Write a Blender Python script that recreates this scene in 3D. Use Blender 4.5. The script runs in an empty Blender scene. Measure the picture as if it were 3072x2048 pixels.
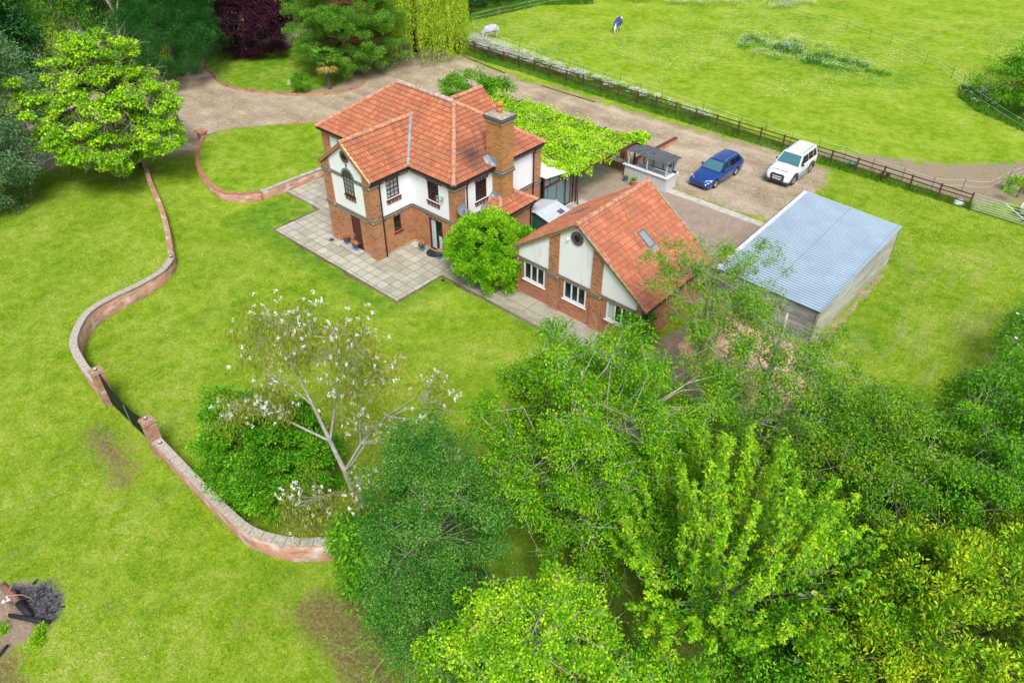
import bpy, bmesh, math, random
import numpy as np
from mathutils import Vector, Matrix
PI=math.pi
random.seed(7); rng=np.random.default_rng(11)
S=bpy.context.scene; COL=S.collection
# ------------------------------------------------------------------ camera
CAMX,CAMY,CAMZ=30.768,-22.704,24.0
PITCH,YAW,F=0.6765862,-0.729358,2264.878
fw=Vector((math.sin(YAW)*math.cos(PITCH),math.cos(YAW)*math.cos(PITCH),-math.sin(PITCH)))
rt=Vector((math.cos(YAW),-math.sin(YAW),0)); up=rt.cross(fw)
cd=bpy.data.cameras.new('camera'); cam=bpy.data.objects.new('camera',cd); COL.objects.link(cam)
cam.matrix_world=Matrix(((rt.x,up.x,-fw.x,CAMX),(rt.y,up.y,-fw.y,CAMY),(rt.z,up.z,-fw.z,CAMZ),(0,0,0,1)))
cd.sensor_width=36; cd.lens=36*F/3072; cd.clip_start=.5; cd.clip_end=800; S.camera=cam
# ------------------------------------------------------------------ light
SUN_EL,SUN_AZ=math.radians(56),math.radians(128)   # azimuth clockwise from +y
W=bpy.data.worlds.new('World'); S.world=W; W.use_nodes=True
wn=W.node_tree; bg=wn.nodes['Background']
sk=wn.nodes.new('ShaderNodeTexSky'); sk.sky_type='NISHITA'; sk.sun_disc=False
sk.sun_elevation=SUN_EL; sk.sun_rotation=SUN_AZ; sk.dust_density=4; sk.ozone_density=1.0
hs=wn.nodes.new('ShaderNodeHueSaturation'); hs.inputs['Saturation'].default_value=.7
wn.links.new(sk.outputs[0],hs.inputs['Color']); wn.links.new(hs.outputs[0],bg.inputs[0]); bg.inputs[1].default_value=.14
sd=bpy.data.lights.new('sun','SUN'); sd.energy=2.2; sd.angle=math.radians(18); sd.color=(1,.975,.94)
so=bpy.data.objects.new('sun',sd); COL.objects.link(so)
dv=Vector((math.sin(SUN_AZ)*math.cos(SUN_EL),math.cos(SUN_AZ)*math.cos(SUN_EL),math.sin(SUN_EL)))
so.rotation_euler=dv.to_track_quat('Z','Y').to_euler(); so.location=(0,0,60)
S.view_settings.view_transform='Standard'; S.view_settings.look='None'; S.view_settings.exposure=0.38
S.view_settings.gamma=1
S.render.engine='CYCLES'
try:
    S.cycles.max_bounces=6; S.cycles.transparent_max_bounces=8
except Exception: pass
# ------------------------------------------------------------------ helpers: objects
def tag(o,label=None,cat=None,group=None,kind=None):
    if label:o['label']=label
    if cat:o['category']=cat
    if group:o['group']=group
    if kind:o['kind']=kind
    return o
def empty(name,loc,label,cat,group=None,rz=0):
    o=bpy.data.objects.new(name,None); COL.objects.link(o); o.location=loc; o.rotation_euler=(0,0,rz); o.empty_display_size=.3
    return tag(o,label,cat,group)
def wl(o):
    v=Vector((0,0,0))
    while o: v+=o.location; o=o.parent
    return v
def copy_tree(o,parent=None):
    c=o.copy(); COL.objects.link(c); c.parent=parent
    for ch in [x for x in bpy.data.objects if x.parent==o]: copy_tree(ch,c)
    return c
def link(name,me,parent=None):
    o=bpy.data.objects.new(name,me); COL.objects.link(o)
    if parent: o.parent=parent
    return o
def npmesh(name,V,Fq,nper,mats,parent=None,uv=None,matidx=None,smooth=False,local=False,attrs=None):
    """V (n,3), Fq flat index array with constant nper per face"""
    V=np.asarray(V,np.float32)
    if parent is not None and not local: V=V-np.array(wl(parent),np.float32)
    me=bpy.data.meshes.new(name); nf=len(Fq)//nper
    me.vertices.add(len(V)); me.vertices.foreach_set('co',V.ravel())
    me.loops.add(len(Fq)); me.loops.foreach_set('vertex_index',np.asarray(Fq,np.int32))
    me.polygons.add(nf); me.polygons.foreach_set('loop_start',np.arange(nf,dtype=np.int32)*nper)
    try: me.polygons.foreach_set('loop_total',np.full(nf,nper,np.int32))
    except Exception: pass
    if smooth: me.polygons.foreach_set('use_smooth',np.ones(nf,bool))
    for m in mats: me.materials.append(m)
    if matidx is not None: me.polygons.foreach_set('material_index',np.asarray(matidx,np.int32))
    if uv is not None:
        l=me.uv_layers.new(name='UVMap'); l.data.foreach_set('uv',np.asarray(uv,np.float32)[np.asarray(Fq)].ravel())
    if attrs:
        for k,a in attrs.items():
            at=me.attributes.new(k,'FLOAT','POINT'); at.data.foreach_set('value',np.asarray(a,np.float32))
    me.update(calc_edges=True); me.validate()
    return link(name,me,parent)
class MB:
    def __init__(s): s.v=[];s.f=[];s.m=[];s.uv=[]
    def face(s,pts,m=0,uv=None):
        b=len(s.v); s.v+= [tuple(p) for p in pts]; s.f.append(list(range(b,b+len(pts)))); s.m.append(m); s.uv.append(uv)
    def poly(s,vs,fs,m=0):
        b=len(s.v); s.v+=[tuple(p) for p in vs]
        for f in fs: s.f.append([b+i for i in f]); s.m.append(m); s.uv.append(None)
    def box(s,x0,x1,y0,y1,z0,z1,m=0):
        s.poly([(x0,y0,z0),(x1,y0,z0),(x1,y1,z0),(x0,y1,z0),(x0,y0,z1),(x1,y0,z1),(x1,y1,z1),(x0,y1,z1)],
               [(0,3,2,1),(4,5,6,7),(0,1,5,4),(1,2,6,5),(2,3,7,6),(3,0,4,7)],m)
    def obox(s,o,u,n,a0,a1,b0,b1,z0,z1,m=0):
        """box in frame: o origin, u horizontal dir, n outward dir; a along u, b along n"""
        P=lambda a,b,z:(o[0]+u[0]*a+n[0]*b,o[1]+u[1]*a+n[1]*b,o[2]+z)
        s.poly([P(a0,b0,z0),P(a1,b0,z0),P(a1,b1,z0),P(a0,b1,z0),P(a0,b0,z1),P(a1,b0,z1),P(a1,b1,z1),P(a0,b1,z1)],
               [(0,3,2,1),(4,5,6,7),(0,1,5,4),(1,2,6,5),(2,3,7,6),(3,0,4,7)],m)
    def bar(s,p,q,w,h,m=0):
        p=Vector(p);q=Vector(q);d=(q-p).normalized(); a=d.cross(Vector((0,0,1)))
        if a.length<1e-3:a=Vector((1,0,0))
        a.normalize(); b=a.cross(d).normalized(); vs=[]
        for c in (p,q):
            for i,j in((-1,-1),(1,-1),(1,1),(-1,1)): vs.append(c+a*i*w/2+b*j*h/2)
        s.poly(vs,[(0,1,2,3),(7,6,5,4),(0,4,5,1),(1,5,6,2),(2,6,7,3),(3,7,4,0)],m)
    def tube(s,pts,rs,n=6,m=0,cap=True):
        pts=[Vector(p) for p in pts]; 
        if not hasattr(rs,'__len__'): rs=[rs]*len(pts)
        b=len(s.v); ref=Vector((.31,.12,.94))
        for i,p in enumerate(pts):
            d=(pts[min(i+1,len(pts)-1)]-pts[max(i-1,0)]); d=d.normalized() if d.length>1e-9 else Vector((0,0,1))
            a=d.cross(ref); 
            if a.length<.05:a=d.cross(Vector((1,0,0)))
            a.normalize(); c=d.cross(a)
            for k in range(n):
                t=2*PI*k/n; s.v.append(tuple(p+(a*math.cos(t)+c*math.sin(t))*rs[i]))
        for i in range(len(pts)-1):
            for k in range(n):
                s.f.append([b+i*n+k,b+i*n+(k+1)%n,b+(i+1)*n+(k+1)%n,b+(i+1)*n+k]); s.m.append(m); s.uv.append(None)
        if cap:
            s.f.append([b+k for k in range(n)][::-1]); s.m.append(m); s.uv.append(None)
            s.f.append([b+(len(pts)-1)*n+k for k in range(n)]); s.m.append(m); s.uv.append(None)
    def lathe(s,c,prof,n=16,m=0,axis='z'):
        b=len(s.v)
        for r,z in prof:
            for k in range(n):
                t=2*PI*k/n
                if axis=='z': s.v.append((c[0]+r*math.cos(t),c[1]+r*math.sin(t),c[2]+z))
                elif axis=='x': s.v.append((c[0]+z,c[1]+r*math.cos(t),c[2]+r*math.sin(t)))
                else: s.v.append((c[0]+r*math.cos(t),c[1]+z,c[2]+r*math.sin(t)))
        for i in range(len(prof)-1):
            for k in range(n):
                s.f.append([b+i*n+k,b+i*n+(k+1)%n,b+(i+1)*n+(k+1)%n,b+(i+1)*n+k]); s.m.append(m); s.uv.append(None)
        s.f.append([b+k for k in range(n)][::-1]); s.m.append(m); s.uv.append(None)
        s.f.append([b+(len(prof)-1)*n+k for k in range(n)]); s.m.append(m); s.uv.append(None)
    def prism(s,poly,z0,z1,m=0):
        n=len(poly); s.poly([(x,y,z0) for x,y in poly]+[(x,y,z1) for x,y in poly],
          [tuple(range(n))[::-1],tuple(range(n,2*n))]+[(i,(i+1)%n,n+(i+1)%n,n+i) for i in range(n)],m)
    def build(s,name,mats,parent=None,local=False,smooth=False,bevel=0):
        if not isinstance(mats,(list,tuple)): mats=[mats]
        off=Vector((0,0,0)) if (parent is None or local) else wl(parent)
        me=bpy.data.meshes.new(name); me.from_pydata([(x-off.x,y-off.y,z-off.z) for x,y,z in s.v],[],s.f)
        for mm in mats: me.materials.append(mm)
        l=me.uv_layers.new(name='UVMap'); V=s.v
        for i,p in enumerate(me.polygons):
            p.material_index=min(s.m[i],len(mats)-1); p.use_smooth=smooth
            u=s.uv[i]
            if u:
                for k,li in enumerate(p.loop_indices): l.data[li].uv=u[k]
            else:
                nx,ny,nz=[abs(c) for c in p.normal]
                for li in p.loop_indices:
                    x,y,z=V[me.loops[li].vertex_index]
                    l.data[li].uv=(x,y) if nz>.75 else ((y,z) if nx>ny else (x,z))
        me.update(); o=link(name,me,parent)
        if bevel:
            b=o.modifiers.new('bevel','BEVEL'); b.width=bevel; b.segments=2; b.limit_method='ANGLE'
        return o
def hsh(i,j,seed):
    n=np.sin(i*127.1+j*311.7+seed*74.7)*43758.5453; return n-np.floor(n)
def vnoise(x,y,sc,seed=0):
    x=np.asarray(x)/sc;y=np.asarray(y)/sc;i=np.floor(x);j=np.floor(y);fx=x-i;fy=y-j
    fx=fx*fx*(3-2*fx);fy=fy*fy*(3-2*fy)
    return (hsh(i,j,seed)*(1-fx)+hsh(i+1,j,seed)*fx)*(1-fy)+(hsh(i,j+1,seed)*(1-fx)+hsh(i+1,j+1,seed)*fx)*fy
def sdist(x,y,poly):
    """signed distance, inside positive"""
    x=np.asarray(x,float);y=np.asarray(y,float);d=np.full(x.shape,1e9);ins=np.zeros(x.shape,bool);n=len(poly)
    for k in range(n):
        ax,ay=poly[k];bx,by=poly[(k+1)%n];ex,ey=bx-ax,by-ay
        t=np.clip(((x-ax)*ex+(y-ay)*ey)/(ex*ex+ey*ey+1e-12),0,1)
        d=np.minimum(d,np.hypot(x-ax-t*ex,y-ay-t*ey))
        c=((ay>y)!=(by>y)); 
        with np.errstate(divide='ignore',invalid='ignore'): xi=(bx-ax)*(y-ay)/((by-ay) if by!=ay else 1e-12)+ax
        ins^=(c&(x<xi))
    return np.where(ins,d,-d)
def smooth_path(pts,step=.25,closed=False):
    P=[Vector((p[0],p[1],p[2] if len(p)>2 else 0)) for p in pts]; out=[];n=len(P)
    rngk=range(n if closed else n-1)
    for i in rngk:
        if closed: a,b,c,d=P[(i-1)%n],P[i],P[(i+1)%n],P[(i+2)%n]
        else: a,b,c,d=P[max(i-1,0)],P[i],P[i+1],P[min(i+2,n-1)]
        k=max(2,int((c-b).length/step))
        for j in range(k):
            t=j/k; out.append(.5*((2*b)+(c-a)*t+(2*a-5*b+4*c-d)*t*t+(3*b-a-3*c+d)*t**3))
    if not closed: out.append(P[-1])
    return out
# ------------------------------------------------------------------ helpers: materials
def newmat(name):
    m=bpy.data.materials.new(name); m.use_nodes=True; nt=m.node_tree; p=nt.nodes['Principled BSDF']; return m,nt,p
def ND(nt,t,props=None,**inp):
    n=nt.nodes.new(t)
    for k,v in (props or {}).items(): setattr(n,k,v)
    for k,v in inp.items():
        key=k.replace('_',' ')
        s=n.inputs[int(k[1:])] if (k[0]=='i' and k[1:].isdigit()) else n.inputs[key]
        if isinstance(v,bpy.types.NodeSocket): nt.links.new(v,s)
        else: s.default_value=v
    return n
def c4(c): return (c[0],c[1],c[2],1)
def ramp(nt,fac,stops,interp='LINEAR'):
    r=nt.nodes.new('ShaderNodeValToRGB'); r.color_ramp.interpolation=interp; e=r.color_ramp.elements
    while len(e)<len(stops): e.new(.5)
    for k,(p,c) in enumerate(stops): e[k].position=p; e[k].color=c4(c) if hasattr(c,'__len__') else (c,c,c,1)
    nt.links.new(fac,r.inputs[0]); return r.outputs[0]
def mix(nt,f,a,b,mode='MIX'):
    n=ND(nt,'ShaderNodeMix',{'data_type':'RGBA','blend_type':mode})
    for s,v in ((n.inputs[0],f),(n.inputs[6],a),(n.inputs[7],b)):
        if isinstance(v,bpy.types.NodeSocket): nt.links.new(v,s)
        else: s.default_value=v if not hasattr(v,'__len__') else c4(v)
    return n.outputs[2]
def math_(nt,op,a,b=0,c=0):
    n=ND(nt,'ShaderNodeMath',{'operation':op})
    for s,v in zip(n.inputs,(a,b,c)):
        if isinstance(v,bpy.types.NodeSocket): nt.links.new(v,s)
        else: s.default_value=v
    return n.outputs[0]
def coord(nt,kind='Object',scale=(1,1,1),rot=(0,0,0)):
    t=nt.nodes.new('ShaderNodeTexCoord'); mp=ND(nt,'ShaderNodeMapping'); nt.links.new(t.outputs[kind],mp.inputs[0])
    mp.inputs['Scale'].default_value=scale; mp.inputs['Rotation'].default_value=rot; return mp.outputs[0]
def noise(nt,vec,scale,detail=4,rough=.55):
    n=ND(nt,'ShaderNodeTexNoise',Vector=vec,Scale=scale,Detail=detail,Roughness=rough); return n.outputs[0]
def bump(nt,p,h,st=.3,dist=.02):
    b=ND(nt,'ShaderNodeBump',Height=h,Strength=st,Distance=dist); nt.links.new(b.outputs[0],p.inputs['Normal'])
def plain(name,c,rough=.6,metal=0,spec=.5,var=.12,sc=3,coat=0):
    m,nt,p=newmat(name); v=coord(nt); n=noise(nt,v,sc,5)
    d=tuple(x*(1-var) for x in c); l=tuple(min(1,x*(1+var)) for x in c)
    nt.links.new(ramp(nt,n,[(.3,d),(.7,l)]),p.inputs['Base Color'])
    p.inputs['Roughness'].default_value=rough; p.inputs['Metallic'].default_value=metal; p.inputs['Specular IOR Level'].default_value=spec
    p.inputs['Coat Weight'].default_value=coat
    return m
def brickmat(name,c1,c2,mortar,bw=.225,bh=.075,ms=.012,dark=(.06,.035,.03),dk=.12,stain=None):
    m,nt,p=newmat(name); v=coord(nt,'UV')
    b=ND(nt,'ShaderNodeTexBrick',{'offset':.5},Vector=v,Color1=c4(c1),Color2=c4(c2),Mortar=c4(mortar),Scale=1.0,Bias=0.0)
    b.inputs['Mortar Size'].default_value=ms; b.inputs['Brick Width'].default_value=bw; b.inputs['Row Height'].default_value=bh
    b.inputs['Mortar Smooth'].default_value=.2
    # sparse burnt bricks
    s=ND(nt,'ShaderNodeSeparateXYZ',Vector=v)
    row=math_(nt,'FLOOR',math_(nt,'DIVIDE',s.outputs[1],bh)); sh=math_(nt,'MULTIPLY',math_(nt,'MODULO',row,2.0),bw*.5)
    colu=math_(nt,'FLOOR',math_(nt,'DIVIDE',math_(nt,'ADD',s.outputs[0],sh),bw))
    cv=ND(nt,'ShaderNodeCombineXYZ',X=colu,Y=row); wn_=ND(nt,'ShaderNodeTexWhiteNoise',{'noise_dimensions':'2D'},Vector=cv.outputs[0])
    dm=math_(nt,'MULTIPLY',math_(nt,'GREATER_THAN',wn_.outputs[0],1-dk),math_(nt,'SUBTRACT',1.0,b.outputs[1]))
    c=mix(nt,dm,b.outputs[0],dark)
    big=noise(nt,v,.7,4); c=mix(nt,.55,c,ramp(nt,big,[(.3,(.62,.6,.6)),(.7,(1.15,1.1,1.05))]),'MULTIPLY')
    fine=noise(nt,v,22,3); c=mix(nt,.35,c,ramp(nt,fine,[(.3,(.7,.7,.7)),(.7,(1.2,1.2,1.2))]),'MULTIPLY')
    if stain:
        sn=noise(nt,coord(nt,'UV',(1,1.4,1)),1.3,5); c=mix(nt,ramp(nt,sn,[(.5,0.0),(.68,.75)]),c,stain)
    nt.links.new(c,p.inputs['Base Color']); p.inputs['Roughness'].default_value=.85
    bump(nt,p,math_(nt,'SUBTRACT',1.0,b.outputs[1]),.4,.01); return m
def leafmat(name,dark,mid,light,tr=.16,rough=.6,nsc=.9,spec=.18):
    m,nt,p=newmat(name); g=nt.nodes.new('ShaderNodeNewGeometry'); v=coord(nt); n=noise(nt,v,nsc,3)
    f=math_(nt,'ADD',math_(nt,'MULTIPLY',g.outputs['Random Per Island'],.42),math_(nt,'MULTIPLY',math_(nt,'SUBTRACT',n,.12),.85))
    c=ramp(nt,f,[(.22,dark),(.5,mid),(.82,light)])
    nt.links.new(c,p.inputs['Base Color']); p.inputs['Roughness'].default_value=rough; p.inputs['Specular IOR Level'].default_value=spec
    t=ND(nt,'ShaderNodeBsdfTranslucent'); nt.links.new(mix(nt,1.0,c,(1.25,1.3,.6),'MULTIPLY'),t.inputs[0])
    ms=ND(nt,'ShaderNodeMixShader',Fac=tr); nt.links.new(p.outputs[0],ms.inputs[1]); nt.links.new(t.outputs[0],ms.inputs[2])
    nt.links.new(ms.outputs[0],nt.nodes['Material Output'].inputs[0]); return m
def attr(nt,name):
    a=nt.nodes.new('ShaderNodeAttribute'); a.attribute_name=name; return a.outputs['Fac']
def lawnmat(name,paddock=False,base=None):
    m,nt,p=newmat(name); v=coord(nt)
    n1=noise(nt,v,.28,5,.65); n2=noise(nt,v,1.5,6,.72); n3=noise(nt,v,7,6,.8); n4=ND(nt,'ShaderNodeMath',{'operation':'MULTIPLY_ADD'}); nt.links.new(noise(nt,v,15,5,.85),n4.inputs[0]); n4.inputs[1].default_value=1.7; n4.inputs[2].default_value=-.35; n4=n4.outputs[0]
    f=math_(nt,'ADD',math_(nt,'MULTIPLY',n1,.42),math_(nt,'ADD',math_(nt,'MULTIPLY',n2,.50),math_(nt,'MULTIPLY',n3,.62)))
    st=base or [(.56,(.055,.18,.003)),(.67,(.125,.265,.006)),(.76,(.215,.35,.012)),(.85,(.31,.42,.045)),(.95,(.46,.46,.16))]
    c=ramp(nt,f,st)
    c=mix(nt,.75,c,ramp(nt,n4,[(.25,(.5,.56,.4)),(.75,(1.5,1.42,1.5))]),'MULTIPLY')
    sv=coord(nt,'Object',(1.0,.14,1),(0,0,.12)); ns=noise(nt,sv,1.5,5,.7)
    wear=math_(nt,'MULTIPLY',ramp(nt,ns,[(.50,0.0),(.72,1.0)]),attr(nt,'wear'))
    c=mix(nt,wear,c,(.36,.37,.13))
    lush_shade=attr(nt,'lush_shade'); c=mix(nt,math_(nt,'MULTIPLY',lush_shade,ramp(nt,n2,[(.3,1.0),(.75,.15)])),c,(.05,.19,.006))  # darker green for lush growth and for shade painted under trees
    dn=math_(nt,'ADD',attr(nt,'dirt'),math_(nt,'MULTIPLY',math_(nt,'SUBTRACT',n3,.5),1.1))
    dn=math_(nt,'ADD',dn,math_(nt,'MULTIPLY',math_(nt,'SUBTRACT',n2,.5),.9))
    dcol=ramp(nt,noise(nt,v,10,6,.85),[(.3,(.16,.11,.08)),(.55,(.36,.28,.21)),(.75,(.52,.45,.36))])
    c=mix(nt,ramp(nt,dn,[(.48,0.0),(.66,1.0)]),c,dcol)
    an=math_(nt,'ADD',attr(nt,'ash'),math_(nt,'MULTIPLY',math_(nt,'SUBTRACT',n2,.5),1.5))
    acol=ramp(nt,noise(nt,v,11,6,.8),[(.35,(.02,.02,.023)),(.5,(.07,.07,.078)),(.68,(.30,.30,.32))])
    c=mix(nt,ramp(nt,an,[(.42,0.0),(.72,1.0)]),c,acol)
    br=math_(nt,'ADD',attr(nt,'brown'),math_(nt,'MULTIPLY',math_(nt,'SUBTRACT',n2,.5),1.0))
    c=mix(nt,ramp(nt,br,[(.4,0.0),(.75,.85)]),c,ramp(nt,n3,[(.3,(.06,.04,.02)),(.5,(.20,.14,.06)),(.65,(.34,.26,.14)),(.8,(.30,.30,.08))]))
    nt.links.new(c,p.inputs['Base Color']); p.inputs['Roughness'].default_value=.9; p.inputs['Specular IOR Level'].default_value=.15
    bump(nt,p,math_(nt,'ADD',n3,n4),.7,.05); return m
def gravelmat(name,cols,moss=True):
    m,nt,p=newmat(name); v=coord(nt)
    vo=ND(nt,'ShaderNodeTexVoronoi',Vector=v,Scale=22.0); n=noise(nt,v,.5,5,.6); n3=ND(nt,'ShaderNodeMath',{'operation':'MULTIPLY_ADD'}); nt.links.new(noise(nt,v,13,5,.85),n3.inputs[0]); n3.inputs[1].default_value=2.0; n3.inputs[2].default_value=-.5; n3=n3.outputs[0]; n5=noise(nt,v,4,5,.75)
    f=math_(nt,'ADD',math_(nt,'MULTIPLY',n3,.7),math_(nt,'MULTIPLY',math_(nt,'SUBTRACT',n,.5),.5))
    f=math_(nt,'ADD',f,math_(nt,'MULTIPLY',math_(nt,'SUBTRACT',n5,.35),.45))
    c=ramp(nt,f,[(.22,cols[0]),(.45,cols[1]),(.62,cols[2]),(.85,cols[3])])
    # wheel tracks: paler, run along x
    tr=noise(nt,coord(nt,'Object',(.12,.7,1)),.8,4); c=mix(nt,ramp(nt,tr,[(.42,0.0),(.75,.38)]),c,cols[3])
    if moss:
        e=math_(nt,'ADD',attr(nt,'edge'),math_(nt,'MULTIPLY',math_(nt,'SUBTRACT',noise(nt,v,.9,5,.65),.5),3.4))
        c=mix(nt,ramp(nt,e,[(.0,.7),(.8,0.0)]),c,ramp(nt,n3,[(.3,(.14,.15,.02)),(.7,(.34,.33,.08))]))
    nt.links.new(c,p.inputs['Base Color']); p.inputs['Roughness'].default_value=.9; p.inputs['Specular IOR Level'].default_value=.2
    bump(nt,p,n3,.8,.03); return m
def tilemat(name,c0,c1,c2,grime=.5,soot=None):
    m,nt,p=newmat(name); v=coord(nt,'UV'); s=ND(nt,'ShaderNodeSeparateXYZ',Vector=v)
    row=math_(nt,'FLOOR',math_(nt,'DIVIDE',s.outputs[1],.3)); colu=math_(nt,'FLOOR',math_(nt,'DIVIDE',s.outputs[0],.17))
    cv=ND(nt,'ShaderNodeCombineXYZ',X=colu,Y=row); w=ND(nt,'ShaderNodeTexWhiteNoise',{'noise_dimensions':'2D'},Vector=cv.outputs[0])
    c=ramp(nt,w.outputs[0],[(.0,c0),(.5,c1),(1.0,c2)])
    n=noise(nt,coord(nt,'UV',(1,.45,1)),1.1,5,.6); c=mix(nt,ramp(nt,n,[(.38,grime),(.62,0.0)]),c,(.20,.10,.075))
    n2=noise(nt,v,26,3,.7); c=mix(nt,.4,c,ramp(nt,n2,[(.3,(.68,.66,.66)),(.7,(1.25,1.2,1.2))]),'MULTIPLY')
    li=noise(nt,v,7,5,.8); c=mix(nt,ramp(nt,li,[(.60,0.0),(.68,.75)]),c,(.44,.36,.28)); st2=noise(nt,coord(nt,'UV',(1.6,.22,1)),1.6,5,.7); c=mix(nt,ramp(nt,st2,[(.54,0.0),(.70,.55)]),c,(.26,.15,.12)); dk2=noise(nt,v,11,4,.8); c=mix(nt,ramp(nt,dk2,[(.65,0.0),(.70,.8)]),c,(.10,.05,.04))
    # dark joint under each course
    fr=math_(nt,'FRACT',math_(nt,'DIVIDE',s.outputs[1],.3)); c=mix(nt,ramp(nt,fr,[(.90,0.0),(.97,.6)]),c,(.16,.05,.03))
    fs=math_(nt,'FRACT',math_(nt,'DIVIDE',s.outputs[0],.175)); c=mix(nt,ramp(nt,fs,[(.55,0.0),(.70,.40),(.86,.40),(.99,0.0)]),c,(.20,.075,.045))  # rib troughs painted darker, shade in the colour so the rolls read
    if soot:
        o=coord(nt); d=ND(nt,'ShaderNodeVectorMath',{'operation':'DISTANCE'}); nt.links.new(o,d.inputs[0]); d.inputs[1].default_value=soot
        dd=math_(nt,'ADD',d.outputs['Value'],math_(nt,'MULTIPLY',noise(nt,o,1.2,4),1.1)); c=mix(nt,ramp(nt,dd,[(.75,.7),(1.0,.0)] if False else [(.0,.75),(1.0,0.0)]) if False else ramp(nt,math_(nt,'DIVIDE',dd,2.6),[(.25,.8),(.8,0.0)]),c,(.05,.035,.04))
    nt.links.new(c,p.inputs['Base Color']); p.inputs['Roughness'].default_value=.8; p.inputs['Specular IOR Level'].default_value=.25; return m
M={}
M['brick']=brickmat('orange brick',(.44,.155,.06),(.54,.22,.09),(.46,.33,.21),ms=.010,dark=(.20,.085,.05),dk=.13)
M['brickred']=brickmat('red brick',(.42,.12,.06),(.50,.17,.085),(.48,.30,.2),dark=(.2,.06,.04),dk=.10)
M['brickgar']=brickmat('garden wall brick',(.40,.16,.09),(.50,.23,.13),(.48,.36,.26),dark=(.2,.1,.07),dk=.12,stain=(.60,.55,.52))
M['brickold']=brickmat('mossy brick',(.36,.15,.07),(.46,.22,.10),(.34,.27,.17),dark=(.12,.08,.05),dk=.2,stain=(.17,.15,.08))
M['brickchim']=brickmat('chimney brick',(.47,.19,.045),(.57,.27,.07),(.44,.30,.14),ms=.009,dark=(.26,.12,.05),dk=.12,stain=(.30,.17,.06))
M['cream']=plain('cream band',(.55,.44,.24),.8,var=.25,sc=6)
M['darkbrick']=plain('blue brick',(.10,.105,.125),.7,var=.4,sc=14)
def render_mat(name,c,dirty):
    m,nt,p=newmat(name); v=coord(nt); n=noise(nt,v,1.1,6,.6); c_=ramp(nt,n,[(.3,tuple(x*.94 for x in c)),(.7,c)])
    st=noise(nt,coord(nt,'Object',(1.2,1.2,.25)),1.6,5,.65); c_=mix(nt,ramp(nt,st,[(.56,0.0),(.78,dirty)]),c_,(.42,.42,.38))
    nt.links.new(c_,p.inputs['Base Color']); p.inputs['Roughness'].default_value=.85; return m
M['render']=render_mat('white render',(.88,.91,.94),.2); M['rendergar']=render_mat('weathered white render',(.88,.90,.92),.5)
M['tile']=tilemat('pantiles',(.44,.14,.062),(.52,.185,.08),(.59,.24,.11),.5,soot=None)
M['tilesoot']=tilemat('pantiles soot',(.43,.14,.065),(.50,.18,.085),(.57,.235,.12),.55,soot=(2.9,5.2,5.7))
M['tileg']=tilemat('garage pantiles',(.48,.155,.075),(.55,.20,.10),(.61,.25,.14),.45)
M['ridge']=plain('ridge tile clay',(.48,.23,.14),.85,var=.4,sc=5); M['ridgeold']=plain('lichened ridge clay',(.42,.33,.27),.9,var=.45,sc=7)
M['lead']=plain('lead flashing',(.30,.35,.39),.5,.3,var=.25); M['wood']=plain('dark red brown timber',(.085,.018,.014),.45,var=.3,sc=9)
M['fascia']=plain('brown fascia',(.13,.05,.03),.6,var=.3); M['verge']=plain('timber verge',(.36,.17,.09),.7,var=.35,sc=8)
M['black']=plain('black plastic',(.012,.012,.014),.4); M['white']=plain('white plastic',(.82,.83,.85),.35,var=.04)
M['iron']=plain('black iron',(.008,.009,.012),.45); M['steel']=plain('galvanised steel',(.55,.6,.6),.35,.7,var=.1)
M['stone']=plain('coping stone',(.40,.365,.31),.85,var=.28,sc=9); M['conc']=plain('concrete',(.40,.38,.33),.9,var=.3,sc=3)
M['dark']=plain('dark interior',(.09,.12,.11),.9); M['curtain']=plain('pale curtain',(.78,.84,.84),.9,var=.2,sc=14)
def glassmat(name,tint=(.75,.85,.85),tr=.55):
    m,nt,p=newmat(name); p.inputs['Base Color'].default_value=(.02,.03,.035,1); p.inputs['Roughness'].default_value=.04
    p.inputs['Specular IOR Level'].default_value=.9
    t=ND(nt,'ShaderNodeBsdfTransparent'); t.inputs[0].default_value=c4(tint); ms=ND(nt,'ShaderNodeMixShader',Fac=tr)
    nt.links.new(p.outputs[0],ms.inputs[1]); nt.links.new(t.outputs[0],ms.inputs[2]); nt.links.new(ms.outputs[0],nt.nodes['Material Output'].inputs[0]); return m
M['glass']=glassmat('window glass',(.9,.95,.95),.8); M['glassgreen']=glassmat('greenish glass',(.45,.7,.55),.5)
def slabmat(name,w,h,cols,mortar,off=.0,ms=.022,mossy=.35):
    m,nt,p=newmat(name); v=coord(nt)
    b=ND(nt,'ShaderNodeTexBrick',{'offset':off},Vector=v,Color1=c4(cols[0]),Color2=c4(cols[1]),Mortar=c4(mortar),Scale=1.0)
    b.inputs['Mortar Size'].default_value=ms; b.inputs['Brick Width'].default_value=w; b.inputs['Row Height'].default_value=h; b.inputs['Mortar Smooth'].default_value=.3
    n=noise(nt,v,1.0,5,.65); n2=noise(nt,v,9,5,.75); n3=noise(nt,v,35,3,.7)
    c=mix(nt,.6,b.outputs[0],ramp(nt,n2,[(.28,(.6,.6,.58)),(.72,(1.25,1.25,1.2))]),'MULTIPLY')
    c=mix(nt,.35,c,ramp(nt,n3,[(.3,(.6,.6,.6)),(.7,(1.3,1.3,1.3))]),'MULTIPLY')
    c=mix(nt,ramp(nt,n,[(.48,0.0),(.72,mossy)]),c,(.16,.15,.08))
    nt.links.new(c,p.inputs['Base Color']); p.inputs['Roughness'].default_value=.85; bump(nt,p,b.outputs[1],-.5,.01); return m
M['slab']=slabmat('patio slabs',.6,.6,[(.36,.34,.28),(.52,.50,.43)],(.19,.17,.11),ms=.022,mossy=.5)
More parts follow.
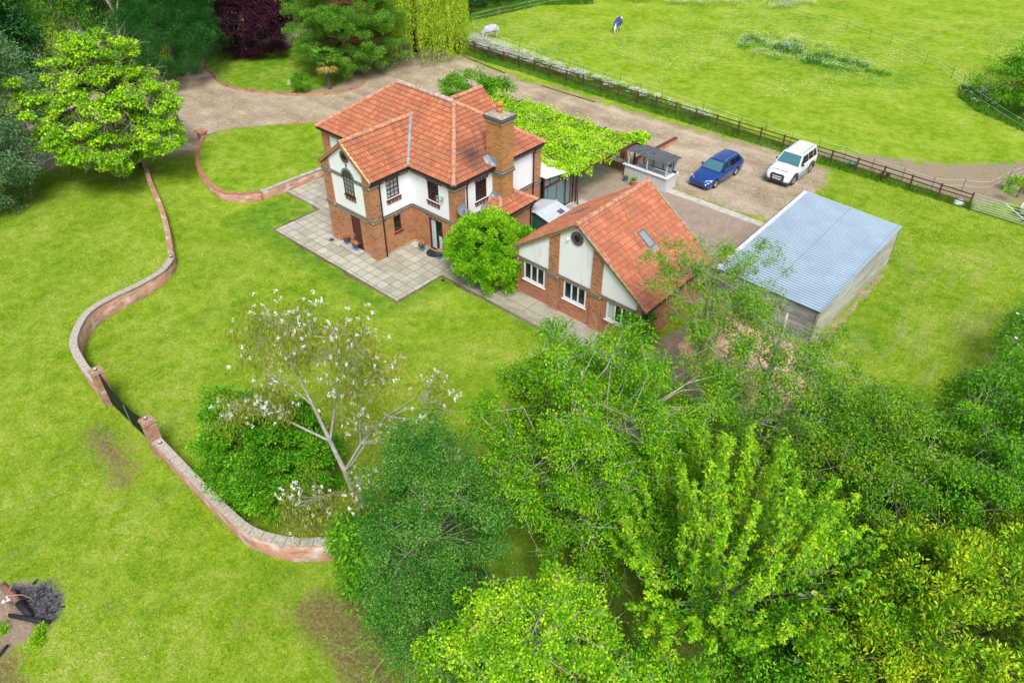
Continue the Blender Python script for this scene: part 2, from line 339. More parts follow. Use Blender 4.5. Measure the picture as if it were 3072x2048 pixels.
M['slab2']=slabmat('worn concrete path',2.4,2.2,[(.36,.34,.28),(.40,.38,.31)],(.2,.18,.12),mossy=.8)
M['block']=slabmat('block paving',.2,.1,[(.34,.255,.21),(.42,.32,.26)],(.22,.19,.15),off=.5,ms=.012,mossy=.55)
M['concpad']=slabmat('old concrete pad',30,30,[(.24,.245,.2),(.26,.26,.21)],(.2,.2,.15),mossy=.5)
M['kerbc']=plain('concrete kerb strip',(.46,.43,.37),.9,var=.22,sc=2.5)
M['gravel']=gravelmat('gravel',[(.15,.115,.07),(.36,.29,.195),(.53,.445,.315),(.78,.69,.53)])
M['lawn']=lawnmat('lawn'); 
M['soil']=gravelmat('border soil',[(.06,.045,.03),(.15,.11,.07),(.24,.19,.13),(.36,.3,.22)],False)
M['bark']=plain('brown bark',(.10,.075,.05),.9,var=.4,sc=8); M['barkpale']=plain('pale bark',(.42,.39,.32),.85,var=.35,sc=5)
M['barkwhite']=plain('white gum bark',(.38,.38,.34),.8,var=.25,sc=4); M['barkgrey']=plain('grey bark',(.26,.24,.20),.9,var=.35,sc=6)
M['rail']=plain('brown fence timber',(.10,.048,.03),.8,var=.35,sc=5)
# ------------------------------------------------------------------ ground
GX0,GX1,GY0,GY1=-170,95,-60,190
gate_dirt=[(.3,-17.6),(1.2,-18.4),(5.6,-18.9),(6.2,-17.8),(5.0,-16.6),(1.0,-16.4)]
burn=[(4.5,-23.6),(6.3,-23.2),(7.2,-22.0),(8.6,-21.75),(9.7,-22.6),(9.5,-23.6),(9.6,-25),(5,-27)]
ashp=[(6.9,-22.9),(7.4,-22.0),(8.5,-21.8),(9.5,-22.4),(9.3,-23.0),(8.3,-23.3),(7.4,-23.4)]
brownp=[(14.6,-16.7),(15.4,-15.3),(17.75,-14.3),(20.2,-15.8),(19.6,-17.4),(17.3,-17.2),(15.8,-17.2)]
tramp=[(3,30.3),(8,31.5),(12.5,32.6),(16,34.2),(20,36),(24.6,40.5),(33,47),(31,36),(24.3,29.9),(23,29.5),(10,29.9)]
woodfloor=[(-27,-11),(-24,-9),(-30,-9.5),(-62,-9),(-62,40),(-28,40),(-26,30),(-23,28),(-31,24),(-70,26),(-140,40),(-140,-60),(-30,-60),(-22,-18)]
under=[(17,-15.5),(16,-9),(15.5,-3),(17.5,3.5),(24,7),(30,9),(50,12),(60,-40),(22,-20.3)]
def ground():
    st=.5; xs=np.arange(GX0,GX1+st,st); ys=np.arange(GY0,GY1+st,st); X,Y=np.meshgrid(xs,ys); nx,ny=len(xs),len(ys)
    V=np.stack([X,Y,np.zeros_like(X)],-1).reshape(-1,3); x=V[:,0];y=V[:,1]
    i=np.arange(nx-1);j=np.arange(ny-1);I,J=np.meshgrid(i,j);b=(J*nx+I).ravel()
    Fq=np.stack([b,b+1,b+1+nx,b+nx],-1).ravel()
    def soft(poly,w): return np.clip(sdist(x,y,poly)/w+.5,0,1)
    dirt=np.maximum.reduce([soft(gate_dirt,1.6)*.52,soft(burn,1.2)*.85,soft(tramp,3.0)*.70,soft([(16.2,3),(16.6,9.3),(22,9.3),(23.5,8),(23.5,3),(21,1)],1.5)*.9,
        soft([(20,52),(22,45),(40,40),(28,30),(24.8,30),(22,38)],2)*.0, soft([(22.2,10),(22.7,10),(22.8,19),(22.3,19.4)],.4)*.6])
    # worn line along paddock bank
    ed=sdist(x,y,[(17,52.5),(16.6,49.5),(18.5,47.3),(22.9,45),(60,30),(60,90),(20,60)]); dirt=np.maximum(dirt,np.clip(1-np.abs(ed)/1.2,0,1)*.5)
    ash=soft(ashp,.8); brown=np.maximum.reduce([soft(brownp,1.5)*.95,soft(gate_dirt,2.0)*.7,soft([(7,-24.5),(9.5,-23.6),(11.5,-24),(11,-26)],1.5)*.8,soft([(11.5,-16),(14.4,-14.4),(16,-12),(9,-12)],2)*.6])
    brown=np.maximum(brown,soft([(19,-14),(30,-15),(45,-8),(40,3),(21,2)],3)*.5)  # dark brown ground standing in for shade beneath the trees
    brown=np.maximum(brown,soft([(16.5,-13.5),(12,-17.5),(13.5,-20.5),(17,-18)],2.5)*.42)
    wear=soft([(-30,-30),(25,-30),(16,-2),(-8,-2.5),(-9,-8),(-7,-13),(-30,-6)],3)*.25+soft([(24,9),(31,9),(30,28),(23,22)],3)*.9
    lush_shade=np.maximum(soft([(-11,-3.5),(-7,-3.2),(4.5,-3.2),(5,1),(18,0.5),(14,1.4),(3.9,1.5),(3.9,-1.9),(-7.4,-1.9),(-7.7,1.2),(-11,1.5)],1.0)*.9,soft([(23,10),(25,10),(24.6,20),(23,20)],2)*.5)
    lush_shade=np.maximum(lush_shade,soft([(-5,53),(-3,49),(2,46.5),(8,48),(12,50),(6,53.5),(0,55)],4)*.75)
    lush_shade=np.maximum(lush_shade,soft(woodfloor,6)*.8); lush_shade=np.maximum(lush_shade,soft(under,4)*.9)  # ground beneath the near trees painted darker green as shade
    lush_shade=np.maximum(lush_shade,soft([(-24,30.2),(4,30.3),(6,31.5),(-24,33.5)],1.2)*.8); pass
    o=npmesh('ground',V,Fq,4,[M['lawn']],attrs=dict(dirt=dirt,ash=ash,brown=brown,wear=wear,lush_shade=lush_shade)); tag(o,kind='structure')
ground()
def sheet(name,poly,z,mat,cell=.2,rag=.0,thick=False,mb_attr=True,zf=None,extra=None):
    xs=[p[0] for p in poly];ys=[p[1] for p in poly]
    gx=np.arange(min(xs)-cell,max(xs)+cell,cell);gy=np.arange(min(ys)-cell,max(ys)+cell,cell);X,Y=np.meshgrid(gx,gy)
    cx,cy=X[:-1,:-1]+cell/2,Y[:-1,:-1]+cell/2
    d=sdist(cx,cy,poly); nz=(vnoise(cx,cy,1.1,3)-.5)*rag*1.4+(vnoise(cx,cy,.35,5)-.5)*rag
    keep=(d+nz>0); nx=len(gx); J,I=np.nonzero(keep); b=J*nx+I
    Fq=np.stack([b,b+1,b+1+nx,b+nx],-1).ravel(); used,inv=np.unique(Fq,return_inverse=True)
    vx=X.ravel()[used];vy=Y.ravel()[used]; dd=sdist(vx,vy,poly)
    zz=np.full(vx.shape,z) if zf is None else zf(vx,vy)
    at=dict(edge=dd,dirt=vx*0,ash=vx*0,brown=vx*0,wear=vx*0+.1,lush_shade=vx*0)
    if extra: at.update(extra(vx,vy,dd))
    o=npmesh(name,np.stack([vx,vy,zz],-1),inv.astype(np.int32),4,[mat],attrs=at); return tag(o,kind='structure')
gravel_poly=[(-40,-12),(-30,-9.6),(-26.8,-8.2),(-25,-3.6),(-23.6,-2.8),(-22.2,-.6),(-21,0.9),(-15,6),(-8.3,7),(-4,10),(2,11),(4.2,19.0),(15.2,19.1),(15.9,22),(15.8,25.5),(15.3,28.6),(13.2,29.7),(9.5,29.5),(6.6,28.9),(2.8,28.6),(-3.5,28.6),(-10.4,28.4),(-18,28.3),(-22.8,29.2),(-30,29),(-44,30),(-50,24),(-44,12),(-38,6)]
sheet('gravel_drive',gravel_poly,.012,M['gravel'],.22,.9)
# oval lawn raised behind its retaining wall
oval_wall=[(-11.2,8.0),(-11.2,4.7),(-11.27,3.1),(-11.35,1.06),(-11.45,-.3),(-12.2,-1.36),(-13.4,-1.96),(-15.2,-1.79),(-17.34,-1.26),(-19.7,-.1),(-21.4,1.15),(-22.5,2.1)]
oval_back=[(-22.9,3.2),(-22.5,4.8),(-21.3,7.0),(-19.8,9.25),(-18.6,10.6),(-15.5,11.6),(-11.3,11.4)]
ow=smooth_path(oval_wall,.3); ob=smooth_path(oval_back,.3)
ovp=[(p.x,p.y) for p in ow]+[(p.x,p.y) for p in ob]
sheet('oval_lawn',ovp,.5,M['lawn'],.16,0,zf=lambda x,y:.47*np.clip(1-(y-2.5+(-x-16)*.25)/8.0,.12,1)+.01,extra=lambda x,y,d:dict(lush_shade=x*0+.12,wear=x*0+.05,dirt=np.clip(.75-d*1.6,0,1)))
# island bed
isl=[(-34.7,10.1),(-32.2,9.45),(-29.9,9.8),(-27.3,11.0),(-24.9,12.5),(-23.2,14.4),(-22.6,16.2),(-23.0,17.7),(-24.3,18.8),(-28,20.6),(-33,20.3),(-39,17.5),(-40,14),(-38,11.2)]
isp=smooth_path(isl,.35,True); sheet('island_bed',[(p.x,p.y) for p in isp],.10,M['lawn'],.2,0,extra=lambda x,y,d:dict(dirt=np.clip(.7-d*.6,0,1)+np.clip((x+27)*.25,0,.6),lush_shade=x*0+.6))  # bed tinted deeper green, the shading of its trees painted in
# paved areas
def mesh_sheet(name,polys,z,mat,zb=-.05):
    b=MB()
    for p in polys: b.prism(p,zb,z)
    return tag(b.build(name,mat),kind='structure')
R=lambda x0,x1,y0,y1:[(x0,y0),(x1,y0),(x1,y1),(x0,y1)]
sheet('soil_edging',[(-7.72,-2.17),(4.05,-2.2),(4.0,1.22),(17,1.22),(17,3),(-4,3),(-7.85,1.32),(-11.3,1.32),(-11.3,2),(-7.72,2)],.006,M['soil'],.07,.12)
patio_poly=[(-7.5,-1.97),(3.85,-1.97),(3.85,3.4),(-4.1,3.4),(-4.1,9),(-11.15,9),(-11.15,1.5),(-7.5,1.5)]
mesh_sheet('patio',[patio_poly],.028,M['slab'])
mesh_sheet('garage_path',[R(3.86,16.7,1.42,3.3)],.026,M['slab2'])
mesh_sheet('side_path',[R(3.4,8.2,3.31,13.9)],.024,M['slab'])
mesh_sheet('block_paving',[R(3.3,15.0,13.91,18.45),R(8.21,15.0,9.2,13.90)],.020,M['block'])
mesh_sheet('concrete_kerb_strip',[[(3.9,18.46),(15.2,18.46),(15.1,19.05),(3.9,19.1)]],.032,M['kerbc'])
mesh_sheet('concrete_pad',[R(-6,3.29,13.3,18.45)],.022,M['concpad'])
# bark chips / sand between garage and shed
sandm=plain('sandy rubble',(.62,.40,.25),.95,var=.35,sc=4)
def mound():
    n=36; xs=np.linspace(16.5,24.5,n*2); ys=np.linspace(1.2,9.2,n*2); X,Y=np.meshgrid(xs,ys)
    d=sdist(X,Y,[(17.2,5),(17,8.6),(21.5,8.9),(23.8,6),(23.4,3),(20.5,2)])
    Z=np.clip(d/1.6,-.3,1)*.75*(.6+.6*vnoise(X,Y,1.4,9))+.1*(vnoise(X,Y,.4,2)-.5); V=np.stack([X,Y,Z-.03],-1).reshape(-1,3); nx=n*2
    I,J=np.meshgrid(np.arange(nx-1),np.arange(nx-1)); b=(J*nx+I).ravel()
    tag(npmesh('sand_mound',V,np.stack([b,b+1,b+1+nx,b+nx],-1).ravel(),4,[sandm],smooth=True),kind='structure')
mound()
# ------------------------------------------------------------------ garden walls
def path_wall(root,name,pts,hf,w,mat,z0=-.1,base=None):
    """pts list of Vector xy; hf(i,t) height"""
    n=len(pts); L=0; V=[];UV=[];Fq=[]
    for i,p in enumerate(pts):
        a=pts[max(i-1,0)];c=pts[min(i+1,n-1)]; d=(c-a); d.z=0; d.normalize(); nn=Vector((-d.y,d.x,0))
        if i: L+=(p-pts[i-1]).length
        h=hf(i/(n-1)); zb=z0 if base is None else base(i/(n-1))
        for sgn,z in((1,zb),(1,h),(-1,h),(-1,zb)): V.append((p.x+nn.x*sgn*w/2,p.y+nn.y*sgn*w/2,z)); UV.append((L,z if z!=h or True else 0))
    for i in range(n-1):
        for k in range(3): Fq+=[i*4+k,i*4+k+1,(i+1)*4+k+1,(i+1)*4+k]
    Fq+=[0,1,2,3]; e=(n-1)*4; Fq+=[e+3,e+2,e+1,e]
    return npmesh(name,V,np.array(Fq),4,[mat],root,uv=np.array(UV))
def coping(root,pts,hf,w,t,mat,seg,gap=.012,name='coping',jit=.0):
    b=MB(); n=len(pts); 
    acc=[0]
    for i in range(1,n): acc.append(acc[-1]+(pts[i]-pts[i-1]).length)
    tot=acc[-1]; k=max(1,round(tot/seg)); s=tot/k
    def at(d):
        d=min(max(d,0),tot); i=min(max(np.searchsorted(acc,d)-1,0),n-2); f=(d-acc[i])/(acc[i+1]-acc[i]+1e-9)
        p=pts[i].lerp(pts[i+1],f); dd=(pts[i+1]-pts[i]); dd.z=0; dd.normalize(); return p,Vector((-dd.y,dd.x,0)),d/tot
    for j in range(k):
        (p,a,t0),(q,c,t1)=at(j*s+gap),at((j+1)*s-gap); dz=random.uniform(-jit,jit)
        h0,h1=hf(t0)+dz,hf(t1)+dz; vs=[]
        for (P_,A_,h) in((p,a,h0),(q,c,h1)):
            for sg,z in((1,h),(1,h+t),(-1,h+t),(-1,h)): vs.append((P_.x+A_.x*sg*w/2,P_.y+A_.y*sg*w/2,z))
        b.poly(vs,[(0,1,2,3),(7,6,5,4),(0,4,5,1),(1,5,6,2),(2,6,7,3),(3,7,4,0)])
    return b.build(name,mat,root)
sp_up=[(-25.6,-2.2),(-24.1,-2.5),(-21.6,-3.15),(-18.45,-4.33),(-14.5,-5.66),(-11.7,-6.76),(-9.6,-7.7),(-8.3,-8.3)]
sp_mid=[(-8.3,-8.3),(-7.35,-9.34),(-6.85,-10.9),(-6.62,-12.6),(-6.15,-14.0),(-5.13,-15.03),(-4.04,-15.67),(-2.86,-15.94),(-1.5,-16.1),(-.2,-16.12)]
sp_low=[(4.95,-16.15),(7.9,-16.22),(10.3,-16.25),(11.6,-16.2),(12.5,-15.95),(13.4,-15.5),(14.0,-15.0),(14.6,-14.3),(15.0,-13.3),(15.1,-12.2)]
w1=empty('brick_wall',(-15,-5.5,0),'low curving brick garden wall with brick top along the left lawn, under the lime green tree','wall')
pu=smooth_path(sp_up,.25); hu=lambda t:.30+.32*t
path_wall(w1,'wall_face',pu,hu,.28,M['brickgar']); coping(w1,pu,hu,.30,.09,M['brickgar'],.95,.008,jit=.006)
w2=empty('brick_wall',(-6,-12,0),'S-curved brick wall with pale stone coping, between the low brick wall and the iron gate','wall')
pm=smooth_path(sp_mid,.22); hm=lambda t:.62+min(1,t*2.2)*.33
path_wall(w2,'wall_face',pm,hm,.28,M['brickgar']); coping(w2,pm,hm,.36,.05,M['stone'],.45)
w3=empty('brick_wall',(10,-16.2,0),'curved brick wall with pale stone coping, behind the dark round bush, near end under the trees','wall')
pl=smooth_path(sp_low,.25); path_wall(w3,'wall_face',pl,lambda t:.95,.28,M['brickgar']); coping(w3,pl,lambda t:.95+(.05 if t>.62 else 0),.36,.05,M['stone'],.5)
M['capb']=plain('weathered brick cap',(.36,.22,.16),.9,var=.45,sc=14)
def pillar(x,y,label):
    r=empty('gate_pillar',(x,y,0),label,'gate pillar','brick pillars of the iron gate')
    b=MB(); b.box(x-.23,x+.23,y-.23,y+.23,-.05,1.86); b.build('shaft',M['brickgar'],r)
    b=MB(); b.box(x-.27,x+.27,y-.27,y+.27,1.86,1.93); b.box(x-.24,x+.24,y-.24,y+.24,1.93,2.0); b.build('cap',M['capb'],r)
    return r
pillar(.05,-16.12,'square brick gate pillar at the upper left end of the black iron gate')
pillar(4.68,-16.15,'square brick gate pillar at the lower right end of the black iron gate, beside the pale coping')
def solar(x,y,z,label):
    r=empty('solar_lamp',(x,y,z),label,'garden lamp','small solar lamps on the garden walls')
    b=MB(); b.lathe((0,0,0),[(.075,0),(.08,.03),(.06,.05)],12); b.build('base',M['black'],r,local=True)
    b=MB(); b.lathe((0,0,.05),[(.06,0),(.055,.05),(.03,.075),(.0,.08)],12); b.build('lens',M['steel'],r,local=True)
solar(.05,-16.12,2.0,'small round lamp on top of the upper left gate pillar'); solar(4.62,-16.15,2.0,'small round lamp on top of the lower right gate pillar'); solar(5.25,-16.15,1.0,'small dark lamp on the coping beside the lower right gate pillar'); solar(-8.2,-8.35,.75,'small dark lamp on the wall coping at the bend far from the gate')
def iron_gate():
    r=empty('iron_gate',(2.35,-16.12,0),'black double iron gate with sagging curved top between two brick pillars','gate')
    for s,x0,x1 in ((0,.33,2.33),(1,2.37,4.4)):
        b=MB(); N_=25; bars=[]
        def top(x):
            t=(x-.33)/(4.4-.33); return 1.75-.62*math.sin(PI*t)**.8
        for i in range(N_):
            x=x0+(x1-x0)*i/(N_-1); b.box(x-.016,x+.016,-16.138,-16.106,.08,top(x)+.1)
            if i<N_-1:
                xx=x+(x1-x0)/(N_-1)/2; b.box(xx-.06,xx+.06,-16.13,-16.115,.1,.80)
        for z in (.1,.72,.82): b.box(x0,x1,-16.14,-16.10,z-.02,z+.02)
        for i in range(N_-1):
            a=x0+(x1-x0)*i/(N_-1);c=x0+(x1-x0)*(i+1)/(N_-1); b.bar((a,-16.12,top(a)),(c,-16.12,top(c)),.04,.04); b.bar((a,-16.12,top(a)-.16),(c,-16.12,top(c)-.16),.03,.03)
        b.box(x0-.02,x0+.025,-16.145,-16.095,.05,top(x0)+.16); b.box(x1-.025,x1+.02,-16.145,-16.095,.05,top(x1)+.16)
        b.build('gate_leaf',M['iron'],r)
    b=MB(); b.tube([(2.35,-16.2,.05),(2.35,-16.2,1.35)],.018,6); b.build('drop_bolt',M['steel'],r)
iron_gate()
# oval retaining wall
w4=empty('brick_wall',(-16,-1.5,0),'curved orange brick retaining wall round the oval lawn left of the house','wall')
hn=lambda t:.60; k4=[i for i,p in enumerate(ow) if p.y<-.25 and p.x>-12]; k4=k4[0]
path_wall(w4,'wall_face',ow[:k4+1],lambda t:.62,.26,M['brickgar']); coping(w4,ow[:k4+1],lambda t:.62,.30,.05,M['conc'],.6)
path_wall(w4,'wall_face',ow[k4:],lambda t:.60-.15*t,.24,M['brickgar']); coping(w4,ow[k4:],lambda t:.60-.15*t,.26,.06,M['brickred'],.11,.004,name='brick_edging')
b=MB(); b.box(-22.85,-22.3,1.75,2.3,-.05,.82); w5=empty('brick_pier',(-22.57,2.0,0),'short square brick pier with cap where oval lawn wall meets the drive','pier'); b.build('shaft',M['brickgar'],w5)
b=MB(); b.box(-22.95,-22.2,1.65,2.4,.82,.9); b.build('cap',M['ridge'],w5)
w6=empty('kerb_edging',(-20,8,0),'thin low brick kerb between oval lawn and gravel drive','kerb'); path_wall(w6,'kerb',ob,lambda t:.14,.11,M['brickred'])
w7=empty('kerb_edging',(-28,12,0),'low brick kerb round the shaded island bed with palm','kerb'); path_wall(w7,'kerb',isp+[isp[0]],lambda t:.2,.14,M['brickold'])
w8=empty('brick_wall',(4,24,0),'short low rust coloured wall sticking out onto the gravel behind the outdoor bar','wall')
path_wall(w8,'wall_face',[Vector((3.95,20.6,0)),Vector((3.95,23.6,0)),Vector((4.0,25.9,0))],lambda t:.42-.12*t,.24,M['brickred']); coping(w8,[Vector((3.95,20.6,0)),Vector((4.0,25.9,0))],lambda t:.42-.12*t,.27,.05,M['rail'],2.6)
w9=empty('brick_wall',(0,19,0),'low brick wall with concrete top behind the shaded pergola floor','wall')
path_wall(w9,'wall_face',[Vector((-7.5,18.9,0)),Vector((4.3,19.15,0))],lambda t:.62,.26,M['brickold']); coping(w9,[Vector((-7.5,18.95,0)),Vector((4.3,19.2,0))],lambda t:.62,.5,.06,M['conc'],1.2)
w10=empty('timber_edging',(-10,28.2,0),'dark sleeper edging between gravel drive and paddock fence','kerb')
for a,c_ in (((-24.5,29.3),(-15.5,28.1)),((-11,27.9),(-5.2,28.0))):
    path_wall(w10,'edging_board',[Vector((*a,0)),Vector((*c_,0))],lambda t:.08,.07,M['rail'])
# ------------------------------------------------------------------ building helpers
def wallp(b,o,u,n,a0,a1,z0,z1,holes=(),depth=.12,m=0,mr=None):
    mr=m if mr is None else mr
    P=lambda a,z,d=0:(o[0]+u[0]*a+n[0]*d,o[1]+u[1]*a+n[1]*d,o[2]+z)
    A=sorted({a0,a1,*[h[0] for h in holes],*[h[1] for h in holes]}); Z=sorted({z0,z1,*[h[2] for h in holes],*[h[3] for h in holes]})
    A=[a for a in A if a0<=a<=a1]; Z=[z for z in Z if z0<=z<=z1]
    for i in range(len(A)-1):
        for j in range(len(Z)-1):
            am,zm=(A[i]+A[i+1])/2,(Z[j]+Z[j+1])/2
            if any(h[0]<am<h[1] and h[2]<zm<h[3] for h in holes): continue
            b.face([P(A[i],Z[j]),P(A[i+1],Z[j]),P(A[i+1],Z[j+1]),P(A[i],Z[j+1])],m)
    for h in holes:
        x0,x1,y0,y1=h; y0=max(y0,z0);y1=min(y1,z1)
        for q in (((x0,y0),(x0,y1)),((x1,y1),(x1,y0)),((x0,y1),(x1,y1)),((x1,y0),(x0,y0))):
            (a,z),(c,w)=q; b.face([P(a,z),P(a,z,-depth),P(c,w,-depth),P(c,w)],mr)
def window(root,o,u,n,a0,a1,z0,z1,frame,cols=3,rows=4,sash=True,depth=.1,curtain=None,sill=None,lintel=None,fw_=.06,label=None,cas=False,name='window'):
    w=empty_part(name,root) if False else None
    b=MB(); d0,d1=-depth,-depth+.05
    b.obox(o,u,n,a0,a0+fw_,d0,d1,z0,z1); b.obox(o,u,n,a1-fw_,a1,d0,d1,z0,z1); b.obox(o,u,n,a0+fw_,a1-fw_,d0,d1,z0,z0+fw_); b.obox(o,u,n,a0+fw_,a1-fw_,d0,d1,z1-fw_,z1)
    iw=a1-a0-2*fw_; ih=z1-z0-2*fw_
    bw_=.022 if not cas else .075
    for i in range(1,cols): x=a0+fw_+iw*i/cols; b.obox(o,u,n,x-bw_/2,x+bw_/2,d0+.01,d1-(.004 if not cas else 0),z0+fw_,z1-fw_)
    for j in range(1,rows):
        z=z0+fw_+ih*j/rows; t=.05 if (sash and j==rows//2) else .022
        b.obox(o,u,n,a0+fw_,a1-fw_,d0+.012,d1-.002+(.006 if t>.04 else 0),z-t/2,z+t/2)
    fr=b.build(name,frame,root)
    if label: tag(fr,label)
    P=lambda a,z,d:(o[0]+u[0]*a+n[0]*d,o[1]+u[1]*a+n[1]*d,o[2]+z)
    b=MB(); b.face([P(a0+.01,z0+.01,d0+.02),P(a1-.01,z0+.01,d0+.02),P(a1-.01,z1-.01,d0+.02),P(a0+.01,z1-.01,d0+.02)]); b.build('pane',M['glass'],fr)
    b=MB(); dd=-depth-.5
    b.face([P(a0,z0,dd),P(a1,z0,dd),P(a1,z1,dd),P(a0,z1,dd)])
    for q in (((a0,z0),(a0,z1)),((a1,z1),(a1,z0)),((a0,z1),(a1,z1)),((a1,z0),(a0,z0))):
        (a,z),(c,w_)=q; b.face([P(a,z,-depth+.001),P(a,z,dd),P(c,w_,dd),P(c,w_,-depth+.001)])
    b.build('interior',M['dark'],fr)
    if curtain:
        b=MB()
        for (f0,f1,g0,g1) in curtain:
            k=10
            for i in range(k):
                x=a0+(a1-a0)*(f0+(f1-f0)*i/k);x2=a0+(a1-a0)*(f0+(f1-f0)*(i+1)/k); e=-depth-.01-(.02 if i%2 else 0);e2=-depth-.01-(.02 if (i+1)%2 else 0)
                b.face([P(x,z0+(z1-z0)*g0,e),P(x2,z0+(z1-z0)*g0,e2),P(x2,z0+(z1-z0)*g1,e2),P(x,z0+(z1-z0)*g1,e)])
        b.build('curtain',M['curtain'],fr)
    if sill:
        b=MB(); hh,mat=sill; b.obox(o,u,n,a0-.08,a1+.08,-.02,.06,z0-.09,z0-.03,0)
        if hh>.1:
            b.obox(o,u,n,a0-.05,a1+.05,0,.025,z0-hh+.01,z0-.09,1); k=int((a1-a0+.1)/.085)
            for i in range(k):
                x=a0-.05+(a1-a0+.1)*i/k; b.obox(o,u,n,x+.006,x+(a1-a0+.1)/k-.006,.0,.035+(.012 if i%2 else 0),z0-hh,z0-.09,1+(i%3==0))
        b.build('sill',[frame if hh>.1 else M['white'],M['brickdk'],M['cream2']] if hh>.1 else [frame],fr)
    if lintel:
        b=MB(); b.obox(o,u,n,a0-.08,a1+.08,0,.02,z1+.002,z1+lintel-.01,0); k=int((a1-a0+.16)/.085)
        for i in range(k):
            x=a0-.08+(a1-a0+.16)*i/k; b.obox(o,u,n,x+.006,x+(a1-a0+.16)/k-.006,.0,.03+(.012 if i%2 else 0),z1,z1+lintel,(i%3==0))
        b.build('lintel',[M['brickdk'],M['cream2']],fr)
    return fr
M['brickdk']=plain('dark soldier brick',(.13,.075,.07),.8,var=.4,sc=9); M['cream2']=plain('pale mortar brick',(.36,.25,.20),.8,var=.3,sc=9)
def band(b,o,u,n,a0,a1,z,ext0=0,ext1=0,s=0):
    """dark dentil / cream / dark band, z = top; s extra protrusion"""
    b.obox(o,u,n,a0-ext0,a1+ext1,0,.055+s,z-.085,z-.0,1)      # cream under the dentil
    k=max(1,int((a1-a0)/.115)); st=(a1-a0+ext0+ext1)/k
    for i in range(k): b.obox(o,u,n,a0-ext0+i*st+.012,a0-ext0+(i+1)*st-.012,0,.085+s,z+.001,z+.07,0)
    b.obox(o,u,n,a0-ext0,a1+ext1,0,.06+s,z+.001,z+.068,1)
    b.obox(o,u,n,a0-ext0,a1+ext1,0,.035+s,z-.15,z-.086,0)
def tile_face(name,root,P0,U,Vv,poly,mat,rib=.175,course=.3,amp=.055,step=.04):
    """P0 origin at eave, U along eave, Vv up slope (units), poly convex in (s,t)"""
    U=Vector(U).normalized();Vv=Vector(Vv).normalized();Nn=U.cross(Vv).normalized()
    if Nn.z<0: Nn=-Nn
    s0=min(p[0] for p in poly);s1=max(p[0] for p in poly);t0=min(p[1] for p in poly);t1=max(p[1] for p in poly)
    k=6; ss=np.arange(math.floor(s0/rib)*rib,s1+rib,rib/k)
    tt=[]
    kk=math.floor(t0/course)
    while kk*course<t1: tt+= [(kk*course,step),((kk+1)*course-.004,0.0)]; kk+=1
    tt=np.array(tt)
    Sg,Tg=np.meshgrid(ss,tt[:,0]); ph=(ss/rib)%1.0
    prof=amp*(np.clip(np.cos(2*PI*(ph-.3)),-.35,1)+.35)/1.35
    wob=.012*(vnoise(Sg,Tg,.5,4)-.5)+.006*(hsh(np.floor(Sg/.34),np.floor((Tg+.002)/course),8)-.5)
    Hg=prof[None,:]+tt[:,1][:,None]+wob
    bm=bmesh.new(); nx=len(ss); vs=[bm.verts.new((float(a),float(c),float(h))) for a,c,h in zip(Sg.ravel(),Tg.ravel(),Hg.ravel())]
    for j in range(len(tt)-1):
        for i in range(nx-1): bm.faces.new((vs[j*nx+i],vs[j*nx+i+1],vs[(j+1)*nx+i+1],vs[(j+1)*nx+i]))
    n=len(poly); cx=sum(p[0] for p in poly)/n; cy=sum(p[1] for p in poly)/n
    for i in range(n):
        a=Vector((*poly[i],0));c=Vector((*poly[(i+1)%n],0)); e=c-a; nn=Vector((e.y,-e.x,0)).normalized()
        if nn.dot(Vector((cx,cy,0))-a)>0: nn=-nn
        bmesh.ops.bisect_plane(bm,geom=bm.verts[:]+bm.edges[:]+bm.faces[:],dist=1e-5,plane_co=a,plane_no=nn,clear_outer=True)
    me=bpy.data.meshes.new(name); uvl=bm.loops.layers.uv.new('UVMap')
    for f in bm.faces:
        for l in f.loops: l[uvl].uv=(l.vert.co.x,l.vert.co.y)
    P0=Vector(P0)-wl(root)
    for v in bm.verts: s_,t_,h_=v.co; v.co=P0+U*s_+Vv*t_+Nn*h_
    for f in bm.faces:
        if f.normal.dot(Nn)<0 and False: f.normal_flip()
    bm.normal_update(); bm.to_mesh(me); bm.free(); me.materials.append(mat); return link(name,me,root)
def ridge_line(name,root,a,c,mat,r=.13,seg=.42):
    a=Vector(a);c=Vector(c);L=(c-a).length;k=max(1,round(L/seg));d=(c-a)/L; sd_=d.cross(Vector((0,0,1))).normalized(); upv=sd_.cross(d).normalized()
    b=MB(); n=9
    for i in range(k):
        p=a+d*(L*i/k-.03);q=a+d*(L*(i+1)/k); pv=[]
        dz=random.uniform(-.008,.008)
        for (P_,rr) in ((p,r*1.10),(p+d*.05,r*1.10),(p+d*.06,r),(q,r*.97)):
            for t in range(n):
                an=PI*(-.08+1.16*t/(n-1)); pv.append(P_+sd_*math.cos(an)*rr+upv*(math.sin(an)*rr-.045+dz))
        fs=[(j*n+t,j*n+t+1,(j+1)*n+t+1,(j+1)*n+t) for j in range(3) for t in range(n-1)]
        fs+=[tuple(range(n))]
        b.poly(pv,fs,0)
    return b.build(name,mat,root,smooth=False)
def gutter(root,pts,r=.055,name='gutter'):
    b=MB(); b.tube(pts,r,8); return b.build(name,M['black'],root)
def downpipe(root,x,y,z1,z0=.03,dx=0,dy=0):
    b=MB(); b.tube([(x+dx,y+dy,z1),(x+dx,y+dy,z1-.12),(x,y,z1-.38),(x,y,z0)],.042,8)
    for z in (z1-.5,(z1+z0)/2,.5): b.tube([(x,y,z),(x,y,z+.05)],.055,8)
    return b.build('downpipe',M['black'],root)
X=(1,0,0);Yv=(0,1,0);nX=(-1,0,0);nY=(0,-1,0)
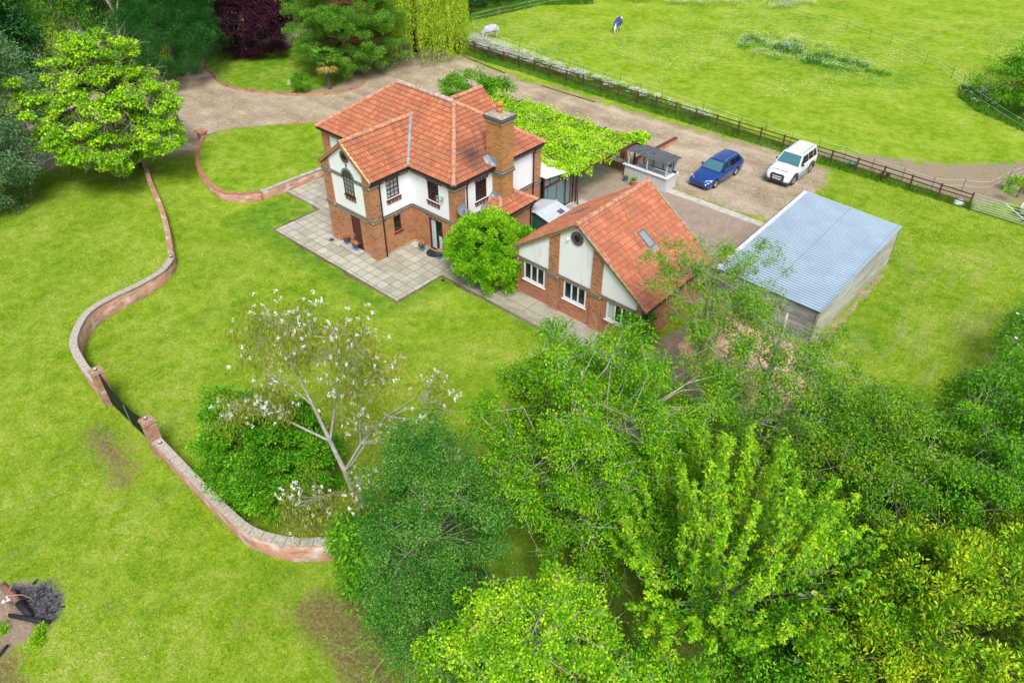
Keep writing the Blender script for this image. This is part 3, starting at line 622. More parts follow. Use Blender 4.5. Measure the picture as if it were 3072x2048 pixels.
# ------------------------------------------------------------------ the house
H=empty('brick_house',(0,0,0),'two storey orange brick and white house with red tiled roofs and tall chimney','house')
EZ=5.05; EY0,EY1=2.70,10.35; EX0,EX1=-8.25,3.85; RY=6.52; RZ=7.66; RX0,RX1=-4.55,.18
# lower walls (brick)
b=MB(); hd=[(1.90,2.75,0.02,2.27)]      # door on facade, along x measured from -4.03
FO=(-4.03,0,0)
wallp(b,FO,X,nY,0,4.03,0,2.5,hd,.10)
wallp(b,(0,0,0),Yv,X,0,2.93,0,2.5,[(1.43,1.98,1.27,2.30)],.10)
wallp(b,(0,2.93,0),X,nY,0,3.6,0,2.5,[(1.34,2.48,.05,2.22)],.10)
wallp(b,(3.6,2.93,0),Yv,X,0,7.25,0,2.5)
b.face([(-4.03,2.93,0),(-4.03,0,0),(-4.03,0,2.5),(-4.03,2.93,2.5)]); b.face([(-8,2.93,0),(-4.03,2.93,0),(-4.03,2.93,2.5),(-8,2.93,2.5)])
b.face([(-8,10.18,0),(-8,2.93,0),(-8,2.93,5.0),(-8,10.18,5.0)]); b.face([(3.6,10.18,0),(-8,10.18,0),(-8,10.18,5.0),(3.6,10.18,5.0)])
b.face([(-4,11.0,0),(0,11.0,0),(0,11.0,5.0),(-2,11.0,6.5),(-4,11.0,5.0)][::-1]); b.face([(0,11,0),(0,10.18,0),(0,10.18,5),(0,11,5)]); b.face([(-4,10.18,0),(-4,11,0),(-4,11,5),(-4,10.18,5)])
b.build('wall',M['brick'],H)
# plinth course
for q_ in ((FO,X,nY,0,1.86),(FO,X,nY,2.8,3.50),((0,0,0),Yv,X,.55,2.9),((0,2.93,0),X,nY,.03,1.3)): b=MB(); b.obox(*q_,.0,.03,0,.15); b.build('plinth',M['stone'],H)
# upper walls (render)
b=MB()
wallp(b,FO,X,nY,0,4.03,2.5,4.98); b.face([(-4.03,0,4.98),(0,0,4.98),(-2.015,0,6.52)])
wallp(b,(0,0,0),Yv,X,0,2.93,2.5,4.98,[(1.14,2.09,3.50,4.62)],.10)
wallp(b,(0,2.93,0),X,nY,0,3.6,2.5,4.98,[(1.42,2.35,3.36,4.57)],.10)
wallp(b,(3.6,2.93,0),Yv,X,0,7.25,2.5,4.98,[(1.67,2.60,3.26,4.48)],.10)
b.face([(-4.03,2.93,2.5),(-4.03,0,2.5),(-4.03,0,4.98),(-4.03,2.93,4.98)]); b.face([(-8,2.93,2.5),(-4.03,2.93,2.5),(-4.03,2.93,4.98),(-8,2.93,4.98)])
b.build('rendered_wall',M['render'],H)
# brick piers
def pier(root,x0,x1,y0,y1,z0,z1,mat=M['brick'],name='brick_pier'):
    b=MB(); b.box(x0,x1,y0,y1,z0,z1); b.box(x0-.02,x1+.02,y0-.02,y1+.02,0,.2) ; return b.build(name,mat,root)
pier(H,-4.10,-3.38,-.07,.62,0,4.98); pier(H,-.53,.07,-.07,.58,0,4.98); pier(H,3.22,3.67,2.86,3.72,0,4.98); pier(H,3.1,3.67,9.58,10.25,0,4.98); pier(H,-8.07,-7.35,2.86,3.5,0,4.98)
b=MB()  # gable side infill of brick under the verge at piers
b.face([(-.53,-.065,4.98),(.02,-.065,4.98),(-.53,-.065,5.38)]); b.build('gable_brick',M['brick'],H); b=MB(); b.face([(-4.05,-.065,4.98),(-3.38,-.065,4.98),(-3.38,-.065,5.45)]); b.build('gable_brick',M['brick'],H)
# decorative bands
b=MB()
for z in (2.55,4.70):
    s=.07
    band(b,FO,X,nY,-.09,.66,z,0,0,s); band(b,FO,X,nY,3.48,4.12,z,0,0,s)
    band(b,(0,0,0),Yv,X,-.12,.60,z,0,0,s); band(b,FO,Yv,nX,-.1,.6,z,0,0,s)
    band(b,(3.6,2.93,0),Yv,X,-.12,.8,z,0,0,s); band(b,(0,2.93,0),X,nY,3.2,3.7,z,0,0,s); band(b,(3.6,2.93,0),Yv,X,6.63,7.34,z,0,0,s)
    if z<4:
        band(b,FO,X,nY,.67,3.47,z); band(b,(0,0,0),Yv,X,.61,2.84,z); band(b,(0,2.93,0),X,nY,.09,3.19,z); band(b,(3.6,2.93,0),Yv,X,.81,2.1,z); band(b,(3.6,2.93,0),Yv,X,5.2,6.62,z)
    else:
        band(b,FO,X,nY,.67,1.70,z); band(b,FO,X,nY,2.70,3.47,z)
        band(b,(0,0,0),Yv,X,.61,1.04,z+.06);band(b,(0,0,0),Yv,X,2.19,2.84,z+.06); band(b,(0,2.93,0),X,nY,.09,1.32,z+.06); band(b,(0,2.93,0),X,nY,2.45,3.19,z+.06)
        band(b,(3.6,2.93,0),Yv,X,.81,1.57,z+.06); band(b,(3.6,2.93,0),Yv,X,2.7,3.05,z+.06); band(b,(3.6,2.93,0),Yv,X,4.05,6.62,z+.06); band(b,(-8,2.93,0),X,nY,0,3.9,z+.06)
b.build('brick_band',[M['darkbrick'],M['cream']],H)
# bluish smears of lime below the lower band are part of the render drip course
b=MB(); b.obox(FO,X,nY,.67,3.47,.0,.02,2.30,2.40); b.build('drip_course',M['lead'],H)
# openings
wd=M['wood']
window(H,(0,0,0),Yv,X,1.14,2.09,3.50,4.62,wd,3,4,True,.09,[(0,1,0,.9)],(.30,0),.19)
window(H,(0,2.93,0),X,nY,1.42,2.35,3.36,4.57,wd,3,4,True,.09,[(.55,1,.0,.35)],(.30,0),.19)
window(H,(3.6,2.93,0),Yv,X,1.67,2.60,3.26,4.48,wd,3,4,True,.09,None,(.28,0),.19)
window(H,(0,0,0),Yv,X,1.43,1.98,1.27,2.30,wd,1,2,True,.09,None,(.09,0),.20,fw_=.09)
pd_=window(H,(0,2.93,0),X,nY,1.34,2.48,.05,2.22,wd,2,1,False,.09,[(.06,.42,.03,.97),(.62,.85,.03,.5)],None,.0,fw_=.11,name='patio_door')
b=MB(); k=14
for i in range(k): b.obox((0,2.93,0),X,nY,1.3+1.24*i/k+.008,1.3+1.24*(i+1)/k-.008,0,.012,2.22,2.42,i%3==0)
b.build('lintel',[M['brickred'],M['brickdk']],H)
# door
b=MB(); b.obox(FO,X,nY,1.90,2.75,-.09,-.05,.02,2.27)
for i in range(9): x=1.97+.72*i/9; b.obox(FO,X,nY,x,x+.072,-.05,-.035,.1,2.19)
b.obox(FO,X,nY,1.90,1.955,-.05,-.02,.02,2.27); b.obox(FO,X,nY,2.695,2.75,-.05,-.02,.02,2.27); b.obox(FO,X,nY,1.955,2.695,-.05,-.02,2.2,2.27)
dr=b.build('door',wd,H); tag(dr,'dark red brown boarded door'); b=MB(); b.lathe((-4.03+2.02,-.0,1.05),[(.025,-.04),(.03,-.01),(.02,.0)],8,axis='y'); b.box(-4.03+1.99,-4.03+2.05,.01,.03,.85,1.0); b.build('handle',M['steel'],dr)
# arched window on the facade
def arch():
    cx,zs,r=-1.82,4.72,.43; z0=3.60; n=14
    b=MB(); pts=[(cx-r,z0),(cx-r,zs)]+[(cx-r*math.cos(PI*i/n),zs+r*math.sin(PI*i/n)) for i in range(1,n)]+[(cx+r,zs),(cx+r,z0)]
    def inner(p,t): 
        x,z=p; return (cx+(x-cx)*(1-t/r),zs+(z-zs)*(1-t/r) if z>zs else max(z,z0+t))
    for i in range(len(pts)-1):
        p,q=pts[i],pts[i+1];pi,qi=inner(p,.045),inner(q,.045)
        b.poly([(p[0],-.005,p[1]),(q[0],-.005,q[1]),(qi[0],-.005,qi[1]),(pi[0],-.005,pi[1]),(p[0],-.05,p[1]),(q[0],-.05,q[1]),(qi[0],-.05,qi[1]),(pi[0],-.05,pi[1])],[(4,5,6,7),(0,1,5,4),(2,3,7,6)])
    b.box(cx-r,cx+r,-.05,-.005,z0,z0+.07)
    for i in (1,2): x=cx-r+2*r*i/3; b.box(x-.008,x+.008,-.04,-.012,z0,zs+r*.86)
    for z in (3.93,4.22,4.5): b.box(cx-r,cx+r,-.042,-.012,z-.008,z+.008)
    b.box(cx-r,cx+r,-.045,-.012,zs-.02,zs+.02)
    for rr in (.2,): 
        for i in range(8):
            a,c=PI*i/8,PI*(i+1)/8; b.bar((cx-rr*math.cos(a),-.03,zs+rr*math.sin(a)),(cx-rr*math.cos(c),-.03,zs+rr*math.sin(c)),.02,.02)
    w=b.build('arched_window',wd,H)
    b=MB(); b.face([(x,-.012,z) for x,z in pts[1:-1]][::-1]); b.build('pane',M['glassgreen'],w); b=MB(); b.box(cx-r+.03,cx+r-.03,-.016,-.013,z0+.05,zs-.03); b.build('pane',M['glass'],w)
    b=MB(); b.box(cx-r+.02,cx+r-.02,-.0105,-.004,z0+.02,zs-.05); b.build('curtain',M['curtain'],w)
    b=MB(); m=18
    for i in range(m):
        a,c=PI*i/m+.02,PI*(i+1)/m-.02; r0,r1=r+.005,r+.125
        v=[(cx-rr*math.cos(t),y,zs+rr*math.sin(t)) for y in (-.002,-.06) for rr,t in((r0,a),(r1,a),(r1,c),(r0,c))]
        b.poly(v,[(4,5,6,7),(0,1,5,4),(1,2,6,5),(2,3,7,6),(3,0,4,7)],i%2)
    for sx in (-1,1):
        for i in range(2):
            x0,x1=sorted((cx+sx*(r+.005),cx+sx*(r+.125))); b.box(x0,x1,-.06,-.002,zs-.09*(i+1)+.006,zs-.09*i-.006,i%2)
    b.build('brick_arch',[M['darkbrick'],M['lead']],w)
    b=MB(); b.box(cx-r-.06,cx+r+.06,-.09,-.002,z0-.07,z0-.005,2)
    for i in range(11): x=cx-r-.03+(2*r+.06)*i/11; b.box(x+.006,x+(2*r+.06)/11-.006,-.04-.01*(i%2),-.002,z0-.33,z0-.07,i%3==0)
    b.build('sill',[M['brickdk'],M['cream2'],wd],w)
    b=MB(); b.box(cx-.04,cx+.04,-.05,-.002,5.33,5.53); b.build('keystone',M['darkbrick'],w)
arch()
def roundwin(root,cx,y,cz,r0,r1,nb=22):
    b=MB()
    for i in range(nb):
        a,c=2*PI*i/nb+.03,2*PI*(i+1)/nb-.03
        v=[(cx-rr*math.cos(t),yy,cz+rr*math.sin(t)) for yy in (y-.002,y-.06) for rr,t in((r0,a),(r1,a),(r1,c),(r0,c))]
        b.poly(v,[(4,5,6,7),(0,1,5,4),(1,2,6,5),(2,3,7,6),(3,0,4,7)],i%2)
    w=b.build('round_window',[M['darkbrick'],M['brickdk']],root)
    b=MB(); b.lathe((cx,y-.03,cz),[(r0*.99,.0),(r0*.99,-.015),(r0*.84,-.02),(r0*.84,.0)],24,axis='y'); b.build('frame',M['brickdk'],w)
    b=MB(); b.lathe((cx,y-.03,cz),[(r0*.84,.0),(r0*.84,-.006)],24,axis='y'); b.build('pane',M['glassgreen'],w)
roundwin(H,-1.88,0,5.95,.23,.36)
# lean-to bay against the east wall
b=MB(); wallp(b,(5.0,5.2,0),Yv,X,0,2.8,0,2.5); wallp(b,(3.6,5.2,0),X,nY,0,1.4,0,2.5); b.face([(5.0,8.0,0),(3.6,8.0,0),(3.6,8.0,2.5),(5,8,2.5)])
bay=b.build('bay',M['brick'],H); b=MB(); band(b,(5.0,5.2,0),Yv,X,-.09,2.9,2.35); band(b,(3.6,5.2,0),X,nY,0,1.4,2.35); b.build('brick_band',[M['darkbrick'],M['cream']],bay)
ez=2.58; sl=math.hypot(1.55,.95)
BX0,BX1,BY0,BY1=3.6,5.18,5.02,8.16; TY0,TY1=BY0+1.56,BY1-1.56; TZ=ez+.98
def slope_face(name,root,pts,mat,**k):
    """pts 3D planar convex; first two = eave edge"""
    P=[Vector(p) for p in pts]; U=(P[1]-P[0]).normalized(); n=(P[1]-P[0]).cross(P[2]-P[0]).normalized(); Vv=n.cross(U); 
    if Vv.z<0: Vv=-Vv
    return tile_face(name,root,P[0],U,Vv,[((p-P[0]).dot(U),(p-P[0]).dot(Vv)) for p in P],mat,**k)
slope_face('bay_roof',H,[(BX1,BY0,ez),(BX1,BY1,ez),(BX0,TY1,TZ),(BX0,TY0,TZ)],M['tile']); slope_face('bay_roof',H,[(BX0,BY0,ez),(BX1,BY0,ez),(BX0,TY0,TZ)],M['tile']); slope_face('bay_roof',H,[(BX1,BY1,ez),(BX0,BY1,ez),(BX0,TY1,TZ)],M['tile'])
ridge_line('ridge_tiles',H,(BX1,BY0,ez+.06),(BX0,TY0,TZ+.06),M['ridge']); ridge_line('ridge_tiles',H,(BX1,BY1,ez+.06),(BX0,TY1,TZ+.06),M['ridge'])
b=MB(); b.box(BX1-.06,BX1,BY0,BY1,ez-.14,ez); b.build('fascia',M['fascia'],H); b=MB(); b.box(BX0,BX1-.062,BY0,BY0+.05,ez-.14,ez); b.build('fascia',M['fascia'],H)
gutter(H,[(BX1+.04,BY0-.04,ez-.03),(BX1+.04,BY1+.04,ez-.03)]); downpipe(H,5.05,7.75,2.5,dx=.12)
b=MB()
b.poly([(3.605,BY0-.05,ez+.02),(3.605,TY0,TZ+.13),(3.605,TY0,TZ+.27),(3.605,BY0-.05,ez+.2),(3.8,BY0-.05,ez+.07),(3.8,TY0,TZ+.05)],[(0,1,2,3),(0,4,5,1)]); b.build('flashing',M['lead'],H)
# chimney
b=MB(); cx0,cx1,cy0,cy1=3.2,4.36,6.0,6.94
b.box(cx0+.35,cx1,cy0,cy1,0,4.55); b.box(cx0,cx1+.03,cy0-.03,cy1+.03,4.86,7.62)
ch=b.build('chimney',M['brickchim'],H)
b=MB(); b.box(cx0,cx1+.05,cy0-.05,cy1+.05,4.58,4.66,1); b.box(cx0,cx1+.09,cy0-.09,cy1+.09,4.66,4.75,0); b.box(cx0,cx1+.06,cy0-.06,cy1+.06,4.75,4.83,1); b.box(cx0,cx1+.08,cy0-.08,cy1+.08,4.83,4.87,0); b.build('brick_band',[M['darkbrick'],M['cream']],ch)
b=MB()
for z,e,m_ in ((7.62,.06,0),(7.70,.09,1),(7.78,.12,2),(7.86,.10,2)): b.box(cx0-e,cx1+.03+e,cy0-.03-e,cy1+.03+e,z,z+.08,m_)
b.build('corbel',[M['cream'],M['darkbrick'],M['darkbrick']],ch)
lich=plain('lichened mortar cap',(.34,.30,.20),.95,var=.6,sc=8)
b=MB(); b.poly([(cx0-.08,cy0-.1,7.94),(cx1+.1,cy0-.1,7.94),(cx1+.1,cy1+.1,7.94),(cx0-.08,cy1+.1,7.94),(3.5,6.25,8.06),(4.05,6.25,8.06),(4.05,6.7,8.06),(3.5,6.7,8.06)],[(0,1,5,4),(1,2,6,5),(2,3,7,6),(3,0,4,7),(4,5,6,7)]); b.build('mortar_cap',lich,ch)
potm=plain('terracotta',(.60,.20,.09),.7,var=.2); b=MB(); b.lathe((3.78,6.47,8.04),[(.155,0),(.15,.25),(.13,.28),(.13,.34),(.175,.37),(.18,.50),(.14,.52),(.12,.3)],16); b.build('chimney_pot',potm,ch,smooth=True)
b=MB(); b.poly([(3.55,5.55,5.30),(3.95,5.95,5.06),(3.95,6.0,5.35),(3.3,6.0,5.62),(3.3,5.6,5.58)],[(0,1,2,3,4)]); b.box(3.3,4.0,5.955,5.975,5.05,5.6); b.poly([(3.4,5.7,5.43),(3.86,5.7,5.12),(3.86,5.975,5.16),(3.4,5.975,5.47)],[(0,1,2,3)]); b.build('flashing',M['lead'],ch)
b=MB(); b.poly([(4.37,cy0-.05,TZ-.62),(4.6,cy0-.25,TZ-.72),(4.6,cy1+.25,TZ-.72),(4.37,cy1+.05,TZ-.40)],[(0,1,2,3)]); b.box(3.62,4.42,cy0-.045,cy0-.033,2.95,3.5); b.box(3.6,4.4,cy1+.033,cy1+.045,3.0,3.5); b.build('flashing',M['lead'],ch)
# main roof
slope_face('roof',H,[(EX0,EY0,EZ),(EX1,EY0,EZ),(RX1,RY,RZ),(RX0,RY,RZ)],M['tile'])
slope_face('roof',H,[(EX1,EY0,EZ),(EX1,EY1,EZ),(RX1,RY,RZ)],M['tilesoot'])
slope_face('roof',H,[(EX1,EY1,EZ),(EX0,EY1,EZ),(RX0,RY,RZ),(RX1,RY,RZ)],M['tile'])
slope_face('roof',H,[(EX0,EY1,EZ),(EX0,EY0,EZ),(RX0,RY,RZ)],M['tile'])
g=.07
ridge_line('ridge_tiles',H,(RX0,RY,RZ+g),(RX1,RY,RZ+g),M['ridgeold'],.15); ridge_line('hip_tiles',H,(EX1,EY0,EZ+g),(RX1,RY,RZ+g),M['ridge'],.14); ridge_line('hip_tiles',H,(EX1,EY1,EZ+g),(RX1,RY,RZ+g),M['ridge'],.14)
ridge_line('hip_tiles',H,(EX0,EY0,EZ+g),(RX0,RY,RZ+g),M['ridge'],.14); ridge_line('hip_tiles',H,(EX0,EY1,EZ+g),(RX0,RY,RZ+g),M['ridge'],.14)
# front wing roof
wx0,wx1,wc,wy=-4.28,.24,-2.02,-.10; WZ=6.72; wend=RY-(RZ-WZ)/((RZ-EZ)/(RY-EY0)); 
slope_face('wing_roof',H,[(wx1,wy,EZ),(wx1,EY0+.02,EZ),(wc,wend+.02,WZ),(wc,wy,WZ)],M['tile'])
slope_face('wing_roof',H,[(wx0,EY0+.02,EZ),(wx0,wy,EZ),(wc,wy,WZ),(wc,wend+.02,WZ)],M['tile'])
ridge_line('ridge_tiles',H,(wc,wy-.02,WZ+g),(wc,wend+.1,WZ+g),M['ridge'],.14)
b=MB(); b.bar((wx1+.03,EY0-.05,EZ+.09),(wc,wend,WZ+.09),.15,.08); b.build('valley',M['lead'],H)
for x in (wx0-.02,wx1+.02): b=MB(); b.bar((x,wy-.03,EZ-.09),(wc,wy-.03,WZ-.07),.05,.2); b.build('verge_board',M['verge'],H)
for x in (wx0,wx1): b=MB(); b.bar((x,wy+.02,EZ+.03),(wc,wy+.02,WZ+.045),.14,.05); b.build('verge_mortar',M['cream'],H)
# rear wing roof
rx0,rx1=-4.28,.24; rye=11.15
slope_face('rear_roof',H,[(rx1,EY1-.4,EZ),(rx1,rye,EZ),(wc,rye,WZ),(wc,7.6,WZ)],M['tile']); slope_face('rear_roof',H,[(rx0,rye,EZ),(rx0,EY1-.4,EZ),(wc,7.6,WZ),(wc,rye,WZ)],M['tile'])
ridge_line('ridge_tiles',H,(wc,7.6,WZ+g),(wc,rye,WZ+g),M['ridge'],.14)
# fascias, soffits, gutters
class FB:
    def box(s,*a): q=MB(); q.box(*a); q.build('fascia',M['fascia'],H)
b=FB()
b.box(.24,EX1-.03,EY0+.02,EY0+.06,EZ-.2,EZ-.01); b.box(EX1-.06,EX1-.02,EY0+.02,EY1-.02,EZ-.2,EZ-.01); b.box(wx1-.06,wx1-.02,wy+.02,EY0+.02,EZ-.2,EZ-.01)
b.box(EX0+.02,wx0,EY0+.02,EY0+.06,EZ-.2,EZ-.01); b.box(EX0+.02,EX0+.06,EY0+.06,EY1-.02,EZ-.2,EZ-.01); b.box(wx0+.02,wx0+.06,wy+.02,EY0,EZ-.2,EZ-.01)
b.box(.2,EX1-.06,EY0+.06,2.97,EZ-.1,EZ-.08); b.box(3.55,EX1-.06,EY0+.06,EY1-.02,EZ-.1,EZ-.08); b.box(-.02,wx1-.06,wy+.05,EY0+.02,EZ-.1,EZ-.08); b.box(EX0+.06,wx0,EY0+.06,2.97,EZ-.1,EZ-.08)
gutter(H,[(wx1+.05,wy,EZ-.05),(wx1+.05,EY0-.05,EZ-.06),(EX1+.05,EY0-.05,EZ-.05),(EX1+.05,EY1,EZ-.05)]); gutter(H,[(wx0-.05,wy,EZ-.05),(wx0-.05,EY0-.05,EZ-.05),(EX0,EY0-.05,EZ-.05)])
downpipe(H,.12,.60,EZ-.08,dx=.17); downpipe(H,3.74,3.80,EZ-.08,dx=.15); downpipe(H,3.74,9.5,EZ-.08,dx=.15)
b=MB(); b.box(2.55,2.70,2.86,2.93,4.60,4.74); b.build('air_vent',M['brickdk'],H)
b=MB(); b.box(.0,.02,.70,.88,2.28,2.40); b.build('air_vent',M['brickdk'],H)
# floodlight and dish
fl=empty('floodlight',(2.72,2.9,3.9),'small grey floodlight fixed to the white upper wall beside the middle window','lamp')
b=MB(); b.box(2.62,2.82,2.70,2.82,3.86,3.99); b.box(2.69,2.75,2.82,2.93,3.88,3.95); b.box(2.66,2.78,2.72,2.84,3.76,3.84); b.build('housing',plain('grey metal',(.25,.32,.35),.4),fl); b=MB(); b.face([(2.63,2.699,3.87),(2.81,2.699,3.87),(2.81,2.699,3.98),(2.63,2.699,3.98)]); b.build('lamp_glass',M['white'],fl)
ds=empty('satellite_dish',(3.9,3.2,3.5),'grey satellite dish on the brick corner pier above the bright green bush','dish')
b=MB(); c=Vector((4.02,3.1,3.52)); ax=Vector((.75,-.35,.45)).normalized(); a1=ax.cross(Vector((0,0,1))).normalized(); a2=a1.cross(ax); rings=[]
for k,rr in enumerate((0,.1,.2,.29,.30)):
    for t in range(18):
        an=2*PI*t/18; rings.append(c+a1*rr*math.cos(an)+a2*rr*1.1*math.sin(an)+ax*(rr*rr*.9 if k<4 else rr*rr*.9-.015))
b.poly(rings,[(j*18+t,j*18+(t+1)%18,(j+1)*18+(t+1)%18,(j+1)*18+t) for j in range(4) for t in range(18)]); b.build('reflector',plain('dish grey',(.16,.20,.21),.5),ds)
b=MB(); b.tube([c,c-a2*.28+ax*.1,c+ax*.36-a2*.1],.012,6); b.box(c.x+ax.x*.36-.03,c.x+ax.x*.36+.03,c.y+ax.y*.36-.03,c.y+ax.y*.36+.03,c.z+.08,c.z+.15); b.tube([c,(3.68,3.2,3.45)],.02,6); b.build('arm',M['black'],ds)
# ------------------------------------------------------------------ conservatory
CO=empty('conservatory',(2,11.7,0),'glazed conservatory with white roof and sliding doors between house and vine pergola','conservatory')
cx=3.98; 
b=MB(); b.box(-4,cx-.08,13.02,13.2,.0,2.2); b.box(cx-.25,cx,13.0,13.25,0,2.3); b.build('brick_pier',M['brick'],CO)
b=MB()
b.box(cx-.06,cx,10.25,10.33,0,2.6); b.box(cx-.06,cx,12.92,13.0,0,2.25); b.box(cx-.08,cx+.02,10.25,13.0,2.02,2.14); b.box(cx-.08,cx+.02,10.25,13.0,.0,.10); b.box(cx-.06,cx,12.4,12.48,.1,2.02)
b.box(cx-.04,cx-.02,10.8,10.88,2.14,2.62);b.box(cx-.04,cx-.02,11.7,11.78,2.14,2.48); b.bar((cx-.03,10.25,2.66),(cx-.03,13.05,2.28),.06,.08)
b.build('frame',wd,CO)
b=MB(); b.box(cx-.045,cx-.015,10.62,10.68,.1,2.02); b.box(cx-.045,cx-.015,11.5,11.57,.1,2.02); b.box(cx-.045,cx-.015,12.33,12.39,.1,2.02); b.build('sliding_door',plain('dark grey frame',(.07,.09,.11),.4),CO)
b=MB(); b.face([(cx-.03,10.3,.1),(cx-.03,12.95,.1),(cx-.03,12.95,2.05),(cx-.03,10.3,2.05)]); b.face([(cx-.03,10.3,2.14),(cx-.03,12.95,2.14),(cx-.03,12.95,2.25),(cx-.03,10.3,2.62)])
gpale=glassmat('sky tinted glass',(.8,.95,.95),.25); gpale.node_tree.nodes['Principled BSDF'].inputs['Base Color'].default_value=(.17,.30,.34,1); b.build('pane',gpale,CO)  # pale base colour paints the reflected sky into the panes
b=MB(); b.poly([(-4,10.18,2.86),(cx+.18,10.18,2.86),(cx+.18,13.35,2.36),(-4,13.35,2.36),(-4,10.18,2.80),(cx+.18,10.18,2.80),(cx+.18,13.35,2.30),(-4,13.35,2.30)],[(0,1,2,3),(7,6,5,4),(0,4,5,1),(1,5,6,2),(2,6,7,3),(3,7,4,0)])
b.build('roof',M['white'],CO)
b=MB(); b.face([(-3.5,10.3,.06),(3.9,10.3,.06),(3.9,13,.06),(-3.5,13,.06)]); b.box(2.2,3.2,10.9,11.5,.06,.5); b.box(1.5,3,12.0,12.6,.06,.75); b.build('floor',M['conc'],CO)
downpipe(CO,4.06,13.1,2.35)
# ------------------------------------------------------------------ garage block
G_=empty('garage_building',(11.95,6.1,0),'low red brick outbuilding with white gable, three white windows and roof skylights','outbuilding')
gx0,gx1,gc=7.97,15.95,11.97; gy0,gy1=3.17,9.05; gez,grz=2.62,5.70; ex0,ex1=7.58,16.36
W1,W2,W3=(8.52,9.95,1.04,2.14),(11.24,12.67,1.04,2.14),(13.98,15.38,1.04,2.16)
rel=lambda w:(w[0]-gx0,w[1]-gx0,w[2],w[3])
b=MB(); wallp(b,(gx0,gy0,0),X,nY,0,gx1-gx0,0,2.2,[rel(W1),rel(W2),rel(W3)],.08)
b.face([(gx1,gy0,0),(gx1,gy1,0),(gx1,gy1,2.9),(gx1,gy0,2.9)]); b.face([(gx0,gy1,0),(gx0,gy0,0),(gx0,gy0,2.85),(gx0,gy1,2.85)]); b.face([(gx1,gy1,0),(gx0,gy1,0),(gx0,gy1,2.85),(gc,gy1,5.6),(gx1,gy1,2.85)])
b.build('wall',M['brickred'],G_)
kz=(grz-gez)/(gc-ex0); rz=lambda x: gez+kz*((x-ex0) if x<gc else (ex1-x))-.05
b=MB(); b.face([(gx0,gy0,2.2),(gx1,gy0,2.2),(gx1,gy0,rz(gx1)),(gc,gy0,rz(gc)),(gx0,gy0,rz(gx0))]); b.build('rendered_wall',M['rendergar'],G_)
for x0,x1 in ((gx0-.06,8.16),(10.25,10.87),(12.98,13.60),(15.75,gx1+.06)):
    z0_,z1_=rz(max(x0,gx0)),rz(min(x1,gx1)); 
    b=MB(); b.poly([(x0,gy0-.07,0),(x1,gy0-.07,0),(x1,gy0-.07,z1_),(x0,gy0-.07,z0_),(x0,gy0+.02,0),(x1,gy0+.02,0),(x1,gy0+.02,z1_),(x0,gy0+.02,z0_)],[(0,1,2,3),(1,5,6,2),(4,0,3,7),(3,2,6,7)]); b.box(x0-.03,x1+.03,gy0-.1,gy0,0,.12); b.build('brick_pier',M['brick'],G_)
b=MB(); GO=(gx0,gy0,0)
for a,c_ in ((.2,2.27),(2.91,5.0),(5.64,7.77)): band(b,GO,X,nY,a,c_,2.27)
for x0,x1 in ((-.07,.2),(2.27,2.91),(5.0,5.64),(7.77,8.05)): band(b,GO,X,nY,x0,x1,2.16,0,0,.07)
b.build('brick_band',[M['darkbrick'],M['cream']],G_)
for w in (W1,W2,W3): window(G_,GO,X,nY,w[0]-gx0,w[1]-gx0,w[2],w[3],M['white'],3,1,False,.05,[(.05,.3,0,.9)] if w is W3 else None,(.05,0),fw_=.08,cas=True)
roundwin(G_,11.93,gy0,4.86,.23,.37)
b=MB(); b.box(11.36,11.44,gy0-.1,gy0-.002,4.58,4.68); b.lathe((11.4,gy0-.08,4.6),[(.05,-.06),(.03,0)],8,axis='y'); b.build('alarm_light',M['white'],G_)
vy=3.0; ry=9.15
slope_face('roof',G_,[(ex1,vy,gez),(ex1,ry,gez),(gc,ry,grz),(gc,vy,grz)],M['tileg']); slope_face('roof',G_,[(ex0,ry,gez),(ex0,vy,gez),(gc,vy,grz),(gc,ry,grz)],M['tileg'])
ridge_line('ridge_tiles',G_,(gc,vy-.03,grz+.07),(gc,ry,grz+.07),M['ridge'],.15,.40)
for x_,y_ in ((ex0-.02,vy+.03),(ex1+.02,vy+.03),(ex0-.02,ry-.03),(ex1+.02,ry-.03)): b=MB(); b.bar((x_,y_,gez-.07),(gc,y_,grz-.07),.05,.16); b.build('verge_board',M['verge'],G_)
mosscem=plain('mossy verge mortar',(.30,.27,.15),.95,var=.5,sc=7)
for x_,y_ in ((ex0,vy+.01),(ex1,vy+.01),(ex1,ry)): b=MB(); b.bar((x_,y_,gez+.03),(gc,y_,grz+.05),.11,.06); b.build('verge_mortar',mosscem,G_)
gutter(G_,[(ex0-.04,vy,gez-.05),(ex0-.04,ry,gez-.05)]); gutter(G_,[(ex1+.04,vy,gez-.05),(ex1+.04,ry,gez-.05)])
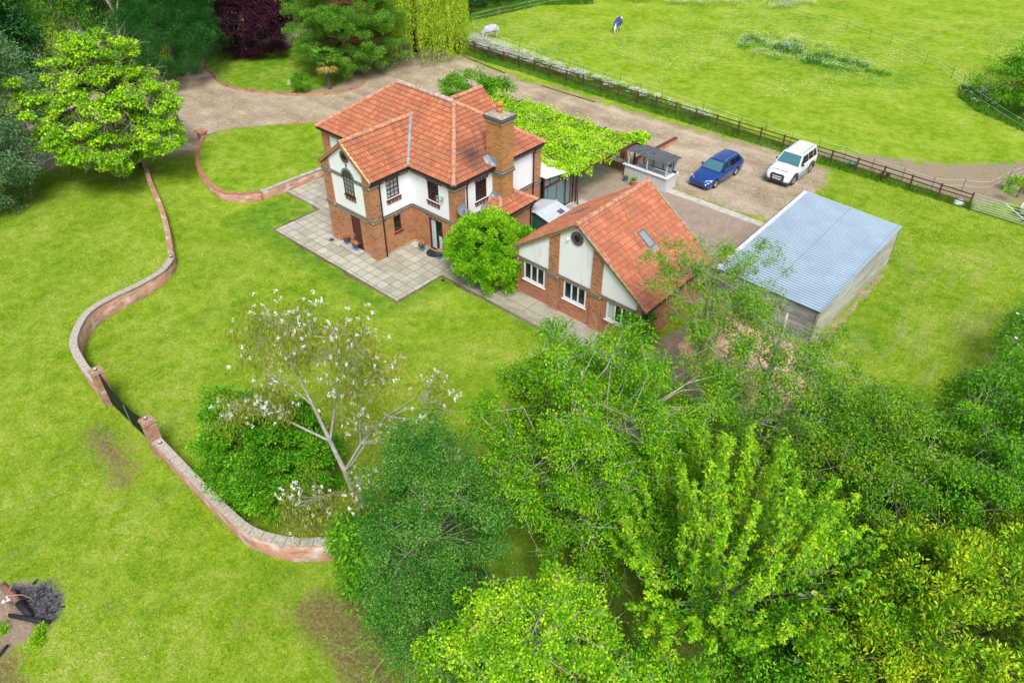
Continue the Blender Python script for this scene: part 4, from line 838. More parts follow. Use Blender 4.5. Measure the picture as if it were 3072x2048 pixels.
def skylight(root,xa,xb,y0,y1,side):
    zf=lambda x: grz-kz*abs(x-gc); d=Vector((xb-xa,0,zf(xb)-zf(xa))).normalized(); n=Vector((-d.z,0,d.x)); n=n if n.z>0 else -n
    L=(Vector((xb,0,zf(xb)))-Vector((xa,0,zf(xa)))).length; o=Vector((xa,y0,zf(xa)))
    def bx(b,s0,s1,t0,t1,h0,h1):
        b.poly([o+d*s+Vector((0,t,0))+n*h for h in (h0,h1) for s,t in ((s0,t0),(s1,t0),(s1,t1),(s0,t1))],[(0,1,2,3),(4,5,6,7),(0,1,5,4),(1,2,6,5),(2,3,7,6),(3,0,4,7)])
    w=y1-y0; b=MB(); bx(b,0,L,0,.07,0,.11);bx(b,0,L,w-.07,w,0,.11);bx(b,0,.07,.07,w-.07,0,.115);bx(b,L-.07,L,.07,w-.07,0,.105)
    f=b.build('skylight',plain('skylight frame',(.13,.14,.15),.4),root); b=MB(); bx(b,.06,L-.06,.06,w-.06,.04,.09)
    m,nt,p=newmat('skylight glass'); p.inputs['Base Color'].default_value=(.25,.30,.33,1); p.inputs['Roughness'].default_value=.12; p.inputs['Specular IOR Level'].default_value=.8; b.build('pane',m,f)
    b=MB(); bx(b,L,L+.28,-.05,w+.05,.035,.06) ; b.build('flashing',M['lead'],f)
skylight(G_,13.55,14.38,5.85,6.42,1); skylight(G_,9.95,9.15,6.30,6.86,-1)
# ------------------------------------------------------------------ green metal shed between house and garage
MS=empty('metal_shed',(5.3,8.9,0),'small green metal garden shed with pale ribbed gable roof, between house and red brick outbuilding','shed')
shm=plain('dark green sheet',(.02,.10,.075),.45); b=MB(); b.prism([(4.35,7.95),(6.25,7.95),(6.25,9.8),(4.35,9.8)],0,1.58); b.poly([(4.35,7.95,1.58),(6.25,7.95,1.58),(5.3,7.95,1.84)],[(0,1,2)])
for i in range(12): b.box(6.25,6.265,8.0+i*.155,8.06+i*.155,.02,1.55)
b.build('wall',shm,MS)
roofm=plain('pale ribbed sheet',(.62,.68,.72),.35,.3,var=.08)
b=MB()
for s,xe in ((1,6.42),(-1,4.18)):
    n=10
    for i in range(n):
        y0=7.82+2.08*i/n; y1=y0+2.08/n
        P=lambda x,y,h:(x,y,(1.87 if x==5.3 else 1.60)+h)
        b.poly([P(5.3,y0+.03,0),P(xe,y0+.03,0),P(xe,y1,0),P(5.3,y1,0)],[(0,1,2,3)],0); b.poly([P(5.3,y0,.0),P(xe,y0,.0),P(xe,y0+.012,.03),P(5.3,y0+.012,.03),P(xe,y0+.03,0),P(5.3,y0+.03,0)],[(0,1,2,3),(3,2,4,5)],0)
b.bar((5.3,7.8,1.9),(5.3,9.92,1.9),.09,.03); b.build('roof',roofm,MS)
b=MB(); b.poly([(5.95,9.05,1.735),(6.3,9.05,1.655),(6.3,9.5,1.655),(5.95,9.5,1.735)],[(0,1,2,3)]); b.build('roof_light',plain('smoky plastic',(.10,.09,.12),.3),MS)
# ------------------------------------------------------------------ big shed
SH=empty('timber_shed',(19.4,14.4,0),'large weathered grey timber shed with pale blue grey corrugated metal roof','shed')
sc_=[(16.62,9.32,2.10),(22.28,9.27,2.04),(22.42,19.45,2.46),(16.66,19.7,2.56)]
def corr():
    n=50*6; k=2; V=[];A=Vector(sc_[0]);B=Vector(sc_[1]);C=Vector(sc_[2]);D_=Vector(sc_[3])
    for j in range(n+1):
        t=j/n; p=A.lerp(D_,t); q=B.lerp(C,t); h=.05*math.cos(2*PI*j/6)
        for i in range(9): r_=p.lerp(q,i/8); V.append((r_.x,r_.y,r_.z+h+.02+(.006 if i%4==0 else 0)))
    F_=[]
    for j in range(n):
        for i in range(8): F_+= [j*9+i,j*9+i+1,(j+1)*9+i+1,(j+1)*9+i]
    m,nt,p=newmat('corrugated sheet'); v=coord(nt); n_=noise(nt,v,.8,5); c=ramp(nt,n_,[(.3,(.34,.45,.54)),(.7,(.44,.55,.64))])
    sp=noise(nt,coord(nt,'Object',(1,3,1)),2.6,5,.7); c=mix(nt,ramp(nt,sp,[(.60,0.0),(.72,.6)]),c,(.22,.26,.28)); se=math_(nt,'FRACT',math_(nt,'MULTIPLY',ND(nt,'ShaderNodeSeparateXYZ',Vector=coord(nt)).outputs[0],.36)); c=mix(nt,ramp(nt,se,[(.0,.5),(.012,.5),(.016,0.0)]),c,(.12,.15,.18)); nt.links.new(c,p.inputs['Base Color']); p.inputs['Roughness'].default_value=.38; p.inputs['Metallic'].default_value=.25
    tr_=ramp(nt,attr(nt,'trough'),[(.45,0.0),(.8,1.0)]); c=mix(nt,tr_,c,(.10,.17,.25)); nt.links.new(c,p.inputs['Base Color'])  # painted shade: troughs coloured darker so the corrugation shows
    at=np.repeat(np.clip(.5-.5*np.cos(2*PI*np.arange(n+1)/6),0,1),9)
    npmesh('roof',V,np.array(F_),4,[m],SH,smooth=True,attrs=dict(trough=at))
corr()
def boards(name,p,q,h0,h1,nb,mat,thick=.03):
    p=Vector(p);q=Vector(q);u=(q-p).normalized();n=Vector((u.y,-u.x,0)); b=MB(); L=(q-p).length
    for i in range(nb):
        f0=i/nb;f1=(i+1)/nb; k=max(2,int(L/2.4)); off=(i%3)*.8
        cuts=[0]+[min(L,off+.8+j*2.6) for j in range(int(L/2.6)+1) if 0<off+.8+j*2.6<L]+[L]
        for a,c_ in zip(cuts[:-1],cuts[1:]):
            if c_-a<.02: continue
            za=lambda s,f:(h0+(h1-h0)*s/L)*f
            w0,w1=thick+random.uniform(-.004,.006),random.uniform(.0,.008)
            P_=lambda s,f,d:(p.x+u.x*s+n.x*d,p.y+u.y*s+n.y*d,za(s,f)+.01)
            a2,c2=a+.004,c_-.004
            b.poly([P_(a2,f0,w0),P_(c2,f0,w0),P_(c2,f1,w1),P_(a2,f1,w1),P_(a2,f0,0),P_(c2,f0,0)],[(0,1,2,3),(0,4,5,1)],random.randint(0,2))
    return b.build(name,mat,SH)
def woodm(name,c,rs): 
    m,nt,p=newmat(name); v=coord(nt,'Object',rs); n=noise(nt,v,2.2,6,.7); c_=ramp(nt,n,[(.28,tuple(x*.5 for x in c)),(.5,c),(.72,tuple(min(1,x*1.35) for x in c))])
    n2=noise(nt,coord(nt),.6,4); c_=mix(nt,.5,c_,ramp(nt,n2,[(.35,(.6,.6,.55)),(.65,(1.1,1.1,1.1))]),'MULTIPLY'); nt.links.new(c_,p.inputs['Base Color']); p.inputs['Roughness'].default_value=.9; return m
wb=[woodm('weathered boards %d'%i,c,(.35,1,9)) for i,c in enumerate(((.27,.285,.285),(.33,.34,.335),(.23,.24,.245)))]; wb2=[woodm('bleached boards %d'%i,c,(1,.35,9)) for i,c in enumerate(((.40,.39,.34),(.46,.45,.39),(.35,.34,.30)))]
boards('front_boards',(16.75,9.42,0),(22.15,9.40,0),2.02,1.97,14,wb); boards('side_boards',(22.17,9.40,0),(22.32,19.4,0),1.97,2.40,13,wb2); boards('side_boards',(16.78,19.5,0),(16.75,9.45,0),2.42,2.02,13,wb); boards('rear_boards',(22.3,19.4,0),(16.8,19.5,0),2.38,2.44,13,wb)
b=MB(); b.bar((16.55,9.28,2.13),(16.59,19.72,2.60),.22,.03); b.build('edge_flashing',plain('white flashing',(.66,.66,.63),.5,var=.25,sc=6),SH)
b=MB(); b.tube([(16.38,9.25,2.0),(16.42,19.75,2.46)],.06,8); b.build('gutter',M['black'],SH)
b=MB(); b.box(22.15,22.25,9.32,9.42,0,1.98); b.build('corner_post',M['barkgrey'],SH); b=MB(); b.box(22.3,22.38,19.38,19.46,0,2.38); b.build('corner_post',M['barkgrey'],SH)
sheet('shed_rubble',[(22.2,9.6),(22.72,10),(22.8,18.6),(22.4,19.3)],.015,M['gravel'],.08,.3)
# ------------------------------------------------------------------ foliage
def unit(a): return a/np.maximum(np.linalg.norm(a,axis=1,keepdims=True),1e-9)
def leaf_geo(P,A,L,Wd,hexa,r):
    n=len(P); A=unit(A); Rn=r.normal(size=(n,3))+np.array([0,0,1.3]); Sd=unit(np.cross(A,Rn)); Nn=np.cross(Sd,A)
    L=np.asarray(L)[:,None] if np.ndim(L) else np.full((n,1),L); L=L*r.uniform(.7,1.25,(n,1)); Wd=L*Wd
    if hexa:
        V=np.stack([P,P+A*L*.33+Sd*Wd*.48-Nn*Wd*.10,P+A*L*.72+Sd*Wd*.36-Nn*Wd*.16,P+A*L-Nn*L*.15,P+A*L*.72-Sd*Wd*.36-Nn*Wd*.16,P+A*L*.33-Sd*Wd*.48-Nn*Wd*.10],1).reshape(-1,3)
        b=(np.arange(n)*6)[:,None]; return V,(b+np.array([0,1,2,3,0,3,4,5])).ravel(),4
    V=np.stack([P,P+A*L*.45+Sd*Wd*.5,P+A*L-Nn*L*.12,P+A*L*.45-Sd*Wd*.5],1).reshape(-1,3)
    b=(np.arange(n)*4)[:,None]; return V,(b+np.array([0,1,2,0,2,3])).ravel(),3
def clump_centers(ells,K,r,inner=.5,zmin=.3,top=.15,bumpy=.16):
    out=[];w=np.array([e[3]*e[4] for e in ells]);w=w/w.sum()
    while len(out)<K:
        e=ells[r.choice(len(ells),p=w)]; u=r.normal(size=3); u/=np.linalg.norm(u); 
        if u[2]<-.2 and r.random()<.45: continue
        rr=inner+(1-inner)*r.random()**.45
        ph=math.sin(u[0]*5+e[0])*math.cos(u[1]*6+e[1]+u[2]*4)*bumpy
        p=np.array(e[:3])+u*np.array(e[3:6])*rr*(1+ph)
        if p[2]<zmin: continue
        out.append(p)
    return np.array(out)
def scatter(C,cr,nl,r,flat=.75,droop=.3,outw=.8,upw=.2,rnd=.5):
    K=len(C); idx=np.repeat(np.arange(K),nl); n=len(idx); d=r.normal(size=(n,3)); d=unit(d)*(r.random((n,1))**.45)
    rad=(np.asarray(cr)[idx] if np.ndim(cr) else np.full(n,cr))[:,None]
    P=C[idx]+d*rad*np.array([1,1,flat]); A=d*outw+r.normal(size=(n,3))*rnd+np.array([0,0,upw-droop]); return P,A
def branches(b,base,topz,C,r,r0=.14,r1=.018,lean=(0,0),trunkn=6,attach=(.25,.8),twigs=2,twl=.7,forks=1,sag=.12,m=0):
    base=np.array(base,float); h=topz-base[2]; top=base+np.array([lean[0],lean[1],h])
    tp=[base+(top-base)*t+np.array([math.sin(t*5+base[0])*.1,math.cos(t*4+base[1])*.1,0])*h*.12*t for t in np.linspace(0,1,8)]
    b.tube(tp,[r0*(1-.8*t) for t in np.linspace(0,1,8)],7,m)
    K=len(C); Mn=max(4,K//22); seeds=C[r.choice(K,Mn,replace=False)]
    own=np.argmin(((C[:,None,:]-seeds[None])**2).sum(2),1)
    for k in range(Mn):
        g=C[own==k]
        if len(g)==0: continue
        ce=g.mean(0); f=np.clip((ce[2]-base[2])/h*.7-r.uniform(.0,.25),attach[0],attach[1])*7; i=int(min(f,6)); s=tp[i]+(tp[i+1]-tp[i])*(f-i)
        L=np.linalg.norm(ce-s); a1=s+(ce-s)*.35+np.array([0,0,L*sag])+r.normal(size=3)*L*.05; a2=s+(ce-s)*.75+np.array([0,0,L*sag*.7])+r.normal(size=3)*L*.06
        rb=min(r0*.5,.015+.012*L); b.tube([s,a1,a2,ce],[rb,rb*.75,rb*.5,rb*.25],5,m,cap=False); limb=[s,a1,a2,ce]
        for c in g:
            t=r.uniform(1.0,2.9); ii=int(t); q=limb[ii]+(limb[ii+1]-limb[ii])*(t-ii); l=np.linalg.norm(c-q); md=(q+c)/2+r.normal(size=3)*l*.14+np.array([0,0,l*.08])
            if twigs: b.tube([q,md,c],[r1*1.3,r1,r1*.5],4,m,cap=False)
            for w in range(twigs):
                d=r.normal(size=3)*np.array([1,1,.6]); d+=(c-s)/max(np.linalg.norm(c-s),.1)*.6; d/=np.linalg.norm(d); u=c+r.normal(size=3)*.15; b.tube([u,u+d*twl*.5+r.normal(size=3)*.06,u+d*twl],[r1*.6,r1*.5,r1*.2],3,m,cap=False)
def mk_tree(name,label,cat,base,ells,K,cr,nl,L,Wd,leafm,barkm,hexa=False,group=None,seed=0,topz=None,lean=(0,0),r0=.14,r1=.018,flat=.75,droop=.35,outw=.8,upw=.2,rnd=.5,inner=.5,zmin=.3,twigs=2,twl=.7,crownname='crown',extra=None,attach=(.25,.8),sag=.12,bumpy=.16):
    r=np.random.default_rng(100+seed); root=empty(name,base,label,cat,group)
    C=clump_centers(ells,K,r,inner,zmin,bumpy=bumpy); P,A=scatter(C,cr*r.uniform(.7,1.3,K),nl,r,flat,droop,outw,upw,rnd)
    V,F_,k=leaf_geo(P,A,L,Wd,hexa,r); npmesh(crownname,V,F_,k,[leafm],root)
    b=MB(); branches(b,base,topz or max(e[2]+e[5]*.6 for e in ells),C,r,r0,r1,lean,twigs=twigs,twl=twl,attach=attach,sag=sag); b.build('trunk',barkm,root,smooth=True)
    if extra: extra(root,C,r)
    return root
def flowers(leaf,m,n,size,frac=1.0,zb=.0):
    def f(root,C,r):
        ids=r.choice(len(C),min(n,len(C)),replace=False); b=MB()
        for i in ids:
            c=C[i]+r.normal(size=3)*.25+np.array([0,0,.25+zb]); 
            for k in range(7):
                a=r.uniform(0,2*PI); q=c+np.array([math.cos(a),math.sin(a),0])*size*r.uniform(0,.8); s=size*.35
                b.poly([(q[0]-s,q[1]-s,q[2]),(q[0]+s,q[1]-s,q[2]+s*.3),(q[0]+s,q[1]+s,q[2]),(q[0]-s,q[1]+s,q[2]+s*.2)],[(0,1,2,3)])
        b.build('blossom',m,root)
    return f
Lf=leafmat
M['l_cherry']=Lf('cherry leaves',(.020,.14,.002),(.11,.36,.005),(.38,.60,.014))
M['l_cherry2']=Lf('open cherry leaves',(.025,.14,.005),(.12,.33,.010),(.31,.48,.025))
M['l_up']=Lf('upright cherry leaves',(.03,.18,.002),(.17,.43,.006),(.50,.69,.02))
M['l_birch']=Lf('birch leaves',(.014,.10,.009),(.055,.23,.022),(.22,.42,.06))
M['l_lime']=Lf('round bright leaves',(.035,.20,.003),(.19,.48,.007),(.56,.76,.03))
M['l_yel']=Lf('yellow green leaves',(.02,.15,.003),(.19,.44,.008),(.66,.72,.025))
M['l_dark']=Lf('dark glossy leaves',(.018,.12,.003),(.08,.32,.009),(.28,.56,.02))
M['l_laurel']=Lf('bright laurel leaves',(.03,.19,.003),(.15,.47,.006),(.50,.76,.03))
M['l_cat']=Lf('lime green heart leaves',(.05,.20,.003),(.23,.50,.008),(.52,.74,.03))
M['l_gum']=Lf('grey green leaves',(.03,.11,.03),(.10,.23,.09),(.27,.42,.20))
M['l_pine']=Lf('dark pine needles',(.006,.055,.008),(.018,.12,.018),(.07,.25,.04))
M['l_pine2']=Lf('green pine needles',(.03,.14,.010),(.11,.31,.02),(.28,.50,.06))
M['l_purple']=Lf('purple leaves',(.016,.006,.014),(.040,.012,.026),(.11,.024,.045))
M['l_willow']=Lf('willow leaves',(.14,.28,.010),(.33,.52,.02),(.60,.72,.06))
M['l_deep']=Lf('deep green leaves',(.008,.055,.012),(.022,.11,.024),(.07,.22,.045))
M['l_vine']=Lf('vine leaves',(.08,.28,.005),(.31,.60,.012),(.62,.82,.05))
M['l_mid']=Lf('mid green leaves',(.02,.14,.004),(.09,.33,.008),(.26,.50,.018))
M['l_rust']=Lf('olive and rusty drooping leaves',(.11,.20,.012),(.24,.34,.03),(.50,.42,.09))
M['petal']=plain('white blossom',(.80,.80,.76),.8,var=.06); M['bloom']=plain('cream elder blossom',(.70,.72,.55),.8,var=.1)
# ---- near trees
mk_tree('birch_tree','dense dusky green small leaved tree right of the white flowering gum','tree',(18.0,-12.6,0),[(18.5,-13.0,3.8,2.5,2.4,3.3),(17.3,-11.6,2.4,1.8,1.8,2.0),(19.2,-14.6,2.4,1.8,1.6,1.8),(18.0,-12.4,5.8,1.4,1.4,1.9)],210,.50,520,.07,.62,M['l_birch'],M['barkpale'],seed=1,r0=.11,droop=.5,twigs=1,twl=.5,r1=.007,topz=6.6,inner=.5,bumpy=.3)
mk_tree('walnut_sapling','low bright leafy tree drooping over the near end of the curved brick wall','tree',(17.2,-14.6,0),[(16.9,-14.1,2.2,1.7,1.4,1.6),(15.9,-13.8,1.7,1.1,1.1,1.2),(18.3,-14.6,1.8,1.3,1.0,1.4)],95,.5,95,.17,.42,M['l_mid'],M['bark'],hexa=True,seed=2,r0=.08,r1=.010,droop=.8,twigs=1,topz=3.6)
mk_tree('cherry_tree','large full cherry tree with pale twigs in front of the outbuilding','tree',(20.2,-7.4,0),[(20.3,-7.7,4.9,3.35,3.35,3.9),(19.0,-6.2,5.0,2.4,2.4,2.6),(21.5,-8.6,3.6,2.6,2.4,3.0),(21.5,-3.4,3.8,2.1,2.1,2.3)],390,.54,400,.10,.42,M['l_cherry'],M['barkpale'],hexa=True,seed=3,r0=.2,r1=.014,droop=.75,twigs=2,twl=.9,topz=8,inner=.5,bumpy=.3)
mk_tree('cherry_tree','thin leaved open cherry tree with bare twigs over the sandy rubble','tree',(22.8,2.6,0),[(23.3,.6,4.2,3.5,3.4,2.9),(24.6,-.6,3.6,3.0,2.8,2.6),(21.4,1.6,4.6,2.2,2.2,2.2)],210,.46,180,.11,.40,M['l_cherry2'],M['barkpale'],hexa=True,seed=4,r0=.24,r1=.009,droop=.7,twigs=2,twl=1.1,topz=6,inner=.35,attach=(.12,.8))
mk_tree('cherry_tree','slender cherry tree reaching over the outbuilding roof corner and shed','tree',(18.1,5.6,0),[(19.4,3.2,5.8,2.3,2.9,1.7),(18.2,1.9,6.4,1.8,1.6,1.0),(20.2,5.2,5.2,1.6,2.2,1.5)],105,.36,120,.10,.40,M['l_cherry2'],M['barkpale'],hexa=True,seed=5,r0=.10,r1=.009,lean=(.6,-1.6),droop=.5,twigs=3,twl=1.0,topz=6.4,inner=.3,attach=(.35,.95))
def multi_stems(root,n,x,y,r0,h):
    b=MB()
    for i in range(n):
        a=2*PI*i/n+.4; b.tube([(x+.3*math.cos(a),y+.5*math.sin(a),0),(x+.4*math.cos(a),y+.7*math.sin(a),h*.5),(x+.7*math.cos(a),y+.9*math.sin(a),h)],[r0,r0*.8,r0*.5],6)
    return b.build('stem',M['barkgrey'],root)
multi_stems(bpy.data.objects['cherry_tree.002'],3,18.6,5.4,.085,4.6)
def upright():
    r=np.random.default_rng(77); base=(26.6,-7.3,0); root=empty('upright_cherry_tree',base,'very wide tree with dense upright leafy shoots in the lower right foreground','tree')
    bw=MB(); PP=[];AA=[]
    bw.tube([(26.6,-7.3,0),(26.6,-7.2,.9),(26.5,-7.3,1.6)],[.26,.22,.18],8)
    for i in range(140):
        a=r.uniform(0,2*PI); sp=math.sqrt(r.uniform(.0,1)); R_=4.3*sp; 
        ex,ey=26.65+R_*math.cos(a),-7.65+R_*math.sin(a)*.95; ez=8.9-3.9*sp**1.7+r.uniform(-1.1,.4)
        s=np.array([26.5+.2*math.cos(a),-7.3+.2*math.sin(a),1.3+.8*r.random()]); q=np.array([26.55+R_*.62*math.cos(a),-7.45+R_*.62*math.sin(a),1.7+ez*.25+.5*sp])
        e=np.array([ex,ey,ez]); L=np.linalg.norm(e-q); m=(q+e)/2+np.array([math.cos(a),math.sin(a),-.3])*.3
        pts=[s,(s+q)/2+np.array([0,0,-.1]),q,m,e]; 
        if i%2==0: bw.tube(pts,[.05,.036,.024,.014,.004],4,cap=False)
        else: bw.tube(pts[2:],[.026,.016,.005],4,cap=False)
        n=int(L/.085)
        for k in range(n):
            t=(k+r.random())/n; t=.06+.94*t; c=(1-t)**2*q+2*t*(1-t)*m+t*t*e
            # extra short spur
            sp_=r.normal(size=3)*.085*(1.5-t); c2=c+sp_
            for w in range(13):
                an=r.uniform(0,2*PI); PP.append(c2+r.normal(size=3)*.02); AA.append((math.cos(an)*.9,math.sin(an)*.9,-.55+r.normal()*.3+ .5*t*t))
    P=np.array(PP);A=np.array(AA); V,F_,k=leaf_geo(P,A,.115,.42,True,r); npmesh('crown',V,F_,k,[M['l_up']],root); bw.build('trunk',M['barkpale'],root,smooth=True)
    # inner filling foliage, lower; darker leaves paint the shade between shoots
    C=clump_centers([(26.65,-7.6,2.9,3.9,3.7,2.4)],120,r,.3,.4); P,A=scatter(C,.5,260,r,.75,.7); V,F_,k=leaf_geo(P,A,.11,.42,True,r); npmesh('lower_foliage',V,F_,k,[M['l_mid']],root)
upright()
mk_tree('bright_shrub','bright lime green round leaved shrub at the bottom edge of the picture','shrub',(23.9,-13.4,0),[(24.0,-13.7,2.9,3.1,1.9,2.3),(22.4,-15.2,2.0,1.6,1.5,1.8),(26.6,-11.9,1.6,1.6,1.3,1.5),(23.6,-12.3,2.5,1.7,1.3,2.2)],330,.40,270,.085,.74,M['l_lime'],M['barkpale'],hexa=True,seed=6,r0=.10,r1=.012,droop=.2,upw=.4,twigs=2,twl=.7,topz=4.2,inner=.5)
mk_tree('yellow_shrub','large yellow green glossy shrub filling the bottom right corner','shrub',(32.3,-5.2,0),[(32.6,-5.2,3.5,3.0,3.2,3.3),(31.0,-8.2,2.6,1.6,1.9,2.4),(34.4,-1.9,3.8,2.6,2.6,2.6),(30.9,-3.6,2.6,1.5,1.5,2.3),(31.4,-9.8,2.2,1.8,1.6,1.8),(33.6,-8.2,2.4,2,2,2)],400,.46,260,.125,.38,M['l_yel'],M['bark'],hexa=True,seed=7,r0=.14,r1=.014,droop=-.1,upw=.5,twigs=1,topz=6.2,inner=.6)
mk_tree('cherry_tree','spreading mid green cherry tree beside the right lawn, between open cherry and picture edge','tree',(28.7,1.0,0),[(28.5,.7,3.3,3.3,2.7,2.3),(27.0,-.2,3.0,2.4,2.1,2.1),(29.6,-1.3,3.2,2.4,2.2,2.4)],310,.52,310,.105,.42,M['l_cherry2'],M['barkpale'],hexa=True,seed=8,r0=.18,r1=.010,droop=.6,twigs=1,twl=1.0,topz=4.4,inner=.45)
mk_tree('cherry_tree','dense cherry tree at the right picture edge below the white flowering hedge','tree',(32.2,3.0,0),[(31.9,3.6,4.2,2.8,2.9,3.2),(32.6,.2,4.2,2.6,2.6,2.8),(30.6,6.0,3.0,1.7,1.9,2.2)],290,.52,320,.105,.42,M['l_mid'],M['barkpale'],hexa=True,seed=9,r0=.18,r1=.010,droop=.6,twigs=1,twl=1.0,topz=7,inner=.5)
mk_tree('elder_bush','deep green elder bush with flat cream flower heads between the foreground trees','shrub',(29.8,-5.2,0),[(29.9,-5.4,2.6,1.7,1.9,2.3),(29.2,-7.6,2.2,1.3,1.5,1.9),(29.6,-9.6,1.6,1.3,1.3,1.5)],150,.5,120,.13,.34,M['l_mid'],M['bark'],hexa=True,seed=10,r0=.08,droop=.1,topz=3.8,extra=flowers(None,M['bloom'],26,.10))
mk_tree('viburnum_bush','dark shrub with white flower heads at the right edge of the lawn','shrub',(30.6,13.3,0),[(30.9,13.4,1.9,1.9,2.3,1.8),(31.4,16.4,1.8,1.9,2.2,1.8),(30.9,10.6,1.7,1.5,1.7,1.7)],150,.5,110,.11,.5,M['l_dark'],M['bark'],seed=11,r0=.08,droop=.2,topz=3,extra=flowers(None,M['petal'],34,.10))
mk_tree('round_bush','dark green dense round bush behind the lower curved wall','shrub',(10.0,-14.1,0),[(10.0,-14.2,2.6,2.15,2.0,2.5),(11.4,-13.3,2.5,1.5,1.5,2.2)],330,.38,300,.10,.5,M['l_dark'],M['bark'],hexa=True,seed=12,r0=.1,droop=0,upw=.5,twigs=0,topz=3,inner=.7,bumpy=.3)
mk_tree('laurel_bush','bright green dense rounded bush against the house, left of the outbuilding','shrub',(6.0,3.1,0),[(6.0,3.0,1.9,2.25,2.1,1.85),(4.9,3.6,1.6,1.5,1.6,1.5),(7.1,2.4,1.3,1.2,1.1,1.4),(7.6,2.1,1.2,.85,.85,1.2),(7.0,4.2,1.7,1.0,1.2,1.3)],430,.30,190,.125,.38,M['l_laurel'],M['bark'],hexa=True,seed=13,r0=.1,droop=-.2,upw=.6,outw=1.0,rnd=.35,twigs=0,topz=2.6,inner=.84,bumpy=.08)
mk_tree('ivy_clump','dark ivy climbing the near right corner of the red brick outbuilding','climber',(15.9,3.0,0),[(15.75,2.95,1.2,.42,.38,1.3),(16.1,3.5,1.0,.35,.6,1.1)],60,.24,110,.085,.85,M['l_dark'],M['bark'],seed=14,r0=.04,droop=.4,topz=2.3,twigs=3,twl=.7,inner=.6,zmin=.05)
def bare_stems(name,label,base,n,h,spread,seed,leafm=None,arch=.8):
    r=np.random.default_rng(seed); root=empty(name,base,label,'shrub'); b=MB(); PP=[];AA=[]
    for i in range(n):
        a=r.uniform(0,2*PI); s=r.uniform(.3,1)*spread; hh=h*r.uniform(.6,1); x,y=base[0]+r.normal()*.35,base[1]+r.normal()*.35
        p=[(x,y,0),(x+s*.3*math.cos(a),y+s*.3*math.sin(a),hh*.6),(x+s*.7*math.cos(a),y+s*.7*math.sin(a),hh),(x+s*1.1*math.cos(a),y+s*1.1*math.sin(a),hh*(1-.35*arch))]
        b.tube(p,[.022,.018,.012,.005],4,cap=False)
        for k in range(7):
            t=r.uniform(.35,1); j=min(int(t*3),2); f=t*3-j; q=np.array(p[j])*(1-f)+np.array(p[j+1])*f; d=r.normal(size=3)*.4+np.array([math.cos(a)*.4,math.sin(a)*.4,.1]); b.tube([q,q+d*.7],[.006,.002],3,cap=False)
            if leafm:
                for w in range(16): PP.append(q+d*r.random()*.7+r.normal(size=3)*.08); AA.append(r.normal(size=3)*.6+d+np.array([0,0,-.4]))
    b.build('stems',plain('straw stems',(.42,.36,.20),.8,var=.3),root)
    if leafm: V,F_,k=leaf_geo(np.array(PP),np.array(AA),.15,.2,False,r); npmesh('leaves',V,F_,k,[leafm],root)
bare_stems('bamboo_clump','arching pale bare stems with thin leaves left of the bright lime shrub',(20.3,-15.3,0),60,2.6,1.7,5,M['l_mid'])
bare_stems('bamboo_clump','pale bare stems with thin leaves beneath the dusky small leaved tree',(21.3,-13.6,0),50,2.4,1.5,6,M['l_mid'])
